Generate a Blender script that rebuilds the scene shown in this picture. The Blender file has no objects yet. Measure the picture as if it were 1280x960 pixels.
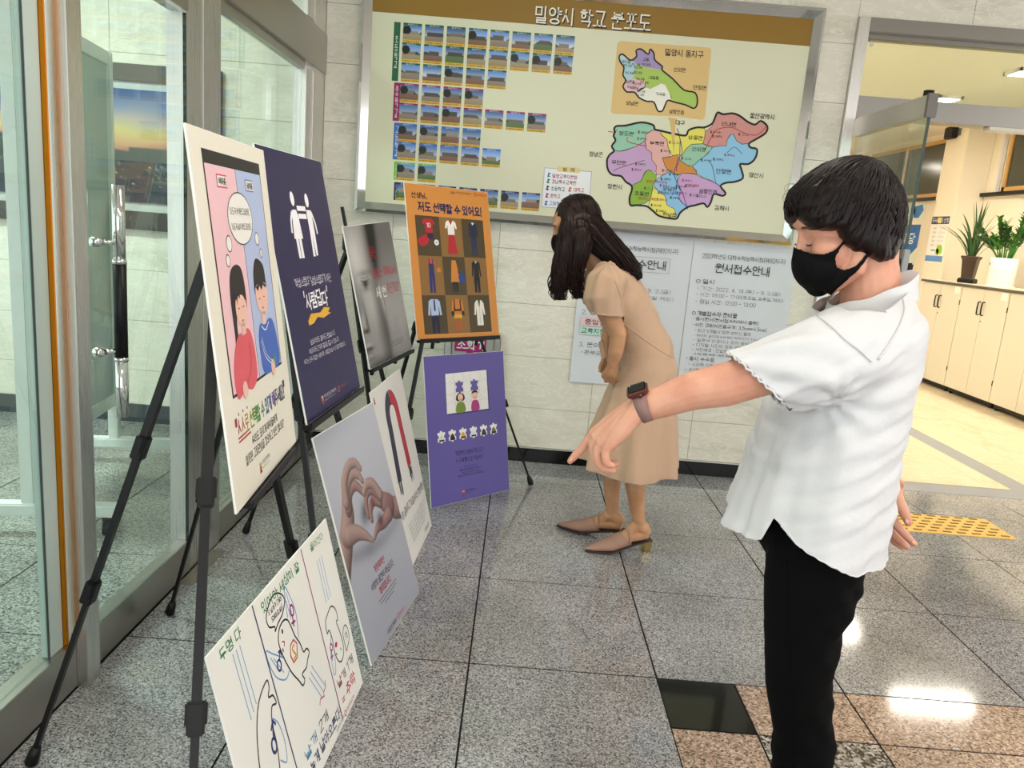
import bpy, bmesh, math, random
import numpy as np
from mathutils import Vector, Matrix, noise as mnoise
random.seed(7); rng = np.random.default_rng(7)
S = bpy.context.scene
COL = S.collection

# ------------------------------------------------------------------ camera
F_PX, CAM_H = 965.0, 1.345
PITCH, ROLL = math.radians(11.4), math.radians(4.56)
cp, sp, cr, sr = math.cos(PITCH), math.sin(PITCH), math.cos(ROLL), math.sin(ROLL)
_r0, _u0, _f0 = Vector((1, 0, 0)), Vector((0, sp, cp)), Vector((0, cp, -sp))
_r, _u = _r0 * cr + _u0 * sr, -_r0 * sr + _u0 * cr
cam = bpy.data.objects.new('camera', bpy.data.cameras.new('camera'))
cam.data.sensor_width = 36.0
cam.data.lens = F_PX / 1280 * 36.0
cam.data.clip_start = 0.05
M3 = Matrix((_r, _u, -_f0)).transposed()
cam.matrix_world = Matrix.Translation((0, 0, CAM_H)) @ M3.to_4x4()
COL.objects.link(cam); S.camera = cam

def ray(u, v):
    x, y = u - 640, v - 480
    X = x * cr + y * sr; Yd = -x * sr + y * cr
    return np.array([X, F_PX * cp - Yd * sp, -(F_PX * sp + Yd * cp)])
CAMP = np.array([0, 0, CAM_H])
def at_y(u, v, Y): r = ray(u, v); return CAMP + r * (Y / r[1])
def at_x(u, v, X): r = ray(u, v); return CAMP + r * (X / r[0])
def at_z(u, v, z=0.0): r = ray(u, v); return CAMP + r * ((z - CAM_H) / r[2])

# ------------------------------------------------------------------ world, exposure
S.view_settings.view_transform = 'Standard'
S.view_settings.look = 'None'
S.view_settings.exposure = -0.08
S.view_settings.gamma = 1.0
S.view_settings.use_curve_mapping = False
W = bpy.data.worlds.new('daylight'); S.world = W; W.use_nodes = True
W.node_tree.nodes['Background'].inputs[0].default_value = (0.97, 0.975, 0.97, 1)
W.node_tree.nodes['Background'].inputs[1].default_value = 2.1
LAMP_HALL, LAMP_OFFICE, LAMP_VEST = 17.0, 60.0, 95.0

# ------------------------------------------------------------------ helpers: materials
def lin(c):
    if isinstance(c, str):
        c = [int(c[i:i + 2], 16) / 255 for i in (1, 3, 5)]
        c = [x / 12.92 if x <= .04045 else ((x + .055) / 1.055) ** 2.4 for x in c]
    return tuple(c[:3]) + (1.0,)
MATS = {}
def mat(name, color='#808080', rough=.5, metal=0.0, spec=.5, **kw):
    if name in MATS: return MATS[name]
    m = bpy.data.materials.new(name); m.use_nodes = True
    b = m.node_tree.nodes['Principled BSDF']
    b.inputs['Base Color'].default_value = lin(color)
    b.inputs['Roughness'].default_value = rough
    b.inputs['Metallic'].default_value = metal
    b.inputs['Specular IOR Level'].default_value = spec
    for k, v in kw.items():
        b.inputs[k.replace('_', ' ')].default_value = v
    m.diffuse_color = lin(color)
    MATS[name] = m
    return m
class NT:
    """small node-tree helper"""
    def __init__(s, m): s.m = m; s.t = m.node_tree; s.b = s.t.nodes['Principled BSDF']
    def n(s, typ, **kw):
        nd = s.t.nodes.new(typ)
        for k, v in kw.items():
            if hasattr(nd, k): setattr(nd, k, v)
            else: nd.inputs[k.replace('_', ' ')].default_value = v
        return nd
    def l(s, a, b): s.t.links.new(a, b)
    def pos(s, scale=(1, 1, 1), rot=(0, 0, 0), obj=False):
        if obj: src = s.n('ShaderNodeTexCoord').outputs['Object']
        else: src = s.n('ShaderNodeNewGeometry').outputs['Position']
        mp = s.n('ShaderNodeMapping'); mp.inputs['Scale'].default_value = scale; mp.inputs['Rotation'].default_value = rot
        s.l(src, mp.inputs['Vector']); return mp.outputs[0]
    def noise(s, vec, scale, detail=3, rough=.5, dist=0):
        nd = s.n('ShaderNodeTexNoise'); nd.inputs['Scale'].default_value = scale; nd.inputs['Detail'].default_value = detail
        nd.inputs['Roughness'].default_value = rough; nd.inputs['Distortion'].default_value = dist
        s.l(vec, nd.inputs['Vector']); return nd.outputs['Fac']
    def ramp(s, fac, stops, interp='LINEAR'):
        nd = s.n('ShaderNodeValToRGB'); cr_ = nd.color_ramp; cr_.interpolation = interp
        while len(cr_.elements) < len(stops): cr_.elements.new(.5)
        for e, (p, c) in zip(cr_.elements, stops): e.position = p; e.color = lin(c)
        s.l(fac, nd.inputs[0]); return nd.outputs[0]
    def mix(s, fac, a, b, mode='MIX'):
        nd = s.n('ShaderNodeMix'); nd.data_type = 'RGBA'; nd.blend_type = mode
        for i, x in ((0, fac), (6, a), (7, b)):
            if hasattr(x, 'links'): s.l(x, nd.inputs[i])
            elif i == 0: nd.inputs[0].default_value = x
            else: nd.inputs[i].default_value = lin(x)
        return nd.outputs[2]
    def bump(s, h, strength=.2, dist=.01):
        nd = s.n('ShaderNodeBump'); nd.inputs['Strength'].default_value = strength; nd.inputs['Distance'].default_value = dist
        s.l(h, nd.inputs['Height']); s.l(nd.outputs[0], s.b.inputs['Normal'])
    def color(s, o): s.l(o, s.b.inputs['Base Color'])

def granite(name, stops, scale=170, rough=.16, tint=None):
    m = mat(name, rough=rough, spec=.55); t = NT(m); p = t.pos()
    v = t.n('ShaderNodeTexVoronoi'); v.inputs['Scale'].default_value = scale; t.l(p, v.inputs['Vector'])
    sep = t.n('ShaderNodeSeparateColor'); t.l(v.outputs['Color'], sep.inputs[0])
    c1 = t.ramp(sep.outputs[0], stops)
    n2 = t.noise(p, 2.2, 3)
    c2 = t.mix(.75, c1, t.ramp(n2, [(.3, '#c0c0bc'), (.7, '#ffffff')]), 'MULTIPLY')
    t.color(c2)
    return m
def marble(name, base, vein, dark, rough=.12):
    m = mat(name, rough=rough, spec=.5); t = NT(m)
    p = t.pos((.9, .9, 2.6), (0, .42, 0))
    a = t.noise(p, 2.1, 6, .62, .9)
    b = t.noise(p, 5.5, 5, .6, 1.6)
    c = t.ramp(a, [(.30, dark), (.48, base), (.62, base), (.78, vein)])
    # thin pale veins along one diagonal
    w = t.n('ShaderNodeMath', operation='SUBTRACT'); t.l(b, w.inputs[0]); w.inputs[1].default_value = .5
    w2 = t.n('ShaderNodeMath', operation='ABSOLUTE'); t.l(w.outputs[0], w2.inputs[0])
    f = t.ramp(w2.outputs[0], [(0, '#ffffff'), (.018, '#808080'), (.05, '#000000')])
    s_ = t.n('ShaderNodeMath', operation='MULTIPLY'); s_.inputs[1].default_value = .7
    sepc = t.n('ShaderNodeSeparateColor'); t.l(f, sepc.inputs[0]); t.l(sepc.outputs[0], s_.inputs[0])
    t.color(t.mix(s_.outputs[0], c, vein))
    return m
def steel(name, color='#b9b7b2', rough=.27, axis='z'):
    m = mat(name, color, rough, 1.0); t = NT(m)
    sc = {'z': (90, 90, .6), 'y': (90, .6, 90), 'x': (.6, 90, 90)}[axis]
    n = t.noise(t.pos(sc), 4, 2)
    r = t.n('ShaderNodeMapRange'); t.l(n, r.inputs[0]); r.inputs[3].default_value = rough - .06; r.inputs[4].default_value = rough + .1
    t.l(r.outputs[0], t.b.inputs['Roughness'])
    t.bump(n, .06, .002)
    return m
def glass(name, tint, rough=0.0):
    """thin pane: tinted see-through with a Schlick reflection on either face"""
    m = bpy.data.materials.new(name); m.use_nodes = True; nt = m.node_tree; nt.nodes.clear(); N = nt.nodes.new
    o = N('ShaderNodeOutputMaterial'); tr = N('ShaderNodeBsdfTransparent'); gl = N('ShaderNodeBsdfGlossy'); mx = N('ShaderNodeMixShader'); lw = N('ShaderNodeLayerWeight'); lw.inputs[0].default_value = .5
    pw = N('ShaderNodeMath'); pw.operation = 'POWER'; pw.inputs[1].default_value = 5; ma = N('ShaderNodeMath'); ma.operation = 'MULTIPLY_ADD'; ma.inputs[1].default_value = .955; ma.inputs[2].default_value = .045
    tr.inputs[0].default_value = lin(tint); gl.inputs['Roughness'].default_value = rough
    for a, b in ((lw.outputs['Facing'], pw.inputs[0]), (pw.outputs[0], ma.inputs[0]), (ma.outputs[0], mx.inputs[0]), (tr.outputs[0], mx.inputs[1]), (gl.outputs[0], mx.inputs[2]), (mx.outputs[0], o.inputs[0])): nt.links.new(a, b)
    MATS[name] = m; return m
def emit(name, color, strength):
    m = mat(name, color); b = m.node_tree.nodes['Principled BSDF']
    b.inputs['Emission Color'].default_value = lin(color); b.inputs['Emission Strength'].default_value = strength
    return m
def attr_mat(name, rough=.45, spec=.3):
    m = mat(name, rough=rough, spec=spec); t = NT(m)
    a = t.n('ShaderNodeAttribute'); a.attribute_name = 'Col'; t.color(a.outputs['Color']); return m
PRINT = lambda c, r=.42: mat('ink_' + c.strip('#') + ('' if r == .42 else '_%d' % int(r * 100)), c, r, spec=.35)

# ------------------------------------------------------------------ helpers: meshes and objects
def tag(o, label=None, cat=None, group=None, kind=None):
    if label: o['label'] = label
    if cat: o['category'] = cat
    if group: o['group'] = group
    if kind: o['kind'] = kind
    return o
def empty(name, loc=(0, 0, 0), label=None, cat=None, group=None, kind=None):
    o = bpy.data.objects.new(name, None); o.location = loc; o.empty_display_size = .05
    COL.objects.link(o); return tag(o, label, cat, group, kind)
def link(name, me, m=None, parent=None, loc=None, rot=None, **tg):
    o = bpy.data.objects.new(name, me)
    if m is not None and not me.materials:
        for x in (m if isinstance(m, (list, tuple)) else [m]): me.materials.append(x)
    COL.objects.link(o)
    if parent is not None: o.parent = parent
    if loc is not None: o.location = loc
    if rot is not None: o.rotation_euler = rot
    return tag(o, **tg)
class MB:
    """collects shapes into one mesh; vertices in world space, .build() subtracts the origin"""
    def __init__(s): s.v = []; s.f = []; s.mi = []; s.cur = 0
    def add(s, vs, fs):
        n = len(s.v); s.v += [tuple(map(float, p)) for p in vs]; s.f += [tuple(i + n for i in f) for f in fs]; s.mi += [s.cur] * len(fs); return s
    def box(s, x0, x1, y0, y1, z0, z1):
        vs = [(x, y, z) for z in (z0, z1) for y in (y0, y1) for x in (x0, x1)]
        return s.add(vs, [(0, 2, 3, 1), (4, 5, 7, 6), (0, 1, 5, 4), (2, 6, 7, 3), (0, 4, 6, 2), (1, 3, 7, 5)])
    def beam(s, p0, p1, w, d=None, w1=None, d1=None, side=(0, 0, 1)):
        d = w if d is None else d; w1 = w if w1 is None else w1; d1 = d if d1 is None else d1
        p0, p1 = Vector(p0), Vector(p1); t = (p1 - p0).normalized(); sd = Vector(side)
        if abs(t.dot(sd)) > .95: sd = Vector((1, 0, 0))
        a = t.cross(sd).normalized(); b = a.cross(t)
        vs = [p0 + a * i * w / 2 + b * j * d / 2 for i, j in ((-1, -1), (1, -1), (1, 1), (-1, 1))] + [p1 + a * i * w1 / 2 + b * j * d1 / 2 for i, j in ((-1, -1), (1, -1), (1, 1), (-1, 1))]
        return s.add(vs, [(3, 2, 1, 0), (4, 5, 6, 7), (0, 1, 5, 4), (1, 2, 6, 5), (2, 3, 7, 6), (3, 0, 4, 7)])
    def tube(s, pts, rad, n=10, ry=None, up=None, cap=True):
        pts = [Vector(p) for p in pts]; k = len(pts)
        rad = [rad] * k if np.isscalar(rad) else list(rad); ry = rad if ry is None else ([ry] * k if np.isscalar(ry) else list(ry))
        vs = []; a0 = None
        for i, p in enumerate(pts):
            t = (pts[min(i + 1, k - 1)] - pts[max(i - 1, 0)]).normalized()
            if up is not None:
                u_ = Vector(up[i]) if hasattr(up[0], '__len__') else Vector(up)
                a = (u_ - t * u_.dot(t)).normalized()
            elif a0 is None:
                q = Vector((0, 0, 1)) if abs(t.z) < .9 else Vector((1, 0, 0)); a = (q - t * q.dot(t)).normalized()
            else: a = (a0 - t * a0.dot(t)).normalized()
            a0 = a; b = t.cross(a)
            vs += [p + a * math.cos(j * 2 * math.pi / n) * rad[i] + b * math.sin(j * 2 * math.pi / n) * ry[i] for j in range(n)]
        fs = [(i * n + j, i * n + (j + 1) % n, (i + 1) * n + (j + 1) % n, (i + 1) * n + j) for i in range(k - 1) for j in range(n)]
        if cap: fs += [tuple(range(n))[::-1], tuple(range((k - 1) * n, k * n))]
        return s.add(vs, fs)
    def lathe(s, prof, c=(0, 0, 0), n=24, axis=(0, 0, 1)):
        ax = Vector(axis).normalized(); q = Vector((1, 0, 0)) if abs(ax.x) < .9 else Vector((0, 1, 0))
        a = (q - ax * q.dot(ax)).normalized(); b = ax.cross(a); c = Vector(c)
        vs = [c + ax * h + (a * math.cos(2 * math.pi * j / n) + b * math.sin(2 * math.pi * j / n)) * r for r, h in prof for j in range(n)]
        k = len(prof)
        fs = [(i * n + j, i * n + (j + 1) % n, (i + 1) * n + (j + 1) % n, (i + 1) * n + j) for i in range(k - 1) for j in range(n)]
        fs += [tuple(range(n))[::-1], tuple(range((k - 1) * n, k * n))]
        return s.add(vs, fs)
    def ellipsoid(s, c, r, rot=None, n=20, m=12):
        c = np.array(c, float); R_ = np.eye(3) if rot is None else np.array(rot)
        vs = []
        for i in range(m + 1):
            th = math.pi * i / m
            for j in range(n):
                ph = 2 * math.pi * j / n
                vs.append(c + R_ @ (np.array(r) * (math.sin(th) * math.cos(ph), math.sin(th) * math.sin(ph), math.cos(th))))
        fs = [(i * n + j, (i + 1) * n + j, (i + 1) * n + (j + 1) % n, i * n + (j + 1) % n) for i in range(m) for j in range(n)]
        return s.add(vs, fs)
    def mesh(s, name, origin=(0, 0, 0), smooth=False):
        me = bpy.data.meshes.new(name); o = np.array(origin, float)
        me.from_pydata([tuple(np.array(p) - o) for p in s.v], [], s.f)
        if any(s.mi): me.polygons.foreach_set('material_index', s.mi)
        if smooth: me.polygons.foreach_set('use_smooth', [True] * len(me.polygons))
        me.update(); return me
    def build(s, name, m, parent=None, origin=None, smooth=False, bevel=0, **tg):
        if origin is None: origin = parent_origin(parent)
        me = s.mesh(name, origin, smooth)
        if bevel: bevel_mesh(me, bevel)
        return link(name, me, m, parent, loc=(None if parent is not None else origin), **tg)
def parent_origin(p):
    o = np.zeros(3)
    while p is not None: o += np.array(p.location); p = p.parent
    return o
def bevel_mesh(me, w, seg=2):
    bm = bmesh.new(); bm.from_mesh(me)
    bmesh.ops.remove_doubles(bm, verts=bm.verts, dist=1e-6)
    es = [e for e in bm.edges if len(e.link_faces) == 2 and e.calc_face_angle(0) > .5]
    bmesh.ops.bevel(bm, geom=es, offset=w, segments=seg, affect='EDGES', clamp_overlap=True)
    bm.to_mesh(me); bm.free()
def bx(name, m, dims, parent=None, origin=None, bevel=0, **tg):
    return MB().box(*dims).build(name, m, parent, origin, bevel=bevel, **tg)
def grid_mesh(name, w, h, nx, ny, fn):
    """flat print: fn(X,Y arrays in 0..1, y down) -> rgb arrays in linear light; lies in the XZ plane facing -Y"""
    xs = np.linspace(0, 1, nx + 1); ys = np.linspace(0, 1, ny + 1); X, Y = np.meshgrid(xs, ys)
    v = np.stack([(X - .5) * w, np.zeros_like(X), (1 - Y) * h], -1).reshape(-1, 3)
    i = np.arange(ny)[:, None] * (nx + 1) + np.arange(nx)[None]; i = i.ravel()
    f = np.stack([i, i + nx + 1, i + nx + 2, i + 1], 1)
    me = bpy.data.meshes.new(name); me.from_pydata(v.tolist(), [], f.tolist())
    c = np.clip(fn(X, Y).reshape(-1, 3), 0, 1)
    at = me.color_attributes.new('Col', 'FLOAT_COLOR', 'POINT')
    at.data.foreach_set('color', np.concatenate([c, np.ones((len(c), 1))], 1).ravel())
    me.update(); return me
def tolin(c): c = np.asarray(c, float); return np.where(c <= .04045, c / 12.92, ((c + .055) / 1.055) ** 2.4)
# ---- stroke lettering: hangul syllables are composed from their letters, digits and signs are drawn
_RING = [(.5 + .5 * math.cos(t), .5 + .5 * math.sin(t)) for t in np.linspace(0, 2 * math.pi, 15)]
def _bx(st, x0, y0, x1, y1): return [[(x0 + x * (x1 - x0), y0 + y * (y1 - y0)) for x, y in p] for p in st]
_K = {'ㄱ': [[(0, 1), (1, 1), (.82, 0)]], 'ㄴ': [[(0, 1), (0, 0), (1, 0)]], 'ㄷ': [[(1, 1), (0, 1), (0, 0), (1, 0)]], 'ㄹ': [[(0, 1), (1, 1), (1, .52), (0, .52), (0, 0), (1, 0)]],
 'ㅁ': [[(0, 0), (1, 0), (1, 1), (0, 1), (0, 0)]], 'ㅂ': [[(0, 1), (0, 0), (1, 0), (1, 1)], [(0, .55), (1, .55)]], 'ㅅ': [[(.52, 1), (.45, .6), (0, 0)], [(.48, .62), (1, 0)]], 'ㅇ': [_RING],
 'ㅈ': [[(0, 1), (1, 1)], [(.52, 1), (.46, .6), (0, 0)], [(.5, .58), (1, 0)]], 'ㅊ': [[(.5, 1.05), (.5, .8)], [(0, .78), (1, .78)], [(.52, .78), (.46, .45), (0, 0)], [(.5, .45), (1, 0)]],
 'ㅋ': [[(0, 1), (1, 1), (.82, 0)], [(0, .52), (.92, .52)]], 'ㅌ': [[(1, 1), (0, 1), (0, 0), (1, 0)], [(0, .5), (.95, .5)]], 'ㅍ': [[(0, 1), (1, 1)], [(0, 0), (1, 0)], [(.3, 1), (.3, 0)], [(.7, 1), (.7, 0)]],
 'ㅎ': [[(.3, 1.05), (.7, 1.05)], [(0, .78), (1, .78)]] + _bx([_RING], .15, 0, .85, .62)}
for d_, c_ in (('ㄲ', 'ㄱ'), ('ㄸ', 'ㄷ'), ('ㅃ', 'ㅂ'), ('ㅆ', 'ㅅ'), ('ㅉ', 'ㅈ')): _K[d_] = _bx(_K[c_], 0, 0, .45, 1) + _bx(_K[c_], .55, 0, 1, 1)
_CHO = 'ㄱㄲㄴㄷㄸㄹㅁㅂㅃㅅㅆㅇㅈㅉㅊㅋㅌㅍㅎ'
_JUNG = ['ㅏ', 'ㅐ', 'ㅑ', 'ㅒ', 'ㅓ', 'ㅔ', 'ㅕ', 'ㅖ', 'ㅗ', 'ㅗㅏ', 'ㅗㅐ', 'ㅗㅣ', 'ㅛ', 'ㅜ', 'ㅜㅓ', 'ㅜㅔ', 'ㅜㅣ', 'ㅠ', 'ㅡ', 'ㅡㅣ', 'ㅣ']
_JONG = ['', 'ㄱ', 'ㄲ', 'ㄱㅅ', 'ㄴ', 'ㄴㅈ', 'ㄴㅎ', 'ㄷ', 'ㄹ', 'ㄹㄱ', 'ㄹㅁ', 'ㄹㅂ', 'ㄹㅅ', 'ㄹㅌ', 'ㄹㅍ', 'ㄹㅎ', 'ㅁ', 'ㅂ', 'ㅂㅅ', 'ㅅ', 'ㅆ', 'ㅇ', 'ㅈ', 'ㅊ', 'ㅋ', 'ㅌ', 'ㅍ', 'ㅎ']
_V = {'ㅣ': [[(.6, 1), (.6, 0)]], 'ㅏ': [[(.4, 1), (.4, 0)], [(.4, .5), (1, .5)]], 'ㅑ': [[(.4, 1), (.4, 0)], [(.4, .64), (1, .64)], [(.4, .36), (1, .36)]], 'ㅓ': [[(.75, 1), (.75, 0)], [(.1, .5), (.75, .5)]],
 'ㅕ': [[(.75, 1), (.75, 0)], [(.1, .64), (.75, .64)], [(.1, .36), (.75, .36)]], 'ㅐ': [[(.3, .96), (.3, .04)], [(.85, 1), (.85, 0)], [(.3, .5), (.85, .5)]], 'ㅔ': [[(.5, .96), (.5, .04)], [(.9, 1), (.9, 0)], [(0, .5), (.5, .5)]],
 'ㅖ': [[(.5, .96), (.5, .04)], [(.9, 1), (.9, 0)], [(0, .62), (.5, .62)], [(0, .38), (.5, .38)]], 'ㅒ': [[(.3, .96), (.3, .04)], [(.85, 1), (.85, 0)], [(.3, .62), (.85, .62)], [(.3, .38), (.85, .38)]],
 'ㅗ': [[(0, .1), (1, .1)], [(.5, 1), (.5, .1)]], 'ㅛ': [[(0, .1), (1, .1)], [(.33, 1), (.33, .1)], [(.67, 1), (.67, .1)]], 'ㅜ': [[(0, .9), (1, .9)], [(.5, .9), (.5, 0)]], 'ㅠ': [[(0, .9), (1, .9)], [(.33, .9), (.33, 0)], [(.67, .9), (.67, 0)]], 'ㅡ': [[(0, .5), (1, .5)]]}
def _D(*p): return [list(q) for q in p]
_ASC = {'0': [[(.3 + .26 * math.cos(t), .5 + .5 * math.sin(t)) for t in np.linspace(0, 6.2832, 15)]], '1': _D([(.12, .8), (.34, 1), (.34, 0)]), '2': _D([(.06, .8), (.15, .95), (.35, 1), (.52, .88), (.52, .68), (.06, 0), (.56, 0)]),
 '3': _D([(.06, .9), (.3, 1), (.52, .85), (.45, .6), (.25, .53), (.5, .42), (.54, .2), (.3, 0), (.05, .1)]), '4': _D([(.42, 0), (.42, 1), (.04, .3), (.58, .3)]), '5': _D([(.5, 1), (.12, 1), (.1, .58), (.35, .64), (.54, .42), (.48, .1), (.25, 0), (.05, .1)]),
 '6': _D([(.46, .95), (.25, .98), (.08, .6), (.1, .15), (.3, 0), (.52, .12), (.52, .45), (.3, .56), (.1, .4)]), '7': _D([(.05, 1), (.56, 1), (.25, 0)]), '8': _D([(.3, .53), (.1, .72), (.3, 1), (.5, .76), (.3, .53), (.06, .25), (.3, 0), (.54, .25), (.3, .53)]),
 '9': _D([(.14, .05), (.35, .02), (.52, .4), (.5, .85), (.3, 1), (.08, .85), (.1, .55), (.3, .44), (.5, .6)]), '.': _D([(.08, 0), (.16, 0)]), ',': _D([(.16, .08), (.06, -.14)]), ':': _D([(.1, .12), (.18, .12)], [(.1, .7), (.18, .7)]), '-': _D([(.05, .45), (.4, .45)]),
 '~': _D([(.02, .42), (.16, .56), (.36, .42), (.5, .56)]), '(': _D([(.28, 1.08), (.1, .75), (.1, .25), (.28, -.08)]), ')': _D([(.04, 1.08), (.22, .75), (.22, .25), (.04, -.08)]), '!': _D([(.12, 1), (.12, .3)], [(.12, .06), (.12, 0)]), '?': _D([(.04, .82), (.25, 1), (.46, .8), (.25, .5), (.25, .28)], [(.25, .06), (.25, 0)]),
 "'": _D([(.1, 1.08), (.06, .8)]), '"': _D([(.08, 1.08), (.06, .8)], [(.24, 1.08), (.22, .8)]), '•': _D([(.08, .5), (.2, .5)], [(.14, .44), (.14, .56)]), '○': _bx([_RING], .02, .1, .74, .82), '=': _D([(.05, .6), (.45, .6)], [(.05, .35), (.45, .35)]), '×': _D([(.05, .2), (.45, .7)], [(.05, .7), (.45, .2)]),
 '※': _D([(.05, .1), (.75, .8)], [(.05, .8), (.75, .1)], [(.38, .85), (.42, .85)], [(.38, .05), (.42, .05)]), 'c': _D([(.45, .5), (.25, .62), (.06, .4), (.08, .12), (.25, 0), (.45, .1)]), 'm': _D([(.06, 0), (.06, .6)], [(.06, .5), (.24, .6), (.34, .5), (.34, 0)], [(.34, .5), (.52, .6), (.64, .5), (.64, 0)]), 'S': _D([(.5, .88), (.3, 1), (.08, .85), (.1, .62), (.46, .4), (.52, .15), (.3, 0), (.05, .12)]), 'W': _D([(.02, 1), (.2, 0), (.4, .8), (.6, 0), (.78, 1)])}
def glyph(ch):
    o = ord(ch) - 0xAC00
    if not 0 <= o < 11172: return (_ASC.get(ch, []), {' ': .34, '.': .3, ',': .3, ':': .32, "'": .2, '!': .3, '(': .36, ')': .36, '"': .34, '•': .34, '○': .82, '※': .85, '1': .5, 'm': .74, 'W': .84}.get(ch, .64))
    ci, vi, fi = _CHO[o // 588], _JUNG[(o % 588) // 28], _JONG[o % 28]
    b0 = .42 if fi else 0.0; out = []
    if fi:
        if len(fi) == 1: out += _bx(_K[fi], .16, .02, .84, .30)
        else: out += _bx(_K[fi[0]], .10, .02, .46, .30) + _bx(_K[fi[1]], .54, .02, .92, .30)
    if len(vi) == 1 and vi in 'ㅏㅐㅑㅒㅓㅔㅕㅖㅣ':
        lx = .50 if vi in 'ㅏㅑㅐㅣㅒ' else .46
        out += _bx(_K[ci], .05, b0 + (.08 if fi else .2), lx, .92 if not fi else .95) + _bx(_V[vi], .56 if vi not in 'ㅓㅕㅔㅖ' else .50, b0 - .02 if fi else 0, .98 if vi in 'ㅏㅑ' else .94, 1)
    elif len(vi) == 1:
        m_ = b0 + (.22 if fi else .42)
        if vi == 'ㅡ': m_ -= .06
        out += _bx(_K[ci], .18, m_ + .08, .82, .97) + _bx(_V[vi], .03, b0 if fi else .06, .97, m_ if vi not in 'ㅜㅠ' else m_ - .0)
    else:
        m_ = b0 + (.20 if fi else .36)
        out += _bx(_K[ci], .08, m_ + .1, .56, .95) + _bx(_V[vi[0]], .02, b0 + .02 if fi else .12, .64, m_) + _bx(_V[vi[1]], .64, b0 - .02 if fi else 0, .99 if vi[1] == 'ㅏ' else .96, 1)
    return out, 1.08
def text(body, m, parent, rect, y, bold=0.0, slant=0.0, name='lettering', fill=True, rot=0.0, jit=0.0):
    """lettering fitted to rect=(x0,z0,x1,z1) in the parent's XZ plane at depth y, facing -Y"""
    strokes = []; lines = body.split('\n')
    wd = [sum(glyph(c)[1] for c in l) for l in lines]; mw = max(wd)
    for li, l in enumerate(lines):
        x = (mw - wd[li]) / 2
        for ch in l:
            st, adv = glyph(ch); jx, jy, js = (random.uniform(-jit, jit) for _ in range(3)) if jit else (0, 0, 0)
            for p in st: strokes.append([(x + (px + js * (py - .5)) * (1 + jx) + slant * py, py * (1 + jy) + jy - li * 1.18) for px, py in p])
            x += adv
    allp = np.array([q for p in strokes for q in p]); a, b = allp.min(0), allp.max(0); x0, z0, x1, z1 = rect
    sx = (x1 - x0) / max(b[0] - a[0], 1e-6); sz = (z1 - z0) / max(b[1] - a[1], 1e-6)
    if not fill: sx = sz = min(sx, sz)
    hw = min(sx, sz) * (.042 + bold * 1.25); ca, sa = math.cos(rot), math.sin(rot); cx, cz = (x0 + x1) / 2, (z0 + z1) / 2
    vs, fs = [], []
    for p in strokes:
        q = (np.array(p) - (a + b) / 2) * (sx, sz); k = len(q)
        closed = np.allclose(q[0], q[-1]) and k > 2
        base = len(vs); L, R_ = [], []
        for i in range(k):
            pr = q[i - 1] if i > 0 else (q[-2] if closed else None); nx = q[i + 1] if i < k - 1 else (q[1] if closed else None)
            d1 = None if pr is None else (q[i] - pr) / (np.linalg.norm(q[i] - pr) + 1e-12); d2 = None if nx is None else (nx - q[i]) / (np.linalg.norm(nx - q[i]) + 1e-12)
            if d1 is None: d1 = d2; c = q[i] - d2 * hw
            elif d2 is None: d2 = d1; c = q[i] + d1 * hw
            else: c = q[i]
            n_ = np.array([-(d1[1] + d2[1]), d1[0] + d2[0]]); ln = np.linalg.norm(n_); n_ = n_ / ln if ln > 1e-6 else np.array([-d1[1], d1[0]])
            k_ = min(1.6, 1 / max(.4, abs(n_ @ np.array([-d1[1], d1[0]]))))
            L.append(c + n_ * hw * k_); R_.append(c - n_ * hw * k_)
        for e in L + R_: vs.append((e[0] * ca - e[1] * sa + cx, y, e[0] * sa + e[1] * ca + cz))
        fs += [(base + i, base + k + i, base + k + i + 1, base + i + 1) for i in range(k - 1)]
    me = bpy.data.meshes.new(name); me.from_pydata(vs, [], fs); me.update()
    return link(name, me, m, parent)
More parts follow.
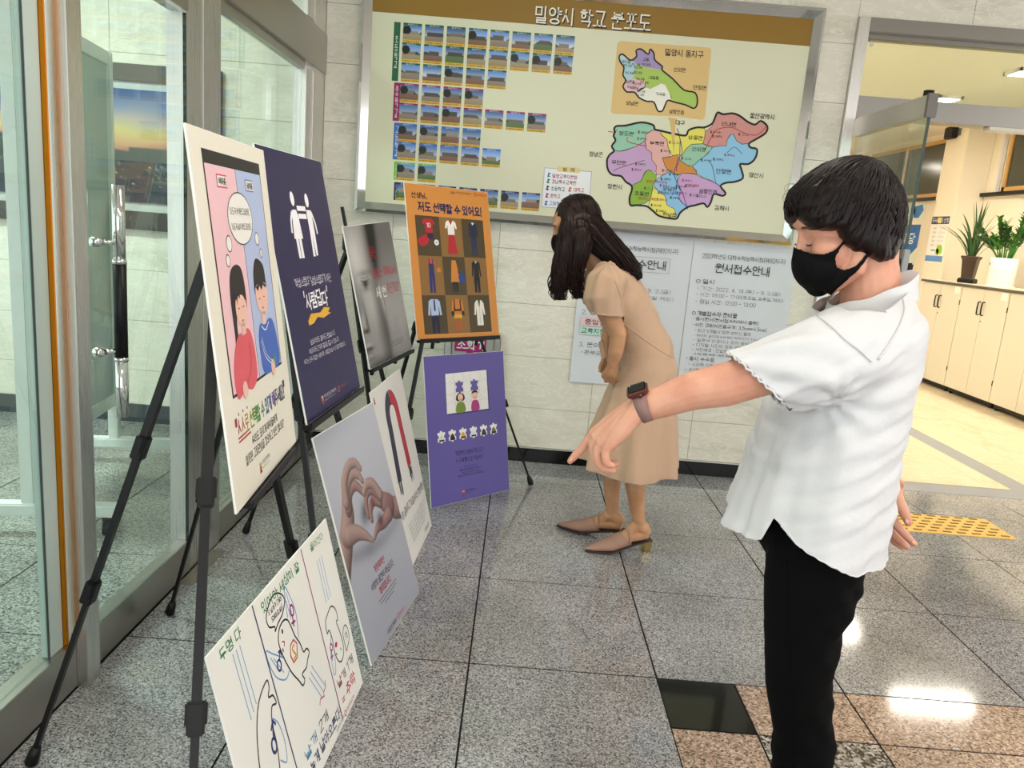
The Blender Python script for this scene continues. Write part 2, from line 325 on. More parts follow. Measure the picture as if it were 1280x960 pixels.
class Art:
    """flat print on a board: coordinates in metres from the board's top left corner, y down"""
    def __init__(s, parent, w, h, y0): s.p = parent; s.w = w; s.h = h; s.y0 = y0; s.layer = 0; s.reset()
    def reset(s): s.mb = MB(); s.ms = []
    def up(s, k=1): s.layer += k; return s
    def pt(s, x, y, d=0): return (x - s.w / 2, s.y0 - .0004 * s.layer - d, s.h - y)
    def _m(s, c):
        m = PRINT(c) if isinstance(c, str) else c
        if m not in s.ms: s.ms.append(m)
        s.mb.cur = s.ms.index(m)
    def poly(s, pts, c):
        s._m(c)
        pts = list(pts)
        ar = sum(pts[i - 1][0] * pts[i][1] - pts[i][0] * pts[i - 1][1] for i in range(len(pts)))
        if ar > 0: pts = pts[::-1]          # y is down: keep the normal on the viewer's side
        s.mb.add([s.pt(*q) for q in pts], [tuple(range(len(pts)))]); return s
    def rect(s, x0, y0, x1, y1, c): return s.poly([(x0, y0), (x0, y1), (x1, y1), (x1, y0)], c)
    def frame(s, x0, y0, x1, y1, w, c):
        s.rect(x0, y0, x1, y0 + w, c); s.rect(x0, y1 - w, x1, y1, c); s.rect(x0, y0 + w, x0 + w, y1 - w, c); return s.rect(x1 - w, y0 + w, x1, y1 - w, c)
    def ell(s, cx, cy, rx, ry, c, n=28, a0=0, a1=2 * math.pi, rot=0):
        full = abs(a1 - a0 - 2 * math.pi) < 1e-6; k = n if full else n + 1
        q = []
        for i in range(k):
            t = a0 + (a1 - a0) * i / n; x, y = rx * math.cos(t), ry * math.sin(t)
            q.append((cx + x * math.cos(rot) - y * math.sin(rot), cy + x * math.sin(rot) + y * math.cos(rot)))
        return s.poly(q, c)
    def line(s, pts, w, c, closed=False):
        s._m(c); pts = [np.array(p, float) for p in pts]
        if closed: pts = pts + [pts[0]]
        L, R_ = [], []
        for i, p in enumerate(pts):
            if closed: a = pts[i - 1] if i > 0 else pts[-2]; b = pts[i + 1] if i < len(pts) - 1 else pts[1]
            else: a = pts[max(i - 1, 0)]; b = pts[min(i + 1, len(pts) - 1)]
            t = b - a; t = t / (np.linalg.norm(t) + 1e-9); n_ = np.array([-t[1], t[0]])
            L.append(p + n_ * w / 2); R_.append(p - n_ * w / 2)
        vs = [s.pt(*q) for q in L] + [s.pt(*q) for q in R_]; k = len(pts)
        s.mb.add(vs, [(i, i + 1, k + i + 1, k + i) for i in range(k - 1)]); return s
    def flush(s, name='printed_figure', **tg):
        if not s.mb.f: return None
        me = s.mb.mesh(name); bm = bmesh.new(); bm.from_mesh(me)
        for f in bm.faces:
            f.normal_update()
            if f.normal.y > 0: f.normal_flip()
        bm.to_mesh(me); bm.free()
        for m in s.ms: me.materials.append(m)
        o = link(name, me, None, s.p, **tg); s.reset(); return o
    def txt(s, body, x0, y0, x1, y1, c, bold=.0, slant=0, rot=0, fill=True, name='lettering', jit=0.0):
        text(body, PRINT(c) if isinstance(c, str) else c, s.p, (x0 - s.w / 2, s.h - y1, x1 - s.w / 2, s.h - y0), s.y0 - .0004 * (s.layer + 1), bold, slant, name, fill, rot, jit)
        return s
def smooth_path(pts, n=8, closed=False):
    """Catmull-Rom through pts"""
    P = [np.array(p, float) for p in pts]; k = len(P); out = []
    rngk = k if closed else k - 1
    for i in range(rngk):
        p0 = P[(i - 1) % k] if closed or i > 0 else 2 * P[0] - P[1]; p1 = P[i]; p2 = P[(i + 1) % k]; p3 = P[(i + 2) % k] if closed or i < k - 2 else 2 * P[-1] - P[-2]
        for j in range(n):
            t = j / n
            out.append(.5 * ((2 * p1) + (-p0 + p2) * t + (2 * p0 - 5 * p1 + 4 * p2 - p3) * t * t + (-p0 + 3 * p1 - 3 * p2 + p3) * t ** 3))
    if not closed: out.append(P[-1])
    return out
# ------------------------------------------------------------------ materials of the place
GRAN = granite('granite_grey', [(.0, '#403f41'), (.16, '#6c6b6d'), (.4, '#949395'), (.8, '#b2b1b3'), (1, '#cdccce')], 270, .09)
GRAN_V = granite('granite_vestibule', [(.0, '#4a4c4a'), (.2, '#747672'), (.5, '#9a9c98'), (1, '#c2c4c0')])
PINK = granite('granite_pink', [(.0, '#4c423c'), (.15, '#876e60'), (.45, '#ad917f'), (.8, '#c4a795'), (1, '#dacbc0')], 180, .09)
DARKG = granite('granite_dark_speckle', [(.0, '#1c1c1b'), (.3, '#3d3b39'), (.5, '#8f8a85'), (1, '#cfc8c0')], 120, .09)
BLACKG = mat('granite_black', '#040504', .06, spec=.4)
MARB = marble('marble_cream', '#dcd8c9', '#efece2', '#c9c4b2')
GROUT = mat('grout', '#8f8e80', .8)
GROUTF = mat('grout_floor', '#1f1f1e', .95, spec=.05)
STEEL = steel('brushed_steel', '#d4d2ce'); STEELY = steel('brushed_steel_lengthwise', '#b4b0aa', .3, 'y'); STEELX = steel('brushed_steel_crosswise', '#8f8b85', .32, 'x')
CHROME = mat('polished_steel', '#d8d8d6', .08, 1.0)
GLASS_G = glass('glass_green', '#edf6f2')
GLASS_D = glass('glass_door', '#edf4f0')
GLASS_EDGE = mat('glass_edge', '#1d3a34', .1)
BLACKP = mat('black_plastic', '#0b0b0c', .42, spec=.3)
BLACKM = mat('black_anodised', '#08080a', .4, spec=.35)
CREAM = mat('cream_paint', '#efe6d2', .7)
CEIL = mat('ceiling_white', '#e6e4dc', .85)
XG, YG = -1.14, 4.40          # corridor side of the glass wall, face of the back wall

# ------------------------------------------------------------------ hall floor
floor = bx('floor', GROUTF, (-1.16, 6.0, -2.2, 4.62, -.06, -.0012), kind='structure')
TILE_CACHE = {}
def tile(name, x0, x1, y0, y1, m, parent, gap=.0029, z0=-.012, z1=0.0):
    key = (round(x1 - x0, 4), round(y1 - y0, 4), m.name)
    if key not in TILE_CACHE:
        w, d = (x1 - x0) / 2 - gap, (y1 - y0) / 2 - gap
        b = MB(); c = .0003
        vs = [(-w, -d, z0), (w, -d, z0), (w, d, z0), (-w, d, z0), (-w, -d, z1 - c), (w, -d, z1 - c), (w, d, z1 - c), (-w, d, z1 - c), (-w + c, -d + c, z1), (w - c, -d + c, z1), (w - c, d - c, z1), (-w + c, d - c, z1)]
        b.add(vs, [(3, 2, 1, 0), (8, 9, 10, 11)] + [(i, (i + 1) % 4, (i + 1) % 4 + 4, i + 4) for i in range(4)] + [(i + 4, (i + 1) % 4 + 4, (i + 1) % 4 + 8, i + 8) for i in range(4)])
        me = b.mesh(name); me.materials.append(m); TILE_CACHE[key] = me
    return link(name, TILE_CACHE[key], None, parent, loc=Vector(((x0 + x1) / 2, (y0 + y1) / 2, 0)) - Vector(parent_origin(parent)))
xl = [-1.14] + [-.065 + .591 * k for k in range(-1, 11)]
yl = [2.2 - .605 * k for k in range(7, 0, -1)] + [2.2, 2.805, 3.41, 4.015, 4.42]
for i in range(len(xl) - 1):
    for j in range(len(yl) - 1):
        if xl[i] > .5 and yl[j] < 2.19: continue
        tile('floor_tile', xl[i], xl[i + 1], yl[j], yl[j + 1], GRAN, floor)
# inlay: pink border band with a black corner square around a darker field
tile('black_tile', .524, .770, 1.953, 2.2, BLACKG, floor)
for k in range(9):
    x0 = .770 if k == 0 else 1.115 + .591 * (k - 1)
    tile('pink_tile', x0, 1.115 + .591 * k, 1.953, 2.2, PINK, floor)
for k in range(6):
    tile('pink_tile', .524, .770, 1.953 - .605 * (k + 1), 1.953 - .605 * k, PINK, floor)
for k in range(9):
    x0 = .770 if k == 0 else 1.115 + .591 * (k - 1)
    for j in range(6):
        tile('field_tile', x0, 1.115 + .591 * k, 1.953 - .605 * (j + 1), 1.953 - .605 * j, DARKG if (k + j) % 2 == 0 else PINK, floor)

# ------------------------------------------------------------------ back wall, tile by tile
wall = empty('wall_back', (0, YG, 0), kind='structure')
bx('wall_core', GROUT, (-1.2, 1.667, YG + .004, YG + .2, .0, 2.95), wall)
bx('wall_core', GROUT, (1.667, 6.0, YG + .004, YG + .2, 2.57, 2.95), wall)
bx('wall_core', GROUT, (3.62, 6.0, YG + .004, YG + .2, 0, 2.57), wall)
xs = [-1.14, -.735, -.135, .465, 1.066, 1.667, 2.268, 2.869, 3.47, 4.07]
zs = [.088, .325] + [.325 + .302 * k for k in range(1, 9)] + [2.95]
WT = {}
def wall_tile(x0, x1, z0, z1, parent, y):
    key = (round(x1 - x0, 4), round(z1 - z0, 4))
    if key not in WT:
        w, h = (x1 - x0) / 2 - .0011, (z1 - z0) / 2 - .0011; c = .0008
        b = MB()
        vs = [(-w, .01, -h), (w, .01, -h), (w, .01, h), (-w, .01, h), (-w, c, -h), (w, c, -h), (w, c, h), (-w, c, h), (-w + c, 0, -h + c), (w - c, 0, -h + c), (w - c, 0, h - c), (-w + c, 0, h - c)]
        b.add(vs, [(3, 2, 1, 0)[::-1], (8, 9, 10, 11)] + [(i, (i + 1) % 4, (i + 1) % 4 + 4, i + 4) for i in range(4)] + [(i + 4, (i + 1) % 4 + 4, (i + 1) % 4 + 8, i + 8) for i in range(4)])
        me = b.mesh('wall_tile'); me.materials.append(MARB); WT[key] = me
    return link('wall_tile', WT[key], None, parent, loc=Vector(((x0 + x1) / 2, y, (z0 + z1) / 2)) - Vector(parent_origin(parent)))
for i in range(len(xs) - 1):
    for j in range(len(zs) - 1):
        x0, x1, z0, z1 = xs[i], xs[i + 1], zs[j], zs[j + 1]
        if x0 > 1.6 and x0 < 3.4:
            if z1 <= 2.58: continue
            z0 = max(z0, 2.575)
        wall_tile(x0, x1, z0, z1, wall, YG)
bb = bx('baseboard_back', BLACKG, (-1.14, 1.667, YG - .012, YG + .004, 0, .083), kind='structure')
bx('cap_strip', STEEL, (-1.14, 1.667, YG - .014, YG - .001, .083, .088), bb)

# ------------------------------------------------------------------ ceiling of the hall and its lamps
ceil = bx('ceiling', CEIL, (-1.2, 6.0, -2.2, 4.6, 2.95, 3.0), kind='structure')
LAMPG = 'ceiling lamps of the hall'
def ceiling_lamp(x, y, z, lx, ly, e, label, group=None, warm='#fff6e8'):
    r = empty('ceiling_light', (x, y, z), label, 'ceiling light', group)
    b = MB(); t = .02
    for d in ((x - lx, x + lx, y - ly, y - ly + t), (x - lx, x + lx, y + ly - t, y + ly), (x - lx, x - lx + t, y - ly, y + ly), (x + lx - t, x + lx, y - ly, y + ly)): b.box(*d, z - .03, z)
    b.build('frame', mat('lamp_frame', '#e8e8e6', .4), r)
    bx('diffuser', emit('lamp_' + str(e) + warm, warm, e), (x - lx + t, x + lx - t, y - ly + t, y + ly - t, z - .018, z - .006), r)
    return r
for k, (x, y) in enumerate([(.2, .2), (.2, 2.3), (1.9, .6), (4.6, 2.6), (5.4, 1.2)]):
    ceiling_lamp(x, y, 2.95, .62, .17, LAMP_HALL, ['long ceiling lamp above the photographer', 'long ceiling lamp above the gap between easels and pointing woman', 'added unseen long lamp behind the pointing woman', 'long ceiling lamp in front of the office doorway', 'long ceiling lamp at the far right end of the hall'][k], LAMPG)  # the lamp behind the pointing woman is added to light her blouse

# ------------------------------------------------------------------ glass wall on the left
gw = empty('wall_left', (XG, 2.0, 0), kind='structure')
def g(name, m, x0, x1, y0, y1, z0, z1, bevel=.0015): return bx(name, m, (x0, x1, y0, y1, z0, z1), gw, bevel=bevel)
g('post', STEEL, XG - .03, XG + .030, 1.925, 1.99, 0, 2.95)
g('post', STEEL, XG - .07, XG - .003, 2.66, 2.788, 0, 2.95)
g('post', STEEL, XG - .07, XG, 2.79, 2.945, 0, 2.95)
g('post', STEEL, XG - .07, XG - .004, 4.06, 4.178, 0, 2.05)
g('post', STEEL, XG - .07, XG, 4.18, 4.40, 0, 2.95)
g('post', STEEL, XG - .07, XG - .004, 4.06, 4.178, 2.29, 2.95)
g('header', STEELY, XG - .06, XG + .005, 1.99, 2.66, 1.945, 2.95)
g('header', STEELY, XG - .06, XG + .008, 2.945, 4.40, 2.075, 2.275)
g('header_lip', STEELY, XG - .05, XG - .012, 2.945, 4.06, 2.035, 2.075)
g('header', STEELY, XG - .06, XG - .004, .3, 1.925, 2.05, 2.25)
g('bottom_rail', STEELY, XG - .05, XG - .002, 1.99, 2.66, .004, .125)
g('bottom_rail', STEELY, XG - .05, XG - .002, 2.945, 4.06, .004, .125)
g('bottom_rail', STEELY, XG - .06, XG + .0, -.6, 1.925, .004, .14)
g('pane', GLASS_G, XG - .034, XG - .024, 2.945, 4.06, .125, 2.035, 0)
g('pane', GLASS_G, XG - .034, XG - .024, 2.945, 4.06, 2.275, 2.95, 0)
g('pane', GLASS_G, XG - .030, XG - .020, -.6, 1.83, .14, 2.05, 0)
g('brass_strip', mat('brass', '#c9821c', .25, .9), XG - .020, XG - .004, 1.893, 1.901, .14, 2.05)
g('pane_stile', mat('pale_aluminium', '#b4c0ba', .35), XG - .04, XG - .016, 1.835, 1.893, .14, 2.05)
g('stile_edge', mat('dark_gasket', '#3c4644', .5), XG - .021, XG - .0155, 1.830, 1.835, .14, 2.05)
# frameless glass door leaf with its long pull handle
door1 = empty('door_1', (XG, 2.02, 0), kind='structure')
bx('glass_leaf', GLASS_G, (XG - .012, XG - .002, 1.99, 2.655, .125, 1.94), door1)
bx('leaf_edge', GLASS_EDGE, (XG - .012, XG - .002, 2.655, 2.659, .125, 1.94), door1)
h = empty('pull_handle', (XG + .06, 2.12, 1.05)); h.parent = door1; h.location = Vector((XG + .06, 2.115, 1.05)) - Vector((XG, 2.02, 0))
hx, hy = XG + .045, 2.115
MB().tube([(hx, hy, .735), (hx, hy, .905)], .0165, 16).tube([(hx, hy, 1.165), (hx, hy, 1.375)], .0165, 16).build('steel_tube', CHROME, h, smooth=True)
MB().tube([(hx, hy, .905), (hx, hy, 1.165)], .0175, 16).build('black_grip', BLACKP, h, smooth=True)
MB().tube([(hx, hy, 1.165), (hx, hy, 1.178)], .0185, 16).tube([(hx, hy, .895), (hx, hy, .906)], .0185, 16).build('collar', CHROME, h, smooth=True)
for z in (.925, 1.222):
    MB().tube([(hx, hy, z), (XG + .015, hy - .045, z)], .007, 10).tube([(XG + .004, hy - .062, z), (XG + .012, hy - .048, z), (XG + .02, hy - .035, z)], [.013, .013, .009], 12).build('standoff', CHROME, h, smooth=True)

# ------------------------------------------------------------------ vestibule behind the glass
fv = bx('floor_vestibule', GROUTF, (-5.0, -1.16, -1.0, 4.6, -.06, -.004), kind='structure')
vx = [-1.165 - .05] + [-1.70 - .6 * k for k in range(6)]
vy = [.355, .96, 1.565, 2.165, 2.77, 3.40, 4.0, 4.58]
for i in range(len(vx) - 1):
    for j in range(len(vy) - 1): tile('floor_tile', vx[i + 1], vx[i], vy[j], vy[j + 1], GRAN_V, fv)
wv = empty('wall_vestibule', (-3, 4.58, 0), kind='structure')
bx('wall_core', GROUT, (-5.0, -1.2, 4.584, 4.7, 0, 2.95), wv)
for i in range(7):
    for j in range(len(zs) - 1):
        wall_tile(-1.2 - .6 * (i + 1), -1.2 - .6 * i, zs[j], zs[j + 1], wv, 4.58)
bx('baseboard_vestibule', mat('slate_baseboard', '#3a4146', .3), (-5.0, -1.2, 4.566, 4.58, 0, .112), kind='structure')
bx('ceiling_vestibule', CEIL, (-5.0, -1.2, -1.0, 4.7, 2.95, 3.0), kind='structure')
ceiling_lamp(-2.6, 2.9, 2.95, .6, .17, LAMP_VEST, 'added unseen lamp brightening the vestibule behind the glass wall', None, '#f4fff8')  # added out of view to brighten the vestibule
# ------------------------------------------------------------------ office doorway: steel frame and open glass leaf
tr = empty('trim_1', (1.667, YG, 0), kind='structure')
bx('jamb', STEEL, (1.667, 1.724, YG - .03, YG + .17, 0, 2.57), tr, bevel=.002)
bx('jamb', STEEL, (3.565, 3.622, YG - .03, YG + .17, 0, 2.57), tr, bevel=.002)
bx('head_rail', STEELX, (1.724, 3.565, YG - .03, YG + .17, 2.503, 2.57), tr, bevel=.002)
bx('inner_stop', STEELX, (1.724, 3.565, YG + .03, YG + .10, 2.482, 2.503), tr)
bx('cross_rail', STEELX, (1.724, 3.565, YG - .02, YG + .09, 2.078, 2.182), tr, bevel=.002)
bx('sensor_housing', mat('sensor_plastic', '#d8cfc0', .4), (2.45, 2.75, YG - .02, YG + .05, 2.058, 2.078), tr, bevel=.004)
bx('transom_pane', GLASS_D, (1.724, 3.565, YG + .04, YG + .05, 2.182, 2.482), tr)
em = MB().lathe([(.0, -.0004), (.014, -.0004), (.014, 0), (.0, .0)], (1.772, YG + .038, 2.455), 20, (0, -1, 0)).build('round_glass_mark', mat('etched_mark', '#c9c6b4', .6), tr)
d2 = empty('door_2', (1.735, YG, 0), kind='structure')
hx0, fy = 1.745, 3.60
bx('top_rail', STEELY, (hx0 - .022, hx0 + .022, fy + .01, YG - .02, 1.968, 2.062), d2, bevel=.002)
bx('end_cap', mat('end_cap_steel', '#6f6b66', .35, 1.0), (hx0 - .024, hx0 + .024, fy - .004, fy + .012, 1.964, 2.066), d2, bevel=.002)
MB().tube([(hx0 + .0, fy + .05, 2.062), (hx0, fy + .05, 2.085)], .022, 14).build('pivot', BLACKM, d2, smooth=True)
bx('bottom_rail', STEELY, (hx0 - .022, hx0 + .022, fy + .01, YG - .02, .008, .11), d2, bevel=.002)
bx('glass_leaf', GLASS_D, (hx0 - .006, hx0 + .006, fy + .012, YG - .025, .11, 1.968), d2)
bx('leaf_edge', GLASS_EDGE, (hx0 - .006, hx0 + .006, fy + .006, fy + .012, .11, 1.968), d2)
lk = empty('lock', (0, 0, 0)); lk.parent = d2
bx('keypad', BLACKP, (hx0 - .05, hx0 - .012, fy + .0, fy + .065, 1.165, 1.345), lk, bevel=.008)
bx('clamp_plate', mat('lock_steel', '#8a8884', .35, .9), (hx0 - .014, hx0 + .018, fy - .006, fy + .06, 1.10, 1.39), lk, bevel=.004)
bx('inner_body', BLACKP, (hx0 + .018, hx0 + .045, fy - .002, fy + .05, 1.15, 1.33), lk, bevel=.006)
MB().tube([(hx0 + .045, fy + .02, 1.12), (hx0 + .02, fy + .0, 1.10), (hx0 + .0, fy - .012, 1.13)], .008, 8).build('lever', CHROME, lk, smooth=True)

# ------------------------------------------------------------------ office shell
OFLOOR = marble('office_floor_stone', '#ddcdae', '#e8dcc4', '#d2bf9c', .1)
fo = bx('floor_office', mat('grout_office', '#b9a888', .8), (1.2, 5.4, 4.62, 16.0, -.06, -.003), kind='structure')
bx('threshold', mat('threshold_stone', '#8e939c', .25), (1.724, 3.565, 4.42, 4.60, -.05, .001), fo)
bx('border_strip', mat('threshold_stone'), (3.14, 3.30, 4.60, 16.0, -.01, .0005), fo)
for i in range(7):
    for j in range(18):
        tile('floor_tile', 1.2 + .6 * i, min(1.8 + .6 * i, 5.35), 4.61 + .6 * j, 5.21 + .6 * j, OFLOOR, fo, .0012)
XO = 5.35
wr = bx('wall_office_right', CREAM, (XO, XO + .2, 4.6, 16.0, 0, 2.98), kind='structure')
bx('pillar', CREAM, (5.03, XO, 9.40, 9.87, 0, 2.98), wr, bevel=.004)
bx('wall_office_back', CREAM, (1.0, XO + .2, 16.0, 16.2, 0, 2.98), kind='structure')
bx('wall_office_left', CREAM, (1.0, 1.2, 4.6, 16.0, 0, 2.98), kind='structure')
OC = mat('office_ceiling', '#efe8d4', .8); t_ = NT(OC)
n1 = t_.noise(t_.pos(), 40, 4, .7); t_.color(t_.ramp(n1, [(.3, '#e6e0d0'), (.42, '#f2ede0'), (1, '#f5f1e6')]))
bx('ceiling_office', OC, (1.0, XO + .2, 4.6, 16.2, 2.98, 3.03), kind='structure')
WOOD = mat('window_wood', '#c69a55', .45)
DGL = mat('dark_window_glass', '#3d4038', .15)
def wall_window(name, y0, y1, z0=2.17, z1=2.90):
    w = empty(name, (XO, y0, z0), kind='structure')
    b = MB()
    for a in ((y0, y1, z0, z0 + .05), (y0, y1, z1 - .05, z1), (y0, y0 + .05, z0, z1), (y1 - .05, y1, z0, z1)): b.box(XO - .03, XO + .01, *a)
    b.build('window_frame', WOOD, w)
    ym = (y0 + y1) / 2
    bx('mullion', WOOD, (XO - .028, XO + .01, ym - .03, ym + .03, z0, z1), w)
    for a, c in ((y0 + .05, ym - .03), (ym + .03, y1 - .05)): bx('pane', DGL, (XO - .012, XO - .004, a, c, z0 + .05, z1 - .05), w)
    bx('window_sill', BLACKP, (XO - .06, XO + .01, y0 - .35 if y0 > 6 else y0, y1 + .35, z0 - .04, z0), w)
wall_window('window_1', 6.9, 9.05); wall_window('window_2', 10.3, 12.6); wall_window('window_3', 13.3, 15.5)
bx('pillar_edge_trim', mat('white_pipe', '#dedede', .35), (XO - .05, XO - .01, 9.12, 9.16, 2.17, 2.95), wr)
for x, y, lx, ly, lab_ in ((4.42, 6.98, .42, .12, 'bright office ceiling lamp cut by the right picture edge'), (4.15, 8.45, .12, .26, 'small office ceiling lamp above the storage cabinets'), (1.62, 6.3, .16, .62, 'added unseen lamp along the left office wall near the door'), (1.62, 9.2, .16, .62, 'added unseen lamp along the left office wall farther in'), (4.85, 5.4, .16, .6, 'added unseen lamp near the door beside the right office wall'), (3.2, 14.0, .6, .16, 'added unseen lamp at the far end of the office')):
    ceiling_lamp(x, y, 2.98, lx, ly, LAMP_OFFICE, lab_, 'ceiling lamps of the office', '#fff6e6')  # all but the first two are added out of view to keep the office bright

# cabinets
CABM = mat('cabinet_laminate', '#dcd7c6', .45)
names = ['cream two-door cabinet farthest along the office wall, under the sword-leaved plant', 'cream two-door cabinet in the middle, under the leafy plant in the white pot', 'cream two-door cabinet cut by the right picture edge', 'cream two-door cabinet nearest the office doorway']
for k in range(4):
    y1 = 8.93 - .81 * k; y0 = y1 - .806
    c = empty('storage_cabinet', (4.8, (y0 + y1) / 2, 0), names[k], 'cabinet', 'cream cabinets along the office wall')
    bx('carcass', CABM, (4.60, 5.02, y0, y1, .06, 1.12), c)
    bx('plinth', BLACKP, (4.62, 5.0, y0 + .01, y1 - .01, .02, .06), c)
    for fy_ in (y0 + .05, y1 - .05): MB().lathe([(.018, 0), (.022, .01), (.022, .06)], (4.64, fy_, 0), 10).build('foot', BLACKP, c)
    ym = (y0 + y1) / 2
    for a, b_, hs in ((y0 + .003, ym - .002, 1), (ym + .002, y1 - .003, -1)):
        d = bx('cabinet_door', CABM, (4.58, 4.598, a, b_, .065, 1.115), c, bevel=.0015)
        hy_ = ym - hs * .035
        MB().tube([(4.578, hy_, .99), (4.555, hy_ , .985), (4.552, hy_, .93), (4.555, hy_, .865), (4.578, hy_, .86)], .007, 8).build('door_handle', BLACKP, d, smooth=True)
        MB().lathe([(.006, 0), (.006, .004), (0, .005)], (4.579, ym - .02, .80), 10, (-1, 0, 0)).build('keyhole', BLACKM, d) if hs == 1 else None
    bx('paper_tag', mat('tag_paper', '#f4f2ea', .6), (4.5785, 4.5795, y0 + .03, y0 + .13, 1.035, 1.105), c)
    for z in (.25, .95): bx('hinge', BLACKM, (4.577, 4.582, y0 - .003, y0 + .006, z - .025, z + .025), c)
ct = bx('countertop', mat('counter_grey', '#55504c', .35), (4.56, 5.03, 5.69, 8.94, 1.12, 1.142), label='thin dark grey countertop running over the cream cabinets', cat='countertop')
bx('top_sheet', mat('counter_sheet', '#e4dcc6', .4), (4.575, 5.03, 5.69, 8.935, 1.142, 1.147), ct)

# potted plants on the cabinets
def blade(mb, base, tip, w, bend, n=7, up=(0, 0, 1)):
    base, tip = Vector(base), Vector(tip); d = tip - base; sd = d.cross(Vector((0, 0, 1)))
    sd = sd.normalized() if sd.length > 1e-4 else Vector((1, 0, 0)); nn = sd.cross(d.normalized())
    L, C_, R_ = [], [], []
    for i in range(n):
        t = i / (n - 1); p = base + d * t + nn * (bend * math.sin(math.pi * t)); ww = w * (math.sin(math.pi * min(1, .12 + .88 * t)) ** .6 if t < 1 else 0) * (1 - .25 * t)
        if t == 1: ww = .0006
        L.append(p - sd * ww); R_.append(p + sd * ww); C_.append(p - nn * ww * .35)
    vs = L + C_ + R_
    mb.add(vs, [(i, i + 1, n + i + 1, n + i) for i in range(n - 1)] + [(n + i, n + i + 1, 2 * n + i + 1, 2 * n + i) for i in range(n - 1)])
GREEN1 = mat('leaf_dark_green', '#2c5426', .4); GREEN2 = mat('leaf_fresh_green', '#3f7f2a', .38)
p1 = empty('potted_yucca', (4.8, 8.45, 1.147), 'potted plant with narrow sword-shaped leaves in a tall brown square pot', 'potted plant')
c = np.array([4.8, 8.45, 1.147])
b = MB()
prof = [(.10, 0), (.105, .03), (.082, .05), (.078, .06), (.098, .24), (.104, .25), (.118, .27), (.118, .285), (.10, .285), (.09, .27)]
b.lathe(prof, c, 4, (0, 0, 1))
mb_ = b.build('pot', mat('pot_brown_glaze', '#3b2a1d', .3), p1, bevel=.004)
MB().lathe([(.108, .0), (.112, .01), (.112, .035), (.10, .05)], c, 4).build('pot_foot', BLACKP, p1, bevel=.003)
MB().lathe([(.0, .265), (.09, .268), (.09, .262)], c, 12).build('soil', mat('soil', '#2a2019', .95), p1)
for k in range(22):
    a = k * 2.4; r = .02 + .02 * rng.random(); L = .30 + .32 * rng.random() if k > 4 else .62; out = (.05 if k < 5 else .10 + .28 * rng.random())
    q = c + [r * math.cos(a), r * math.sin(a), .265]
    m_ = MB(); blade(m_, q, q + [out * math.cos(a), out * math.sin(a), L * (1 - out * .9)], .017, .03 + .1 * out)
    m_.build('leaf', GREEN1, p1, smooth=True)
p2 = empty('potted_zz_plant', (4.8, 7.87, 1.147), 'bushy potted plant with rows of glossy oval leaves in a white cylinder pot', 'potted plant')
c = np.array([4.8, 7.87, 1.147])
MB().lathe([(.112, 0), (.118, .008), (.125, .28), (.121, .285), (.113, .28), (.108, .26)], c, 28).build('pot', mat('pot_white', '#eeeae4', .25), p2, smooth=True)
MB().lathe([(.13, 0), (.135, .012), (.12, .018)], c, 28).build('saucer', mat('pot_white'), p2, smooth=True)
MB().lathe([(.0, .255), (.11, .258), (.11, .25)], c, 16).build('soil', mat('soil'), p2)
MB().lathe([(.0, .002), (.016, .001), (.016, 0)], c + [-.119, .03, .22], 12, (-1, .25, 0)).build('round_mark', mat('pot_mark', '#6a6470', .5), p2)
for k in range(17):
    a = k * 2.4 + .3; L = .20 + .22 * rng.random() + (.22 if k % 5 == 0 else 0); out = .06 + .24 * rng.random()
    q = c + [.05 * math.cos(a), .05 * math.sin(a), .25]; tip = q + [out * math.cos(a), out * math.sin(a), L]
    st = empty('stem', (0, 0, 0)); COL.objects.unlink(st); bpy.data.objects.remove(st)
    pts = [q + (tip - q) * t + np.array([0, 0, .05 * math.sin(math.pi * t)]) for t in np.linspace(0, 1, 7)]
    so = MB().tube(pts, [.008, .007, .006, .005, .004, .003, .002], 6).build('stem', GREEN2, p2, smooth=True)
    lf = MB(); dirv = (tip - q) / np.linalg.norm(tip - q); side0 = np.cross(dirv, [0, 0, 1]); side0 /= np.linalg.norm(side0) + 1e-6; nb = np.cross(side0, dirv)
    for i in range(1, 9):
        t = .22 + .78 * i / 8; aa = rng.uniform(-.9, .9); side = side0 * math.cos(aa) + nb * math.sin(aa); pz = q + (tip - q) * t + np.array([0, 0, .05 * math.sin(math.pi * t)])
        for sgn in (-1, 1):
            d_ = side * sgn * .8 + dirv * .55 + np.array([0, 0, .15 * rng.random()]); d_ /= np.linalg.norm(d_)
            blade(lf, pz, pz + d_ * (.070 + .02 * rng.random()) * (1.05 - .4 * abs(t - .5)), .021, .008, 6)
    lf.build('leaflets', GREEN2 if k % 2 else GREEN1, so, origin=parent_origin(p2), smooth=True)

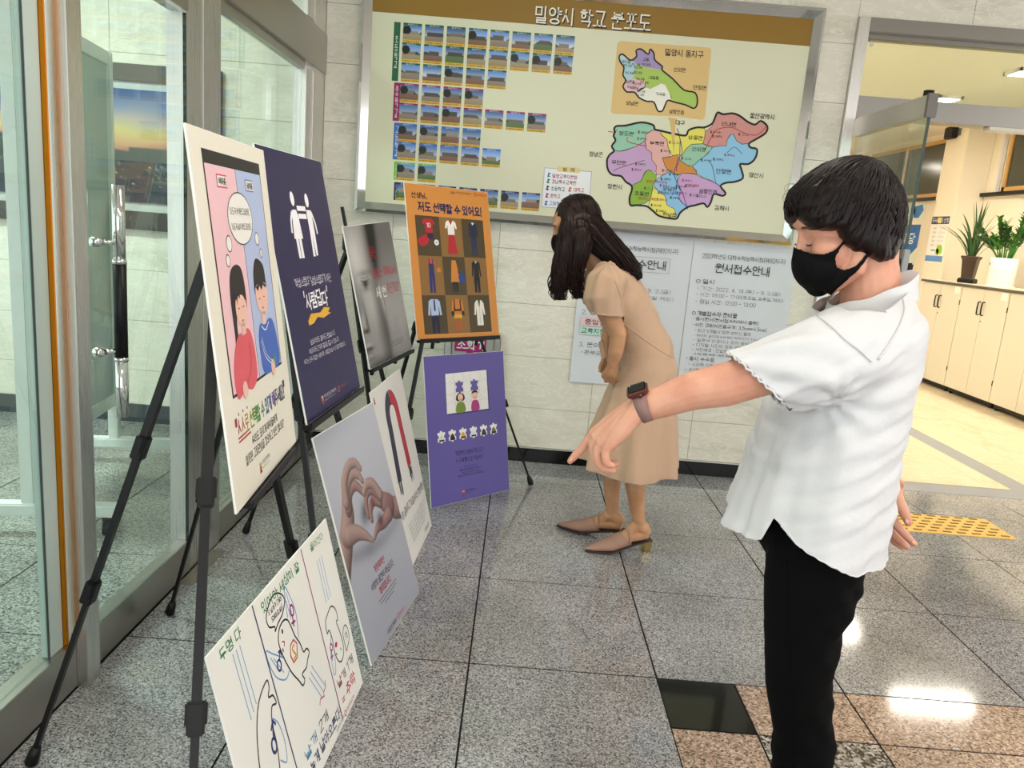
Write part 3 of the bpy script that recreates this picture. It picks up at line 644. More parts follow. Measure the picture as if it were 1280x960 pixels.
# notice and small speaker on the pillar
NB = .002
pn = empty('pillar_notice', (5.029, 9.66, 1.34), 'narrow white price list with a navy heading taped to the office pillar', 'notice'); pn.rotation_euler = (0, 0, -math.pi / 2)
me = MB().box(-.2, .2, -.001, .0005, 0, .545).mesh('paper'); link('paper', me, mat('paper_white', '#f3f2f0', .6), pn)
A = Art(pn, .4, .545, -.001)
A.up().rect(.0, .0, .4, .09, '#1d2358').rect(.0, .47, .4, .54, '#5b8fd0').rect(.1, .395, .2, .415, '#7aa7d8')
A.ell(.29, .40, .07, .06, '#9ccf3e').ell(.25, .42, .04, .035, '#c3e06a').flush('printed_panel')
A.up().rect(.15, .012, .22, .08, '#e2d34a').flush('printed_panel')
A.txt('도서명 33 선정', .02, .02, .38, .07, '#f2f2f2', .01)
for k in range(5):
    A.txt('과목명', .06, .13 + .05 * k, .14, .155 + .05 * k, '#8d8d93'); A.txt('시간 안내', .2, .13 + .05 * k, .34, .155 + .05 * k, '#8d8d93')
sp_ = empty('wall_speaker', (5.03, 9.70, 2.86), 'small black speaker box mounted high on the office pillar', 'speaker')
bx('speaker_box', BLACKP, (4.95, 5.02, 9.60, 9.80, 2.79, 2.93), sp_, bevel=.012)
bx('wall_bracket', mat('bracket_grey', '#7c7c7c', .4), (5.015, 5.032, 9.56, 9.63, 2.82, 2.9), sp_)
# blue information sheets on the far stretch of the office wall
for k, (ya, yb, za, zb, lab) in enumerate([(10.75, 11.75, 1.27, 1.82, 'blue wave-patterned poster with white brush lettering on the far office wall'), (10.7, 11.35, 1.87, 2.11, 'small pale sheet with a blue ribbon shape above the blue wave poster'), (11.5, 12.0, 1.80, 2.11, 'dark blue sheet partly hidden behind the hair of the pointing woman')]):
    o = empty('wall_poster', (XO - .003, (ya + yb) / 2, za), lab, 'poster'); o.rotation_euler = (0, 0, -math.pi / 2); w_, h_ = yb - ya, zb - za
    link('paper', MB().box(-w_ / 2, w_ / 2, -.001, .001, 0, h_).mesh('paper'), mat('paper_pale_green', '#dfe9dc', .6), o)
    A = Art(o, w_, h_, -.001).up()
    if k == 0:
        top = [(0, .0), (w_, 0), (w_, .30)] + [(w_ * (1 - t), .30 + .12 * math.sin(t * 6.0) + .05 * t) for t in np.linspace(.05, 1, 14)]
        A.poly(top, '#1d66b4').flush('printed_wave'); A.txt('안내마당', .2, .12, .9, .26, '#e8f2ff', .015, .2); A.txt('함께 만들어가는 학교', .1, .47, .7, .5, '#5a6a80')
    elif k == 1:
        A.ell(.22, .12, .16, .11, '#cfe0d0').poly([(.3, .05), (.55, .02), (.6, .1), (.5, .2), (.36, .2), (.34, .12)], '#2b74bf').flush('printed_ribbon'); A.txt('33', .1, .06, .27, .13, '#6fa9c9')
    else: A.rect(.0, .0, w_, .29, '#1f5ea8').flush('printed_panel')

# yellow tactile paving in front of the doorway
tp = empty('tactile_paving', (2.35, 3.86, 0), 'yellow tactile paving strip with raised bars in front of the office doorway', 'tactile paving')
YEL = mat('tactile_yellow', '#e0b45a', .55)
for k in range(3): bx('paving_plate', YEL, (1.48 + .378 * k + .001, 1.48 + .378 * (k + 1) - .001, 3.715, 3.995, 0, .003), tp)
BAR = mat('tactile_bar', '#8f6d2c', .5)
for r_ in range(6):
    for q_ in range(15):
        x = 1.50 + .075 * q_ + (.0375 if r_ % 2 else 0); y = 3.74 + .046 * r_
        if x + .045 < 2.61: bx('raised_bar', BAR, (x, x + .042, y, y + .012, .003, .0065), tp)
# steel cover plate at the foot of the glass wall
bx('floor_plate', STEELY, (-1.138, -1.085, 2.56, 2.86, .0, .004), bevel=.001, label='thin steel cover plate on the floor against the glass wall rail', cat='floor plate')
# ------------------------------------------------------------------ things seen through the glass wall
sun = empty('panorama_picture', (-2.9, 4.57, 1.15), 'wide framed photograph of a city at sunset hanging behind the glass wall', 'picture')
x0, x1 = -4.1, -1.82; yb = 4.575; DW = mat('picture_frame_dark', '#3d3733', .4); MT = mat('picture_mat', '#b9bcb6', .5)
b = MB(); b.box(x0, x1, yb - .035, yb, 1.955 + .03, 2.075).box(x0, x1, yb - .035, yb, 1.165, 1.27).box(x0 - .06, x0, yb - .035, yb, 1.165, 2.075).box(x1, x1 + .06, yb - .035, yb, 1.165, 2.075)
b.build('picture_frame', DW, sun)
bx('picture_mat', MT, (x0, x1, yb - .015, yb, 1.27, 1.985), sun)
def sunset(X, Y):
    def col(*st):
        ys = [s_[0] for s_ in st]; cs = np.array([[int(s_[1][i:i + 2], 16) / 255 for i in (1, 3, 5)] for s_ in st])
        return np.stack([np.interp(yy, ys, cs[:, i]) for i in range(3)], -1)
    rs = np.random.default_rng(3)
    hor = .50 + .05 * np.sin(X * 9) * (X < .8) - .10 * np.exp(-((X - .08) / .1) ** 2) - .05 * np.exp(-((X - .62) / .05) ** 2)
    yy = Y + .02 * np.sin(X * 30 + Y * 12)
    c = col((0, '#3f5684'), (.16, '#6f7a98'), (.27, '#a99a94'), (.37, '#bfae72'), (.46, '#c0936c'), (.52, '#a4685c'), (1, '#5a4a4e'))
    hill = np.clip((Y - hor) * 60, 0, 1)[..., None]
    yy = Y
    dark = col((0, '#3d4346'), (.55, '#3b4543'), (.7, '#353c42'), (1, '#2c3440'))
    c = c * (1 - hill) + dark * hill
    li = np.zeros_like(X)
    for _ in range(260):
        cx, cy = rs.random(), .66 + .24 * rs.random() ** 1.5
        li += .75 * np.exp(-(((X - cx) / .0022) ** 2 + ((Y - cy) / .006) ** 2)) * rs.random()
    road = np.exp(-((X - (.72 + .25 * (Y - .75))) / .004) ** 2) * (Y > .68) * (Y < .92) * .8
    c = c + (li + road)[..., None] * np.array([1, .9, .6])
    return tolin(np.clip(c, 0, 1))
link('photo_print', grid_mesh('photo_print', x1 - x0 - .02, .62, 260, 90, sunset), attr_mat('photo_print_satin', .3), sun, loc=((x0 + x1) / 2 + 2.9, -.022, .17))

st = empty('mobile_screen', (-1.94, 3.34, 0), 'white mobile panel stand on castors behind the glass wall', 'panel stand')
WM = mat('white_metal', '#dfe4e0', .4); XS = -1.94; st.rotation_euler.z = math.radians(9)
for y in (2.87, 3.81):
    bx('post', WM, (XS - .025, XS + .025, y - .02, y + .02, .10, 2.0), st, bevel=.004)
    bx('foot_bar', WM, (XS - .42, XS + .34, y - .03, y + .03, .085, .135), st, bevel=.006)
    for x in (XS - .38, XS + .29):
        cs = MB().tube([(x - .014, y, .035), (x + .014, y, .035)], .035, 18).build('castor', BLACKP, st, smooth=False)
        MB().tube([(x - .022, y, .035), (x + .022, y, .035)], .013, 12).build('hub', WM, cs, origin=parent_origin(st))
        MB().box(x - .02, x + .02, y - .012, y + .03, .06, .09).build('fork', BLACKP, cs, origin=parent_origin(st))
for z in (.34, 1.97): bx('cross_bar', WM, (XS - .02, XS + .02, 2.89, 3.79, z - .03, z + .03), st, bevel=.003)
bx('panel', mat('panel_grey_green', '#aab8b0', .3), (XS - .006, XS + .006, 2.89, 3.79, .37, 1.94), st)
bx('hook_plate', WM, (XS + .025, XS + .03, 3.78, 3.84, 1.10, 1.30), st)
# ------------------------------------------------------------------ school map sign on the back wall
SX0, SX1, SZ0, SZ1 = -.887, 1.420, 1.424, 2.532; SW, SH = SX1 - SX0, SZ1 - SZ0; SY = YG - .045
sg = empty('school_map_sign', ((SX0 + SX1) / 2, SY, SZ0), 'large steel-framed wall sign with school photographs and a coloured district map', 'sign')
bx('back_panel', mat('sign_cream', '#d2d2b6', .32), (SX0, SX1, SY, YG, SZ0, SZ1), sg)
FW = .054
for nm, d, m in (('frame_bar', (SX0 - FW, SX1 + FW, SZ1, SZ1 + FW), CHROME), ('frame_bar', (SX0 - FW, SX1 + FW, SZ0 - FW, SZ0), CHROME), ('frame_bar', (SX0 - FW, SX0, SZ0, SZ1), CHROME), ('frame_bar', (SX1, SX1 + FW, SZ0, SZ1), CHROME)):
    x0_, x1_, z0_, z1_ = d; yf = SY - .03
    # bevelled profile: the inner edge lies back, the outer edge stands proud
    b = MB(); bx_ = lambda: None
    ho = x1_ - x0_ > 1
    if ho:
        zi, zo = (z0_, z1_) if z0_ > 2 else (z1_, z0_)
        vs = [(x, y, z) for x, k in ((x0_, 0), (x1_, 1)) for y, z in ((YG, zo), (yf + .012, zo), (yf, zo + (zi - zo) * .3), (SY - .004, zi), (YG, zi))]
        ii = FW
        for q in (3, 4): vs[q] = (x0_ + ii, vs[q][1], vs[q][2]); vs[5 + q] = (x1_ - ii, vs[5 + q][1], vs[5 + q][2])
        vs[2] = (x0_ + ii * .3, *vs[2][1:]); vs[7] = (x1_ - ii * .3, *vs[7][1:])
    else:
        xi, xo = (x1_, x0_) if x0_ < 0 else (x0_, x1_)
        vs = []
        for zz, sgn in ((SZ0, -1), (SZ1, 1)):
            vs += [(xo, YG, zz + sgn * FW), (xo, yf + .012, zz + sgn * FW), (xo + (xi - xo) * .3, yf, zz + sgn * FW * .7), (xi, SY - .004, zz), (xi, YG, zz)]
    b.add(vs, [(i, (i + 1) % 5, (i + 1) % 5 + 5, i + 5) for i in range(5)] + [(4, 3, 2, 1, 0), (5, 6, 7, 8, 9)])
    o = b.build(nm, m, sg); bm = bmesh.new(); bm.from_mesh(o.data); bmesh.ops.recalc_face_normals(bm, faces=bm.faces); bm.to_mesh(o.data); bm.free()
A = Art(sg, SW, SH, 0.0)
def bp(u, v): p = at_y(u, v, SY); return (p[0] - SX0, SZ1 - p[2])
A.up().rect(0, 0, SW, SZ1 - 2.400, '#8c6a24').flush('title_band')
A.up()
def bt(body, u0, v0, u1, v1, c, h, bold=0.006):
    """lettering whose left/right middles sit at two picture points"""
    a, b_ = bp(u0, v0), bp(u1, v1); y = (a[1] + b_[1]) / 2
    A.txt(body, a[0], y - h / 2, b_[0], y + h / 2, c, bold)
A.layer = 1; bt('밀양시 학교 분포도', 671.2, 18.6, 814.2, 32.1, '#2a2218', .080, .016); A.layer = 7; bt('밀양시 학교 분포도', 670, 17, 813, 30.5, '#ece7d8', .080, .012); A.layer = 1
rows = [(504.4, 28.2, 8, 0), (503, 52.8, 8, 0), (502, 77.8, 5, 0), (500.8, 103.5, 4, 1), (499.6, 128, 7, 1), (498.6, 153.6, 4, 2), (497.4, 176.6, 5, 2), (496.4, 202, 2, 3), (495.4, 227.6, 7, 4)]
HC = ['#1f5c3c', '#8e1f5c', '#2a6cc0', '#72b238', '#232a58']
dx = (bp(695.4, 44.6)[0] - bp(504.4, 28.2)[0]) / 7; TWd, THt = .0985, .0965
def thumb(seed, hc):
    rs = np.random.default_rng(seed); sky0, sky1 = np.array([.35, .5, .75]) * (.7 + .5 * rs.random()), np.array([.75, .8, .88]) * (.8 + .25 * rs.random())
    gnd = [np.array([.62, .56, .45]), np.array([.55, .5, .45]), np.array([.35, .45, .28]), np.array([.5, .38, .32])][rs.integers(4)]
    bld = np.array([.75, .7, .65]) * (.5 + .5 * rs.random()); hy = .42 + .15 * rs.random(); ph = rs.random() * 6
    hcol = np.array([int(hc[i:i + 2], 16) / 255 for i in (1, 3, 5)]); dark = rs.random()
    bx0, bx1, bt_ = .1 + .2 * rs.random(), .7 + .25 * rs.random(), hy - .06 - .1 * rs.random()
    def fn(X, Y):
        c = sky0 + (sky1 - sky0) * np.clip((Y - .14) / .4, 0, 1)[..., None]
        mount = Y > hy - .08 * np.sin(X * 4 + ph) - .04 * np.sin(X * 11 + ph)
        c = np.where(mount[..., None], np.array([.25, .3, .26]), c)
        bl = (X > bx0) & (X < bx1) & (Y > bt_); c = np.where(bl[..., None], bld * (.75 + .25 * np.sin(X * 60) * np.sin(Y * 70))[..., None], c)
        c = np.where((Y > hy + .08)[..., None], gnd * (1.05 - .35 * (Y - hy))[..., None], c)
        if dark > .7: c = np.where((((X - .2) ** 2 + (Y - .35) ** 2) < .05)[..., None], np.array([.12, .14, .1]), c)
        c = np.where((Y < .12)[..., None], hcol, c)
        cap = np.array([.86, .68, .22]) * np.where((np.sin(X * 70 + 13 * Y) > .2) & (np.abs(Y - .93) < .035), .35, 1)[..., None]
        c = np.where((Y > .86)[..., None], cap, c)
        return tolin(np.clip(c, 0, 1))
    return fn
PM = attr_mat('photo_print', .3)
sd = 0
for u, v, n, hc in rows:
    x_, y_ = bp(u, v)
    for k in range(n):
        sd += 1
        me = grid_mesh('school_photo', TWd, THt, 20, 24, thumb(sd, HC[hc]))
        link('school_photo', me, PM, sg, loc=(x_ + dx * k + TWd / 2 - SW / 2, -.0008, SH - y_ - THt))
        A.layer = 2; A.txt('밀양학교', x_ + dx * k + .025, y_ + .0022, x_ + dx * k + TWd - .025, y_ + .0095, '#e8e8e0')
bars = [(rows[0], rows[2], '초\n등\n학\n교', 0), (rows[3], rows[4], '중\n학\n교', 1), (rows[5], rows[6], '고\n등\n학\n교', 2), (rows[7], rows[7], '소\n속\n기\n관', 3), (rows[8], rows[8], '유\n치\n원', 4)]
A.layer = 1
for r0, r1, s_, k in bars:
    xa = bp(492.8, r0[1])[0]; ya = bp(r0[0], r0[1])[1]; yb_ = bp(r1[0], r1[1])[1] + THt
    A.rect(xa, ya, xa + .034, yb_, HC[k]).flush('category_bar'); hh = min(.16, (yb_ - ya) * .8); ym = (ya + yb_) / 2
    A.txt(s_, xa + .009, ym - hh / 2, xa + .025, ym + hh / 2, '#f0f0ea', .015)
# district map
c4 = lambda x, y: bp(740 + x / 4.267, 130 + y / 4.267)
c3 = lambda x, y: bp(740 + x / 4.267, y / 4.267)
A.layer = 1
ins = [c3(*q) for q in ((150, 219), (625, 254), (637, 268), (602, 628), (590, 640), (455, 622), (432, 700), (440, 930), (408, 622), (112, 606), (100, 595), (136, 232))]
INS = ins
A.poly(ins[:6] + ins[9:], '#d6b678').flush('inset_panel')
regs = {'청도면': ('#8fc0a6', [(130, 118), (180, 115), (262, 98), (325, 112), (330, 135), (288, 160), (283, 195), (240, 225), (210, 235), (180, 248), (150, 252), (118, 248), (105, 225), (125, 195), (115, 170), (122, 150), (118, 135)]),
 '무안면': ('#bd9ac2', [(118, 250), (150, 252), (210, 235), (240, 225), (280, 198), (290, 240), (318, 260), (320, 300), (345, 330), (340, 362), (300, 350), (280, 370), (262, 410), (210, 435), (180, 415), (155, 385), (110, 378), (85, 350), (80, 300), (95, 270)]),
 '부북면': ('#d9a8a2', [(288, 160), (330, 137), (362, 142), (370, 165), (400, 190), (405, 225), (415, 260), (415, 285), (375, 290), (390, 330), (410, 360), (370, 380), (345, 375), (340, 362), (345, 330), (320, 300), (318, 260), (290, 240), (283, 195)]),
 '상동면': ('#dfd75a', [(362, 142), (440, 160), (500, 168), (515, 140), (560, 125), (595, 125), (605, 145), (600, 180), (590, 212), (530, 215), (500, 240), (480, 275), (455, 270), (430, 275), (415, 255), (405, 225), (400, 190), (372, 165)]),
 '산외면': ('#92bfa2', [(530, 215), (590, 212), (640, 232), (620, 262), (600, 280), (570, 300), (545, 325), (510, 328), (470, 300), (480, 275), (500, 240)]),
 '산내면': ('#c98b84', [(605, 145), (640, 120), (655, 75), (670, 45), (700, 55), (750, 50), (790, 65), (830, 95), (870, 110), (900, 90), (935, 120), (925, 155), (880, 185), (838, 210), (800, 215), (770, 195), (755, 160), (735, 165), (722, 190), (715, 225), (690, 222), (645, 230), (592, 212), (600, 180)]),
 '단장면': ('#8abede', [(838, 210), (845, 232), (880, 242), (870, 290), (835, 320), (790, 320), (795, 345), (805, 395), (760, 415), (715, 420), (685, 438), (640, 410), (590, 390), (560, 370), (535, 330), (545, 325), (570, 300), (600, 280), (645, 230), (690, 222), (715, 225), (722, 190), (740, 162), (755, 162), (770, 195), (800, 215)]),
 '시내': ('#c98636', [(375, 285), (415, 280), (455, 270), (470, 300), (510, 328), (535, 335), (558, 355), (560, 375), (480, 368), (460, 380), (415, 360), (392, 335)]),
 '삼랑진읍': ('#c19ac6', [(480, 368), (545, 372), (600, 400), (640, 412), (685, 438), (712, 475), (695, 490), (650, 480), (635, 520), (615, 550), (595, 530), (550, 540), (510, 550), (480, 530), (462, 505), (470, 460), (455, 420), (462, 390)]),
 '상남면': ('#88badf', [(415, 362), (455, 378), (458, 400), (450, 425), (470, 460), (462, 505), (510, 548), (470, 580), (455, 610), (440, 560), (400, 540), (390, 490), (350, 460), (325, 430), (350, 395)]),
 '초동면': ('#86ae34', [(300, 350), (345, 378), (340, 405), (325, 430), (320, 470), (310, 510), (280, 530), (235, 540), (205, 535), (200, 500), (212, 460), (210, 435), (262, 410), (280, 365)]),
 '하남읍': ('#e3d864', [(325, 440), (350, 460), (390, 490), (400, 540), (440, 560), (452, 600), (400, 605), (360, 595), (325, 570), (300, 550), (310, 510), (320, 470)])}
for i, (k, (c_, pts)) in enumerate(regs.items()):
    A.layer = 1 + (i % 2) * .5
    P_ = [c4(*q) for q in pts]; A.poly(P_, c_); A.layer = 3; A.line(P_, .0025, '#4d4740', True); A.flush('map_district')
outl = [(130, 118), (180, 115), (262, 98), (325, 112), (335, 135), (362, 142), (440, 160), (500, 168), (515, 140), (560, 125), (600, 125), (640, 105), (655, 75), (670, 45), (700, 55), (750, 50), (790, 65), (830, 95), (870, 110), (900, 90), (935, 120), (925, 155), (880, 185), (838, 210), (845, 232), (880, 242), (870, 290), (835, 320), (790, 320), (795, 345), (805, 395), (760, 415), (715, 420), (685, 438), (712, 475), (695, 490), (650, 480), (635, 520), (615, 550), (595, 530), (550, 540), (510, 550), (470, 580), (455, 608), (430, 612), (360, 598), (325, 570), (290, 545), (235, 540), (205, 540), (200, 500), (212, 460), (210, 435), (180, 415), (155, 385), (110, 378), (85, 350), (80, 300), (95, 270), (118, 250), (105, 225), (125, 195), (115, 170), (122, 150), (118, 135)]
A.layer = 4; A.line(smooth_path([c4(*q) for q in outl], 3, True), .0105, '#0d0d0d', True).flush('map_outline')
A.layer = 4
for pts, c_ in (([(85, 146), (120, 150), (135, 135)], '#b8322c'), ([(190, 175), (190, 200), (240, 215), (290, 225)], '#b8322c'), ([(600, 250), (625, 200), (660, 140), (740, 125), (800, 150), (850, 165), (890, 160), (935, 112)], '#b8322c'), ([(470, 190), (465, 300), (440, 350), (445, 400), (480, 470), (510, 560)], '#3a4a9c'), ([(455, 130), (470, 190), (480, 260), (455, 300), (450, 360)], '#8a3a46'), ([(280, 300), (150, 340), (110, 360)], '#7c6a5c'), ([(620, 300), (640, 330), (660, 420)], '#5a7a94'), ([(720, 260), (760, 230), (800, 265)], '#5a7a94')):
    A.line(smooth_path([c4(*q) for q in pts], 4), .004, c_).flush('map_road')
A.layer = 5
for (x, y), k in zip([(250, 150), (245, 185), (415, 205), (370, 250), (235, 320), (215, 350), (480, 290), (585, 300), (650, 295), (710, 272), (785, 162), (635, 150), (645, 172), (485, 408), (525, 485), (378, 355), (420, 500), (365, 435), (282, 450), (318, 540), (345, 570), (350, 510), (500, 435), (415, 375), (370, 400), (455, 475), (560, 490), (450, 440)], range(40)):
    col = ['#0f2a18', '#8e1f5c', '#14203c', '#12301c'][k % 4]
    A.poly([c4(x - 4, y + 6), c4(x - 3, y - 9), c4(x + 8, y - 5), c4(x, y - 1), c4(x + 6, y + 7)], col).flush('map_symbol')
    p_, q_ = c4(x + 12, y - 5), c4(x + 50, y + 8); A.txt(['초등학교', '중학교', '고교', '유치원'][k % 4], p_[0], p_[1], q_[0], q_[1], col, .012)
def lab(fn, body, x, y, w, h, c='#151515', bold=.012): p_, q_ = fn(x - w / 2, y), fn(x + w / 2, y); yy = (p_[1] + q_[1]) / 2; hh = h / 4.267 * .00435; A.txt(body, p_[0], yy - hh / 2, q_[0], yy + hh / 2, c, bold)
for body, x, y, w, h in (('대구', 471, 101, 48, 22), ('울산광역시', 906, 66, 128, 26), ('양산시', 875, 380, 74, 24), ('김해시', 691, 555, 74, 24), ('창원시', 121, 441, 74, 24), ('창녕군', 22, 268, 70, 24), ('청도면', 182, 158, 74, 20), ('부북면', 345, 210, 74, 20), ('상동면', 551, 180, 74, 20), ('산내면', 729, 108, 76, 20), ('산외면', 569, 242, 70, 20), ('단장면', 701, 360, 76, 22), ('무안면', 142, 312, 74, 20), ('초동면', 264, 478, 74, 20), ('상남면', 414, 452, 74, 20), ('삼랑진읍', 620, 467, 96, 22), ('하남읍', 414, 590, 70, 20)): lab(c4, body, x, y, w, h)
for body, x, y, w, c_ in (('밀양교육지원청', 345, 415, 110, '#c0522c'), ('경남특수교육원', 293, 505, 98, '#c0522c'), ('삼랑진교육원', 535, 435, 70, '#c0522c'), ('밀양상남고등학교', 410, 475, 120, '#27408c')): lab(c4, body, x, y, w, 14, c_)
A.layer = 4.6; A.poly([c4(404, 72), c4(458, 78), c4(444, 96), c4(440, 200), c4(437, 276), c4(428, 200), c4(417, 94)], '#d2b070').flush('inset_pointer')
# inset map of the town districts
A.layer = 1.5
for c_, pts in (('#9d8cba', [(235, 270), (262, 262), (300, 290), (310, 262), (330, 285), (335, 320), (375, 355), (370, 370), (290, 360), (240, 340), (205, 320), (238, 300)]), ('#a9cbd2', [(145, 300), (165, 290), (205, 322), (240, 340), (225, 400), (215, 420), (180, 440), (165, 400), (170, 360), (150, 330)]), ('#a3c05c', [(225, 385), (240, 340), (290, 362), (372, 372), (430, 420), (490, 480), (550, 495), (562, 545), (545, 578), (500, 560), (440, 545), (420, 520), (395, 450), (370, 445), (310, 475), (280, 460), (285, 430), (225, 420)]), ('#e6e6d8', [(310, 475), (345, 455), (370, 445), (390, 455), (425, 520), (395, 545), (375, 590), (350, 590), (330, 545), (290, 540), (250, 520), (232, 495), (260, 470), (285, 465)]), ('#dcb4bc', [(180, 440), (225, 418), (285, 440), (285, 468), (235, 495), (190, 490), (170, 460)])):
    A.poly([c3(*q) for q in pts], c_).flush('inset_district')
il = [(145, 300), (165, 290), (205, 322), (238, 300), (235, 270), (262, 262), (300, 290), (310, 262), (330, 285), (335, 320), (375, 355), (375, 375), (430, 420), (490, 480), (550, 495), (562, 545), (545, 578), (500, 560), (440, 545), (405, 535), (390, 560), (375, 592), (350, 590), (330, 545), (290, 540), (250, 520), (225, 492), (185, 490), (165, 460), (180, 430), (165, 400), (170, 360), (150, 330)]
A.layer = 3; A.line(smooth_path([c3(*q) for q in il], 3, True), .008, '#0d0d0d', True).flush('inset_outline')
A.layer = 4
for body, x, y, w, h, fz in (('밀양시 동지구', 493, 286, 204, 32, .014), ('산외면', 467, 373, 60, 20, .012), ('단장면', 574, 468, 66, 20, .012), ('상남면', 213, 551, 62, 20, .012), ('삼랑진읍', 452, 597, 78, 20, .012), ('교동', 288, 318, 32, 15, .01), ('내일동', 330, 415, 52, 15, .01), ('내이동', 180, 330, 52, 15, .01), ('가곡동', 365, 503, 50, 15, .01), ('삼문동', 205, 437, 46, 15, .01)): lab(c3, body, x, y, w, h, bold=fz)
for x, y in ((290, 345), (245, 388), (258, 422), (240, 447), (210, 465), (262, 487), (255, 505), (200, 390), (190, 350), (235, 345), (280, 440), (245, 360), (225, 470)):
    lab(c3, '학교 초등', x, y, 44, 11, ['#2a2140', '#102a1a', '#401030'][int(x) % 3], .02)
# legend
c2 = lambda x, y: bp(440 + x / 4.267, 120 + y / 4.267)
A.layer = 1; A.poly([c2(*q) for q in ((1028, 383), (1278, 404), (1262, 612), (1010, 590))], '#e4e6ea'); A.line([c2(*q) for q in ((1028, 383), (1278, 404), (1262, 612), (1010, 590))], .003, '#5a6a8a', True); A.flush('legend_box')
A.layer = 2; A.poly([c2(*q) for q in ((1097, 373), (1216, 383), (1213, 412), (1094, 402))], '#dcc688'); A.flush('legend_heading')
for body, x, y, w, h, c_ in (('범  례', 1156, 393, 60, 18, '#20201c'), ('밀양교육지원청', 1134, 430, 130, 20, '#962c50'), ('경남특수교육원', 1130, 460, 128, 20, '#962c50'), ('초등학교', 1098, 496, 74, 20, '#1f4030'), ('대학교', 1210, 502, 56, 20, '#c0523c'), ('중학교', 1084, 534, 54, 20, '#a02064'), ('유치원', 1206, 540, 56, 20, '#20202c'), ('고등학교', 1090, 574, 74, 20, '#2858b0')): lab(c2, body, x, y, w, h, c_, .016)
for x, y, c_ in ((1043, 490, '#123820'), (1162, 498, '#c0523c'), (1040, 530, '#a02064'), (1162, 535, '#20202c'), (1035, 570, '#2858b0'), (1050, 420, '#2a7fa8'), (1047, 453, '#2c7a50')):
    A.poly([c2(x - 9, y + 12), c2(x - 2, y - 14), c2(x + 12, y - 6), c2(x, y + 0), c2(x + 9, y + 12)], c_).flush('legend_symbol')

# ------------------------------------------------------------------ paper notices below the sign
PAPER = mat('paper_bluish_white', '#d3d8de', .55)
def notice(x0, x1, z0, z1, label):
    o = empty('wall_notice', ((x0 + x1) / 2, YG - .001, z0), label, 'notice'); w, h = x1 - x0, z1 - z0
    me = grid_mesh('paper_sheet', w, h, 24, 30, lambda X, Y: np.ones(X.shape + (3,)))
    for v in me.vertices:
        t = (v.co.x / w + .5); s_ = v.co.z / h
        v.co.y = -.0015 - .0012 * (1 + math.sin(t * 9 + s_ * 5)) - .010 * max(0, .12 - s_) * 6 * (1 - t) - .004 * max(0, abs(t - .5) - .42) * 10
    me.polygons.foreach_set('use_smooth', [True] * len(me.polygons))
    link('paper_sheet', me, PAPER, o); return o, Art(o, w, h, -.0105), w, h
K_ = '#25262a'; G_ = '#55585e'
n2, A, w, h = notice(.952, 1.530, .503, 1.352, 'right-hand white paper notice with printed exam application details under the map sign')
A.txt('2023학년도 대학수학능력시험(제92지구)', .055, .060, .515, .090, K_); A.txt('원서접수안내', .135, .112, .435, .162, K_, .008)
ln = [('○ 일시', .035, .205, .10, .024, 1), ('- 기간: 2022. 8. 18.(목) ~ 9. 2.(금)', .045, .245, .47, .022, 0), ('- 시간: 09:00 ~ 17:00(토요일,공휴일 제외)', .045, .280, .49, .022, 0), ('- 점심 시간: 12:00 ~ 13:00', .045, .318, .34, .022, 0),
      ('○ 개별접수자 준비물', .035, .385, .255, .024, 1), ('• 응시원서(원서접수처에서 출력)', .045, .418, .37, .022, 1), ('• 사진 2매(여권용규격: 3.5cm×4.5cm)', .045, .452, .42, .022, 1), ('- 최근 6개월내 정면 상반신 촬영', .06, .486, .32, .018, 0), ('- 머리의 길이(정수리부터 턱까지)가 3.0cm~3.6cm', .06, .514, .44, .018, 0), ('- 짙은색 안경이나 모자 등의 착용 금지', .06, .541, .43, .018, 0), ('- 디지털 사진의 경우 관련 SW를 사용한', .06, .568, .43, .018, 0), ('- 사진배경 : 균일한 흰색 바탕이어야 함', .06, .595, .41, .018, 0), ('※ 사진 관련 자세한 사항은 여권사진 규정 참조', .075, .624, .30, .012, 1), ('• 응시 수수료', .035, .648, .16, .022, 1), ('- 4과목 이하 납부', .05, .682, .21, .018, 0), ('• 신분증', .035, .715, .13, .022, 1), ('- 기타 서류', .05, .75, .17, .018, 0)]
for s_, x_, y_, w_, h_, b_ in ln: A.txt(s_, x_, y_, x_ + w_, y_ + h_, K_ if b_ else G_, .008 if b_ else 0)
n1, A, w, h = notice(.330, .948, .502, 1.385, 'left-hand white paper notice partly hidden behind the stooping woman in the beige dress')
A.txt('2023학년도 대학수학능력시험(제92지구)', .06, .085, .535, .115, K_); A.layer = 1; A.frame(.12, .140, .50, .225, .002, '#9a9ea4').flush('printed_box'); A.txt('원서접수안내', .15, .158, .475, .205, K_, .008)
for s_, x_, y_, w_, h_ in (('1. 기간', .04, .26, .10, .024), ('- 2022. 8. 18.(목) ~ 9. 2.(금)', .06, .315, .46, .024), ('(토요일, 공휴일 제외)', .22, .355, .32, .022), ('2. 장소 :', .035, .462, .14, .026), ('3. 문의 :', .035, .648, .14, .026), ('-본부요원 전화 안내', .05, .692, .30, .024)): A.txt(s_, x_, y_, x_ + w_, y_ + h_, K_ if s_[0].isdigit() else G_)
A.layer = 1; A.rect(.03, .505, .36, .552, '#e6c2c2').rect(.03, .556, .36, .602, '#b9dccf').flush('printed_highlight'); A.layer = 2
A.txt('중앙현관 1층', .055, .515, .30, .543, K_, .012); A.txt('교육지원과 접수처', .04, .566, .33, .594, K_, .012)

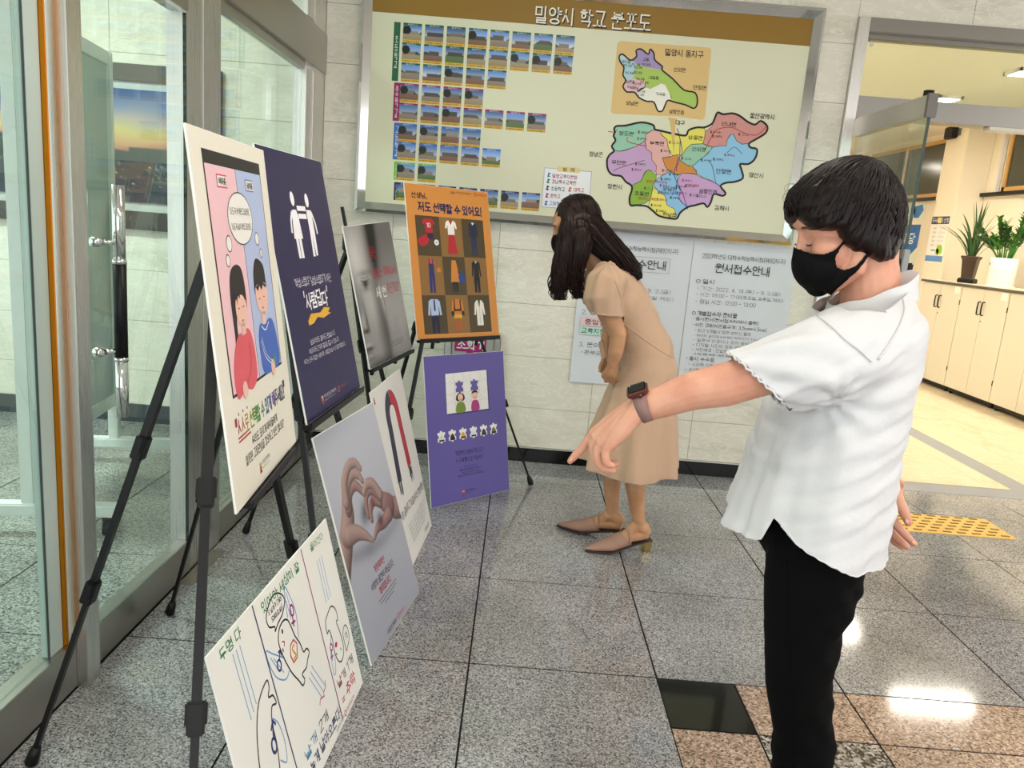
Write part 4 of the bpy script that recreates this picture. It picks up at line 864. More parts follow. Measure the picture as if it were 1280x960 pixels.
# fire extinguisher cabinet let into the wall behind the orange poster
fx = empty('extinguisher_cabinet', (-.23, YG, .35), 'steel fire extinguisher cabinet in the wall behind the purple poster', 'extinguisher cabinet')
b = MB(); xa, xb, za, zb = -.40, -.085, .12, .755
for d in ((xa, xb, zb - .035, zb), (xa, xb, za, za + .035), (xa, xa + .035, za + .035, zb - .035), (xb - .035, xb, za + .035, zb - .035)): b.box(d[0], d[1], YG - .03, YG, d[2], d[3])
b.build('cabinet_frame', STEEL, fx, bevel=.003)
bx('cabinet_door', mat('cabinet_grey', '#b4b6b0', .35, .3), (xa + .038, xb - .038, YG - .02, YG, za + .038, zb - .038), fx, bevel=.002)
bx('door_label', mat('label_magenta', '#a8206c', .5), (-.345, -.165, YG - .0225, YG - .02, .63, .705), fx)
bx('door_label', mat('label_magenta'), (-.275, -.235, YG - .0225, YG - .02, .59, .63), fx)
text('소화기', mat('ink_f4f0f2', '#f4f0f2', .5), fx, (-.330 + .23, .645 - .35, -.18 + .23, .692 - .35), -.0232, .03)
# ------------------------------------------------------------------ display easels
def easel(label, apex, left, right, rear, ledge_z, ledge_half, c_clamp=(.80, .45)):
    apex, left, right, rear = (np.array(p, float) for p in (apex, left, right, rear))
    root = empty('display_easel', ((left[0] + rear[0]) / 2, (left[1] + right[1]) / 2, 0), label, 'easel', 'black folding easels along the glass wall')
    up_ = apex + [0, 0, .02]
    MB().lathe([(.022, -.05), (.03, -.04), (.03, .03), (.022, .045), (.012, .05)], up_, 14).build('apex_hub', BLACKP, root, smooth=False)
    fr = ((left + right) / 2 - apex); fr /= np.linalg.norm(fr)
    MB().beam(apex, apex - fr * .16, .018, .012).build('top_mast', BLACKM, root)
    across = right - left; across[2] = 0; across /= np.linalg.norm(across)
    for foot, nm in ((left, 'front_leg'), (right, 'front_leg'), (rear, 'rear_leg')):
        L = foot - apex; t1, t2 = [(apex[2] - z) / apex[2] for z in c_clamp]
        leg = MB().beam(apex, apex + L * (t1 + .01), .021, .017).build(nm, BLACKM, root)
        og = parent_origin(root)
        MB().beam(apex + L * t1, apex + L * t2, .0175, .014).build('middle_section', BLACKM, leg, origin=og)
        MB().beam(apex + L * t2, apex + L * .985, .0145, .011).build('lower_section', BLACKM, leg, origin=og)
        for t in (t1, t2):
            q = apex + L * t; dl = L / np.linalg.norm(L); sd = np.cross(dl, across); sd = sd / (np.linalg.norm(sd) + 1e-9)
            b = MB().beam(q - dl * .028, q + dl * .028, .030, .027).beam(q - dl * .03, q + dl * .012, .038, .018)
            b.beam(q + across * .019 - dl * .014, q + across * .019 + dl * .03, .012, .022)
            b.build('leg_clamp', BLACKP, leg, origin=og, bevel=.003)
        d_ = L / np.linalg.norm(L)
        MB().lathe([(.010, -.05), (.014, -.03), (.016, -.008), (.012, .0), (.004, .003)], foot - d_ * .004, 12, tuple(d_)).build('rubber_foot', BLACKP, leg, origin=og, smooth=True)
    # ledge the board stands on, carried by the two front legs
    tz = (apex[2] - ledge_z + .012) / apex[2]
    pl, pr = apex + (left - apex) * tz, apex + (right - apex) * tz; mid = (pl + pr) / 2
    fwd = np.cross(across, [0, 0, 1.0]); fwd /= np.linalg.norm(fwd)
    if fwd @ (rear - apex) > 0: fwd = -fwd
    return root, mid, across, fwd
def finish_ledge(root, bottom, xdir, fwd, half, z):
    b0 = np.array(bottom); o = b0 + fwd * .0
    MB().beam(o - xdir * half + fwd * .004 - [0, 0, .007], o + xdir * half + fwd * .004 - [0, 0, .007], .028, .012).build('ledge', BLACKM, root, bevel=.001)
    MB().beam(o - xdir * half + fwd * .017, o + xdir * half + fwd * .017, .003, .014).build('ledge_lip', BLACKM, root)
    for s_ in (-.55, .55):
        q = o + xdir * half * s_; MB().beam(q - fwd * .03 - [0, 0, .012], q + fwd * .012 - [0, 0, .012], .02, .012).beam(q - fwd * .03 - [0, 0, .012], q - fwd * .035 - [0, 0, .05], .022, .016).build('ledge_bracket', BLACKP, root, bevel=.002)
PW, PH, PT = .515, .728, .005
WHITEB = mat('foam_board_white', '#eceae4', .55)
def poster(name, label, pos, yaw, tilt, w=PW, h=PH, face='#ece9df', roll=0, group='boards of the poster display', edge=None):
    o = empty(name, pos, label, 'poster', group); o.rotation_mode = 'YXZ'
    o.rotation_euler = (-math.radians(tilt), math.radians(roll), math.radians(yaw))
    me = MB().box(-w / 2, w / 2, -PT, 0, 0, h).mesh('board'); bevel_mesh(me, .0006, 1)
    link('board', me, WHITEB, o)
    A = Art(o, w, h, -PT)
    if face: A.layer = .5; A.rect(.0012, .0012, w - .0012, h - .0012, face).flush('printed_sheet')
    A.layer = 1; return o, A
def mm(pts): return [(x / 1000, y / 1000) for x, y in pts]
class Q:
    """millimetre front end of Art"""
    def __init__(s, A, lw=1.0): s.A = A; s.lw = lw
    def L(s, k): s.A.layer = k; return s
    def poly(s, pts, c): s.A.poly(mm(pts), c); return s
    def blob(s, pts, c, n=5): s.A.poly(smooth_path(mm(pts), n, True), c); return s
    def rect(s, x0, y0, x1, y1, c): s.A.rect(x0 / 1e3, y0 / 1e3, x1 / 1e3, y1 / 1e3, c); return s
    def frame(s, x0, y0, x1, y1, w, c): s.A.frame(x0 / 1e3, y0 / 1e3, x1 / 1e3, y1 / 1e3, w / 1e3, c); return s
    def ell(s, x, y, rx, ry, c, **k): s.A.ell(x / 1e3, y / 1e3, rx / 1e3, ry / 1e3, c, **k); return s
    def ring(s, x, y, rx, ry, w, c, fill=None, n=24):
        if fill: s.ell(x, y, rx, ry, fill)
        s.A.layer += .3; s.A.line([((x + rx * math.cos(t)) / 1e3, (y + ry * math.sin(t)) / 1e3) for t in np.linspace(0, 2 * math.pi, n + 1)[:-1]], w * s.lw / 1e3, c, True); s.A.layer -= .3; return s
    def line(s, pts, w, c, closed=False, sm=0):
        p = mm(pts); p = smooth_path(p, sm, closed) if sm else p; s.A.line(p, w * s.lw / 1e3, c, closed); return s
    def txt(s, b, x0, y0, x1, y1, c, bold=0, **k): s.A.txt(b, x0 / 1e3, y0 / 1e3, x1 / 1e3, y1 / 1e3, c, bold, **k); return s
    def flush(s, name): s.A.flush(name); return s
def logo(q, x, y, w, dark=True, red=True):
    """the small organiser mark: a stack of red and brown bars, a name line and a red ring mark"""
    for k, c in enumerate(('#b8a37a', '#b5651d', '#8f2a26')): q.rect(x, y + k * 8, x + 16, y + 7 + k * 8, c)
    q.flush('organiser_mark'); c = '#2b2b2b' if dark else '#d8d4dc'
    q.txt('국가인권교육센터', x + 22, y, x + w * .55, y + 9, c, .01); q.txt('밀양교육지원청 안내', x + 22, y + 14, x + w * .5, y + 18, c)
    if red:
        q.ring(x + w * .66, y + 10, 8, 8, 3, '#c2435a').flush('organiser_mark'); q.txt('양성평등교육', x + w * .73, y + 3, x + w, y + 10, '#c2435a')

# ---- poster a: cream board with two children
oa, A = poster('display_poster', 'cream poster of a pink girl and a blue boy on the nearest easel', (-.535, 1.67, .758), 93.8, 7.4, face='#e9e4d6')
q = Q(A); q.L(1).rect(62, 36, 457, 512, '#1c1a1b').flush('picture_border')
q.L(2).rect(68, 62, 257, 506, '#eec3cb').flush('picture_half'); q.rect(260, 62, 451, 506, '#b3c1e4').flush('picture_half'); q.rect(257, 62, 260, 506, '#3a3a44').flush('picture_divider')
q.L(3).rect(128, 78, 192, 104, '#d4486a').rect(320, 78, 382, 104, '#6d7fb8').flush('caption_box'); q.L(4).rect(131, 81, 189, 101, '#f2eeea').rect(323, 81, 379, 101, '#f2eeea').flush('caption_box')
q.L(5).txt('여아용', 138, 84, 182, 98, '#2a2a2a', .02); q.txt('남아용', 330, 84, 372, 98, '#2a2a2a', .02)
q.L(3).ring(257, 163, 87, 54, 2.5, '#2a2a2a', '#efede8')
for x, y, rx, ry in ((157, 213, 17, 16), (137, 246, 12, 12), (364, 207, 15, 14), (384, 240, 9, 10)): q.ring(x, y, rx, ry, 2.2, '#2a2a2a', '#efede8')
q.flush('speech_bubble'); q.L(5).txt("'나도 저 색 해보고싶은데...'", 186, 140, 330, 155, '#2a2a2a', .008); q.txt("'나도 저 놀이 해보고싶은데...'", 186, 172, 330, 186, '#2a2a2a', .008)
# girl
q.L(3).blob([(180, 256), (140, 270), (122, 320), (122, 400), (112, 440), (128, 448), (142, 420), (150, 360), (215, 330), (226, 350), (228, 300), (215, 265)], '#241f22').flush('girl_hair')
q.L(4).blob([(150, 330), (170, 318), (205, 322), (218, 345), (208, 372), (185, 384), (160, 378), (147, 355)], '#efc0ae').rect(172, 375, 198, 400, '#efc0ae').flush('girl_face')
q.L(3.5).blob([(150, 394), (178, 402), (205, 390), (232, 405), (246, 450), (240, 500), (200, 520), (150, 510), (95, 520), (85, 470), (112, 420)], '#dc5a66').flush('girl_shirt')
q.L(5).line([(160, 345), (172, 344)], 2, '#241f22').line([(192, 344), (204, 343)], 2, '#241f22').line([(178, 372), (190, 370)], 2.2, '#241f22').line([(163, 322), (160, 335)], 2, '#241f22').poly([(150, 318), (185, 312), (180, 326), (170, 318), (160, 330)], '#241f22').flush('girl_features')
q.blob([(130, 500), (145, 492), (160, 502), (158, 522), (140, 528), (128, 515)], '#efc0ae').line([(210, 420), (205, 470), (160, 505)], 2, '#b53e4c', sm=5).flush('girl_hand')
# boy
q.L(3).blob([(335, 250), (308, 270), (298, 300), (305, 330), (390, 330), (396, 300), (385, 265)], '#241f22').flush('boy_hair')
q.L(4).blob([(306, 312), (345, 305), (392, 312), (394, 345), (372, 372), (340, 376), (312, 360), (302, 335)], '#efc0ae').rect(330, 370, 360, 398, '#efc0ae').flush('boy_face')
q.L(3.5).blob([(288, 420), (310, 394), (345, 400), (385, 390), (420, 402), (440, 450), (440, 500), (380, 512), (300, 505), (286, 460)], '#4067bd').flush('boy_shirt')
q.L(5).line([(320, 340), (332, 339)], 2, '#241f22').line([(358, 338), (370, 337)], 2, '#241f22').line([(338, 362), (352, 361)], 2.2, '#241f22').poly([(305, 312), (350, 300), (394, 314), (380, 318), (366, 310), (350, 322), (336, 310), (322, 322)], '#241f22').flush('boy_features')
q.line([(315, 400), (345, 412), (378, 398)], 3, '#e8e8ec', sm=5).line([(300, 430), (320, 470), (372, 498)], 3, '#e8e8ec', sm=5).line([(308, 425), (328, 465), (378, 492)], 2, '#e8e8ec', sm=5).flush('shirt_stripe'); q.blob([(362, 490), (380, 486), (392, 500), (386, 520), (370, 524), (358, 508)], '#efc0ae').blob([(380, 488), (400, 478), (404, 494), (392, 502)], '#3f9a68').flush('boy_hand')
cols = ['#a8323a', '#a8323a', '#b5562e', '#b98a2c', '#8f9a34', '#5f9a3c', '#3f8a4a', '#2f7f6e', '#2c6e90', '#3a589c', '#584a98', '#2a2a50', '#2a2a50']
ph = '"스스로 선택할 수 있게 해주세요!"'; tot = sum(glyph(c)[1] for c in ph); x = 58.0; ci = 0
for ch in ph:
    wd = glyph(ch)[1] / tot * 400
    if ch != ' ': q.L(1).txt(ch, x, 560 if ch not in '"!' else 555, x + wd * .88, 594 if ch != '"' else 566, cols[min(ci, 12)], .03); ci += 1
    x += wd
q.line([(66, 602), (150, 602)], 4, '#a8323a').flush('underline')
for k in range(3): q.ell(84 + 30 * k, 548, 3.4, 3.4, '#b5562e')
q.flush('accent_dot')
q.txt('우리도 모르게 아이들에게', 150, 613, 358, 632, '#2b2b2e', .014); q.txt('잘못된 고정관념을 강요하고 있진 않나요?', 94, 640, 414, 660, '#2b2b2e', .014); logo(q, 180, 682, 150, True, False)
# ---- poster b: navy board with two joined figures
ob, A = poster('display_poster', 'dark navy poster with two white pictogram people, on the second easel', (-.522, 2.24, .789), 86.3, 12.3, face='#241f4a')
q = Q(A); Wt = '#f0eef2'
q.L(1).ell(197, 128, 15, 20, Wt).poly([(182, 158), (212, 158), (222, 175), (228, 238), (160, 238), (172, 180)], Wt).rect(171, 236, 190, 292, Wt).rect(194, 236, 213, 292, Wt).line([(177, 163), (158, 188), (150, 222)], 11, Wt).flush('white_figure')
q.ell(315, 128, 15, 20, Wt).poly([(296, 156), (336, 156), (338, 215), (332, 288), (316, 288), (314, 225), (308, 290), (290, 290), (296, 215)], Wt).line([(336, 162), (356, 195), (360, 225)], 11, Wt).flush('white_figure')
q.rect(222, 146, 292, 160, Wt).flush('white_bar'); q.rect(224, 168, 290, 182, Wt).flush('white_bar')
q.txt("'여성스럽다' '남성스럽다'가 아닌", 100, 342, 410, 370, '#dcd8e6', .004, jit=.05); q.txt("'사람답다'", 150, 382, 352, 436, Wt, .02, jit=.06)
q.poly([(148, 466), (180, 448), (260, 452), (300, 440), (352, 446), (330, 458), (356, 462), (280, 470), (230, 462), (190, 476), (150, 478)], '#d9a92e').flush('brush_stroke')
q.txt('남성이라도 울어도 괜찮습니다.', 135, 516, 358, 531, '#cfcbd8', .0); q.txt('여성이라도 진취적 활동을 즐길 수 있습니다.', 112, 539, 385, 554, '#cfcbd8'); q.txt('우리는 모두 똑같은 사람이며, 사람답게 살 수 있기를 희망합니다.', 58, 562, 440, 577, '#cfcbd8'); logo(q, 140, 680, 240, False)
# ---- poster c: black and white photograph of a child's face
def face_print(X, Y):
    g_ = lambda cx, cy, sx, sy: np.exp(-((X - cx) / sx) ** 2 - ((Y - cy) / sy) ** 2)
    bg = .42 + .22 * np.clip((Y - .1) / .5, 0, 1) - .1 * np.clip(Y - .75, 0, 1) * 3
    edge = .50 - .06 * np.sin(Y * 5) - .05 * np.clip(Y - .75, 0, 1) * 4
    face = 1 / (1 + np.exp((X - edge) * 40))
    tone = .58 + .22 * g_(.12, .22, .2, .2) + .12 * g_(.28, .55, .15, .16) - .30 * np.clip((X - .28) / .22, 0, 1) ** 1.3 - .12 * g_(.0, .55, .09, .2)
    L = bg * (1 - face) + tone * face
    L -= .45 * g_(.53, .02, .09, .24); L -= .30 * g_(.50, .22, .05, .14)
    L -= .16 * g_(.23, .335, .13, .022); L -= .34 * g_(.23, .41, .075, .018); L -= .30 * g_(.225, .418, .032, .026); L += .35 * g_(.235, .409, .008, .006); L -= .12 * g_(.22, .45, .1, .02)
    L -= .28 * g_(.05, .735, .055, .016); L -= .14 * g_(.11, .69, .03, .05); L += .12 * g_(.04, .66, .04, .06)
    L -= .30 * g_(.03, .865, .11, .012); L -= .14 * g_(.03, .89, .1, .025); L += .1 * g_(.03, .91, .07, .012); L -= .25 * g_(.2, 1.0, .3, .05)
    L += .16 * g_(.52, .55, .035, .09); L -= .2 * g_(.555, .55, .012, .1); L -= .12 * g_(.515, .55, .012, .06)
    L += .02 * np.sin(X * 140 + 20 * Y) * g_(.2, .08, .3, .12)
    L -= .30 * np.exp(-((Y - (.395 - 1.6 * (X - .23) ** 2)) / .006) ** 2) * (np.abs(X - .23) < .085); L -= .16 * np.exp(-((Y - (.372 - 1.4 * (X - .23) ** 2)) / .006) ** 2) * (np.abs(X - .23) < .08)
    L -= .14 * np.exp(-((X - (.115 + .10 * (Y - .62))) / .018) ** 2) * np.exp(-((Y - .62) / .12) ** 2); L -= .22 * g_(.085, .742, .022, .012); L -= .10 * g_(.13, .735, .02, .02)
    L += .10 * g_(.06, .835, .06, .012); L -= .2 * g_(.10, .868, .03, .008); L -= .10 * g_(.06, .94, .12, .012)
    L = np.clip(L, .05, .9); return tolin(np.stack([L, L * .985, L * .98], -1))
oc, A = poster('display_poster', "small black-and-white poster of a child's face with red lettering", (-.5435, 3.3755, .735), 72.6, 12.0, .42, .594, None, roll=-5.0)
link('photo_print', grid_mesh('photo_print', .415, .589, 110, 150, face_print), attr_mat('photo_print'), oc, loc=(0, -PT - .0006, .0025))
q = Q(A); RD = '#c21f45'; q.L(3).txt('남자는', 175, 95, 235, 150, RD, .012, jit=.03); q.txt('남자는 태어나서', 175, 190, 395, 235, RD, .01, jit=.03); q.txt('세 번', 175, 272, 265, 320, '#eceaea', .016, jit=.03); q.txt('우는가요?', 275, 268, 395, 315, RD, .008, jit=.03)
q.txt('여자도', 290, 422, 330, 440, '#8d8fb4'); q.txt('남자도', 285, 450, 330, 468, '#8d8fb4'); q.txt('모두 울어도 됩니다', 240, 478, 345, 498, '#8d8fb4'); q.line([(215, 522), (345, 522)], 2.5, '#5a5a5e').line([(215, 532), (345, 532)], 2.5, '#5a5a5e').line([(215, 542), (330, 542)], 2.5, '#5a5a5e').flush('print_rule')
# ---- poster d: orange board with nine outfits
od, A = poster('display_poster', 'orange poster with a grid of nine outfits, on the easel under the map sign', (-.272, 3.723, .802), 44.0, 13.4, face='#d08a3e')
q = Q(A); NV = '#231f52'
q.L(1).txt('선생님,', 38, 40, 126, 68, '#1c1a22', .03); q.txt('저도 선택할 수 있어요!', 72, 84, 458, 126, NV, .045)
q.rect(272, 18, 300, 21, '#6a3a22').rect(272, 24, 300, 27, '#6a3a22').flush('organiser_mark'); q.txt('국가인권교육센터', 306, 15, 400, 25, '#4a3020', .01); q.ring(430, 20, 8, 8, 3, '#b0392c').flush('organiser_mark'); q.txt('양성평등교육', 444, 14, 505, 24, '#b0392c', .01)
gx, gy = [46, 187, 325, 466], [146, 335, 521, 705]
for r in range(3):
    for c in range(3): q.L(1).rect(gx[c], gy[r], gx[c + 1], gy[r + 1], '#4b3d22' if (r + c) % 2 == 0 else '#8a6430').flush('outfit_cell')
def shirt(q, x, y, w, h, c, sl=.5):
    q.poly([(x - w * .28, y), (x + w * .28, y), (x + w * .5, y + h * .12), (x + w * .62, y + h * sl), (x + w * .45, y + h * sl), (x + w * .34, y + h * .3), (x + w * .34, y + h), (x - w * .34, y + h), (x - w * .34, y + h * .3), (x - w * .45, y + h * sl), (x - w * .62, y + h * sl), (x - w * .5, y + h * .12)], c)
def legs(q, x, y, w, h, c):
    q.poly([(x - w / 2, y), (x + w / 2, y), (x + w * .48, y + h), (x + w * .1, y + h), (x, y + h * .2), (x - w * .1, y + h), (x - w * .48, y + h)], c)
cx = [(gx[i] + gx[i + 1]) / 2 for i in range(3)]; q.L(2)
shirt(q, cx[0] + 5, 158, 62, 70, '#b3202c', .4); q.rect(cx[0] - 12, 226, cx[0] + 26, 256, '#20203c'); q.L(3).txt('10', cx[0] - 6, 180, cx[0] + 14, 200, '#f0d8d0', .03); q.blob([(50, 270), (64, 250), (95, 236), (110, 232), (108, 246), (120, 258), (100, 282), (70, 290)], '#b3202c').ring(cx[0] + 44, 270, 15, 15, 2, '#222222', '#f0f0f0').ell(cx[0] + 44, 270, 5, 5, '#222222').flush('football_outfit')
q.L(2); shirt(q, cx[1], 160, 60, 70, '#f0ece4', .55); q.poly([(cx[1] - 18, 228), (cx[1] + 18, 228), (cx[1] + 32, 322), (cx[1] - 30, 322)], '#b3202c').L(3).poly([(cx[1] - 12, 160), (cx[1] + 12, 160), (cx[1], 182)], '#b3202c').flush('sailor_outfit')
q.L(2); shirt(q, cx[2], 162, 50, 74, '#1f2444', .95); legs(q, cx[2], 232, 36, 94, '#262c50'); q.L(3).poly([(cx[2] - 10, 162), (cx[2] + 10, 162), (cx[2], 176)], '#e8e4dc').flush('dark_suit_outfit')
q.L(2); shirt(q, cx[0], 352, 44, 60, '#c8502c', .4); q.L(3).rect(cx[0] - 15, 372, cx[0] + 15, 420, '#272c6a'); legs(q, cx[0], 418, 34, 92, '#272c6a'); q.line([(cx[0] - 10, 350), (cx[0] - 10, 375)], 6, '#272c6a').line([(cx[0] + 10, 350), (cx[0] + 10, 375)], 6, '#272c6a').blob([(cx[0] + 32, 400), (cx[0] + 44, 388), (cx[0] + 56, 398), (cx[0] + 52, 410), (cx[0] + 36, 410)], '#d07a28').flush('dungarees_outfit')
q.L(2).poly([(cx[1] - 14, 352), (cx[1] + 12, 352), (cx[1] + 22, 400), (cx[1] + 26, 458), (cx[1] - 26, 458), (cx[1] - 20, 400)], '#cf8330'); legs(q, cx[1], 456, 34, 50, '#20201e'); q.L(3).blob([(cx[1] + 14, 400), (cx[1] + 30, 414), (cx[1] + 58, 420), (cx[1] + 62, 445), (cx[1] + 44, 462), (cx[1] + 22, 442), (cx[1] + 24, 420)], '#22408e').flush('apron_outfit')
q.L(2); shirt(q, cx[2], 352, 50, 84, '#17171a', .9); legs(q, cx[2], 430, 38, 78, '#17171a'); q.L(3).poly([(cx[2] - 8, 352), (cx[2] + 8, 352), (cx[2], 366)], '#b8b8b8').flush('black_suit_outfit')
q.L(2); shirt(q, cx[0], 540, 66, 80, '#aebfe0', .95); legs(q, cx[0], 616, 46, 84, '#161a34'); q.L(3).poly([(cx[0] - 4, 542), (cx[0] + 4, 542), (cx[0] + 5, 590), (cx[0], 600), (cx[0] - 5, 590)], '#1c2244').flush('office_outfit')
q.L(2); shirt(q, cx[1], 540, 64, 74, '#cc7a2c', .9); q.rect(cx[1] - 24, 612, cx[1] + 24, 636, '#d0a838'); legs(q, cx[1], 632, 40, 60, '#a85a28'); q.L(3).rect(cx[1] - 22, 542, cx[1] - 15, 596, '#26221c').rect(cx[1] + 15, 542, cx[1] + 22, 596, '#26221c').rect(cx[1] - 22, 588, cx[1] + 22, 598, '#26221c').rect(cx[1] - 40, 598, cx[1] - 24, 620, '#1c1a18').rect(cx[1] + 24, 598, cx[1] + 40, 620, '#1c1a18').flush('rescue_outfit')
q.L(2); shirt(q, cx[2], 546, 58, 125, '#e8e4da', .58); q.L(3).poly([(cx[2] - 9, 546), (cx[2] + 9, 546), (cx[2], 585)], '#6a5c44').line([(cx[2], 585), (cx[2], 668)], 2, '#a8a294').flush('white_coat_outfit')
# ---- poster e: hand-drawn landscape board
oe, A = poster('display_poster', 'white landscape board with a hand-drawn felt-pen comic, leaning on the nearest easel', (-.394, 1.682, .002), 86.5, 14.2, PH, PW, '#e9e8e2')
q = Q(A, 1.45); q.L(1).line([(212, 2), (236, 512)], 3.5, '#2a2a5c').flush('drawn_line'); q.line([(518, 2), (534, 500)], 3.5, '#8a2a5c').flush('drawn_line')
GN, BL, BK = '#1f7a44', '#6a9cc8', '#1a1a1c'
q.txt('두명 다', 44, 10, 140, 36, GN, .01, jit=.08); q.txt('있어야 세상이 잘', 250, 14, 484, 44, GN, .012, jit=.08); q.txt('돌아간다', 576, 16, 676, 38, GN, .006, jit=.08)
for d in (0, 17, 34): q.line([(90 + d, 46), (97 + d, 200 - d * .4)], 2, BL)
for d in (0, 18, 36): q.line([(601 + d, 72), (600 + d, 194)], 2, BL)
for d in (0, 18, 36): q.line([(396 + d * .8, 290 - d * .4), (440 + d, 372 - d * .2)], 2, BL)
q.flush('drawn_strokes')
q.line([(311, 30), (350, 42), (366, 66), (340, 88), (306, 96), (285, 104), (288, 94), (262, 80), (262, 52)], 3, BK, True, 5); q.txt('오 날개가 2개라', 272, 46, 352, 60, BK, .012, jit=.06); q.txt('으쌰으쌰!', 280, 66, 346, 82, BK, .014, jit=.06)
q.flush('drawn_bubble')
q.line([(355, 112), (330, 104), (302, 112), (288, 135), (292, 165), (302, 195), (318, 230), (340, 262), (356, 286), (372, 280), (366, 262), (395, 262), (412, 250), (430, 240), (420, 225), (400, 222), (392, 195), (375, 165), (366, 135)], 3.2, BK, True, 5); q.line([(306, 142), (316, 148), (310, 156)], 2.5, '#b03040', sm=4).ell(318, 122, 4, 6, BK).ell(300, 160, 3, 5, BK).flush('drawn_bird')
q.line([(360, 110), (372, 60), (382, 40), (396, 70), (408, 120), (392, 180)], 2.5, BL, sm=5).line([(382, 55), (386, 110)], 2, BL).line([(372, 70), (376, 120)], 2, BL).flush('drawn_wing'); q.line([(300, 180), (250, 140), (222, 118), (226, 160), (244, 196), (280, 222), (310, 216)], 2.5, BL, sm=5).line([(235, 140), (260, 190)], 2, BL).line([(248, 150), (280, 205)], 2, BL).flush('drawn_wing')
q.ring(390, 106, 10, 13, 4, '#98207c').line([(386, 120), (382, 145)], 4, '#98207c').line([(372, 132), (396, 136)], 4, '#98207c').flush('drawn_female_sign'); q.ring(266, 178, 10, 12, 4, '#22306e').line([(272, 168), (286, 152)], 4, '#22306e').line([(274, 152), (287, 151), (288, 166)], 4, '#22306e').flush('drawn_male_sign')
q.line([(340, 172), (362, 168), (376, 186), (360, 214), (338, 214), (330, 192)], 3.5, '#b8322c', True).flush('drawn_crest'); q.line([(362, 180), (346, 182), (352, 196), (358, 206), (340, 208)], 4, '#c8a828', sm=4).flush('drawn_letter')
q.line([(480, 350), (476, 366), (452, 372), (458, 380), (430, 372), (420, 382)], 3, '#c05060').flush('drawn_spark')
q.line([(196, 172), (160, 180), (130, 200), (104, 240), (86, 290), (80, 330), (84, 380), (110, 420), (140, 410), (160, 360), (172, 310), (174, 262), (190, 232), (212, 238), (206, 215), (186, 206), (198, 190)], 3.2, BK, True, 5); q.ell(112, 372, 10, 8, '#b8203a').flush('drawn_bird')
q.line([(176, 250), (200, 280), (208, 330), (196, 372), (170, 350)], 2.5, BL, sm=5).flush('drawn_wing'); q.ring(160, 306, 11, 16, 5, '#22306e').line([(166, 290), (176, 262)], 5, '#22306e').line([(162, 272), (178, 258), (188, 274)], 5, '#22306e').flush('drawn_male_sign')
q.line([(640, 226), (620, 216), (590, 222), (566, 232), (560, 262), (576, 262), (584, 290), (580, 330), (592, 362), (612, 374), (636, 366), (648, 340), (644, 300), (636, 270), (650, 268), (652, 246)], 3, BK, True, 5).ell(600, 318, 9, 7, '#b8203a').ell(590, 340, 3, 4, BK).ell(625, 345, 3, 4, BK).flush('drawn_bird')
q.line([(580, 280), (556, 310), (544, 370), (560, 372), (578, 330)], 2.5, BL, sm=5).flush('drawn_wing'); q.ring(566, 306, 8, 9, 3.5, '#98207c').line([(560, 316), (554, 338)], 3.5, '#98207c').line([(546, 326), (566, 330)], 3.5, '#98207c').flush('drawn_female_sign'); q.line([(690, 308), (706, 330), (698, 356), (676, 366), (662, 372), (660, 348), (664, 318)], 2.5, BK, True, 5).flush('drawn_bubble'); q.txt('으악', 672, 326, 692, 348, BK, .01)
q.txt('날개', 284, 412, 362, 440, '#2f80a8', .012, jit=.06); q.txt('2개', 388, 412, 450, 440, BK, .012, jit=.06); q.txt('높게 날아오른다!', 296, 452, 530, 486, '#2a2a5c', .014, jit=.06); q.txt('날개', 552, 396, 620, 424, '#8a2a3c', .012, jit=.06); q.txt('1개', 640, 396, 690, 424, BK, .012, jit=.06); q.txt('= 추락', 560, 442, 680, 476, '#c03a44', .012, jit=.06)
q.ring(560, 500, 7, 7, 2.5, '#c2435a').flush('organiser_mark'); q.txt('양성평등교육', 574, 494, 640, 504, '#c2435a'); q.txt('국가인권교육센터', 480, 494, 545, 503, '#2b2b2b')
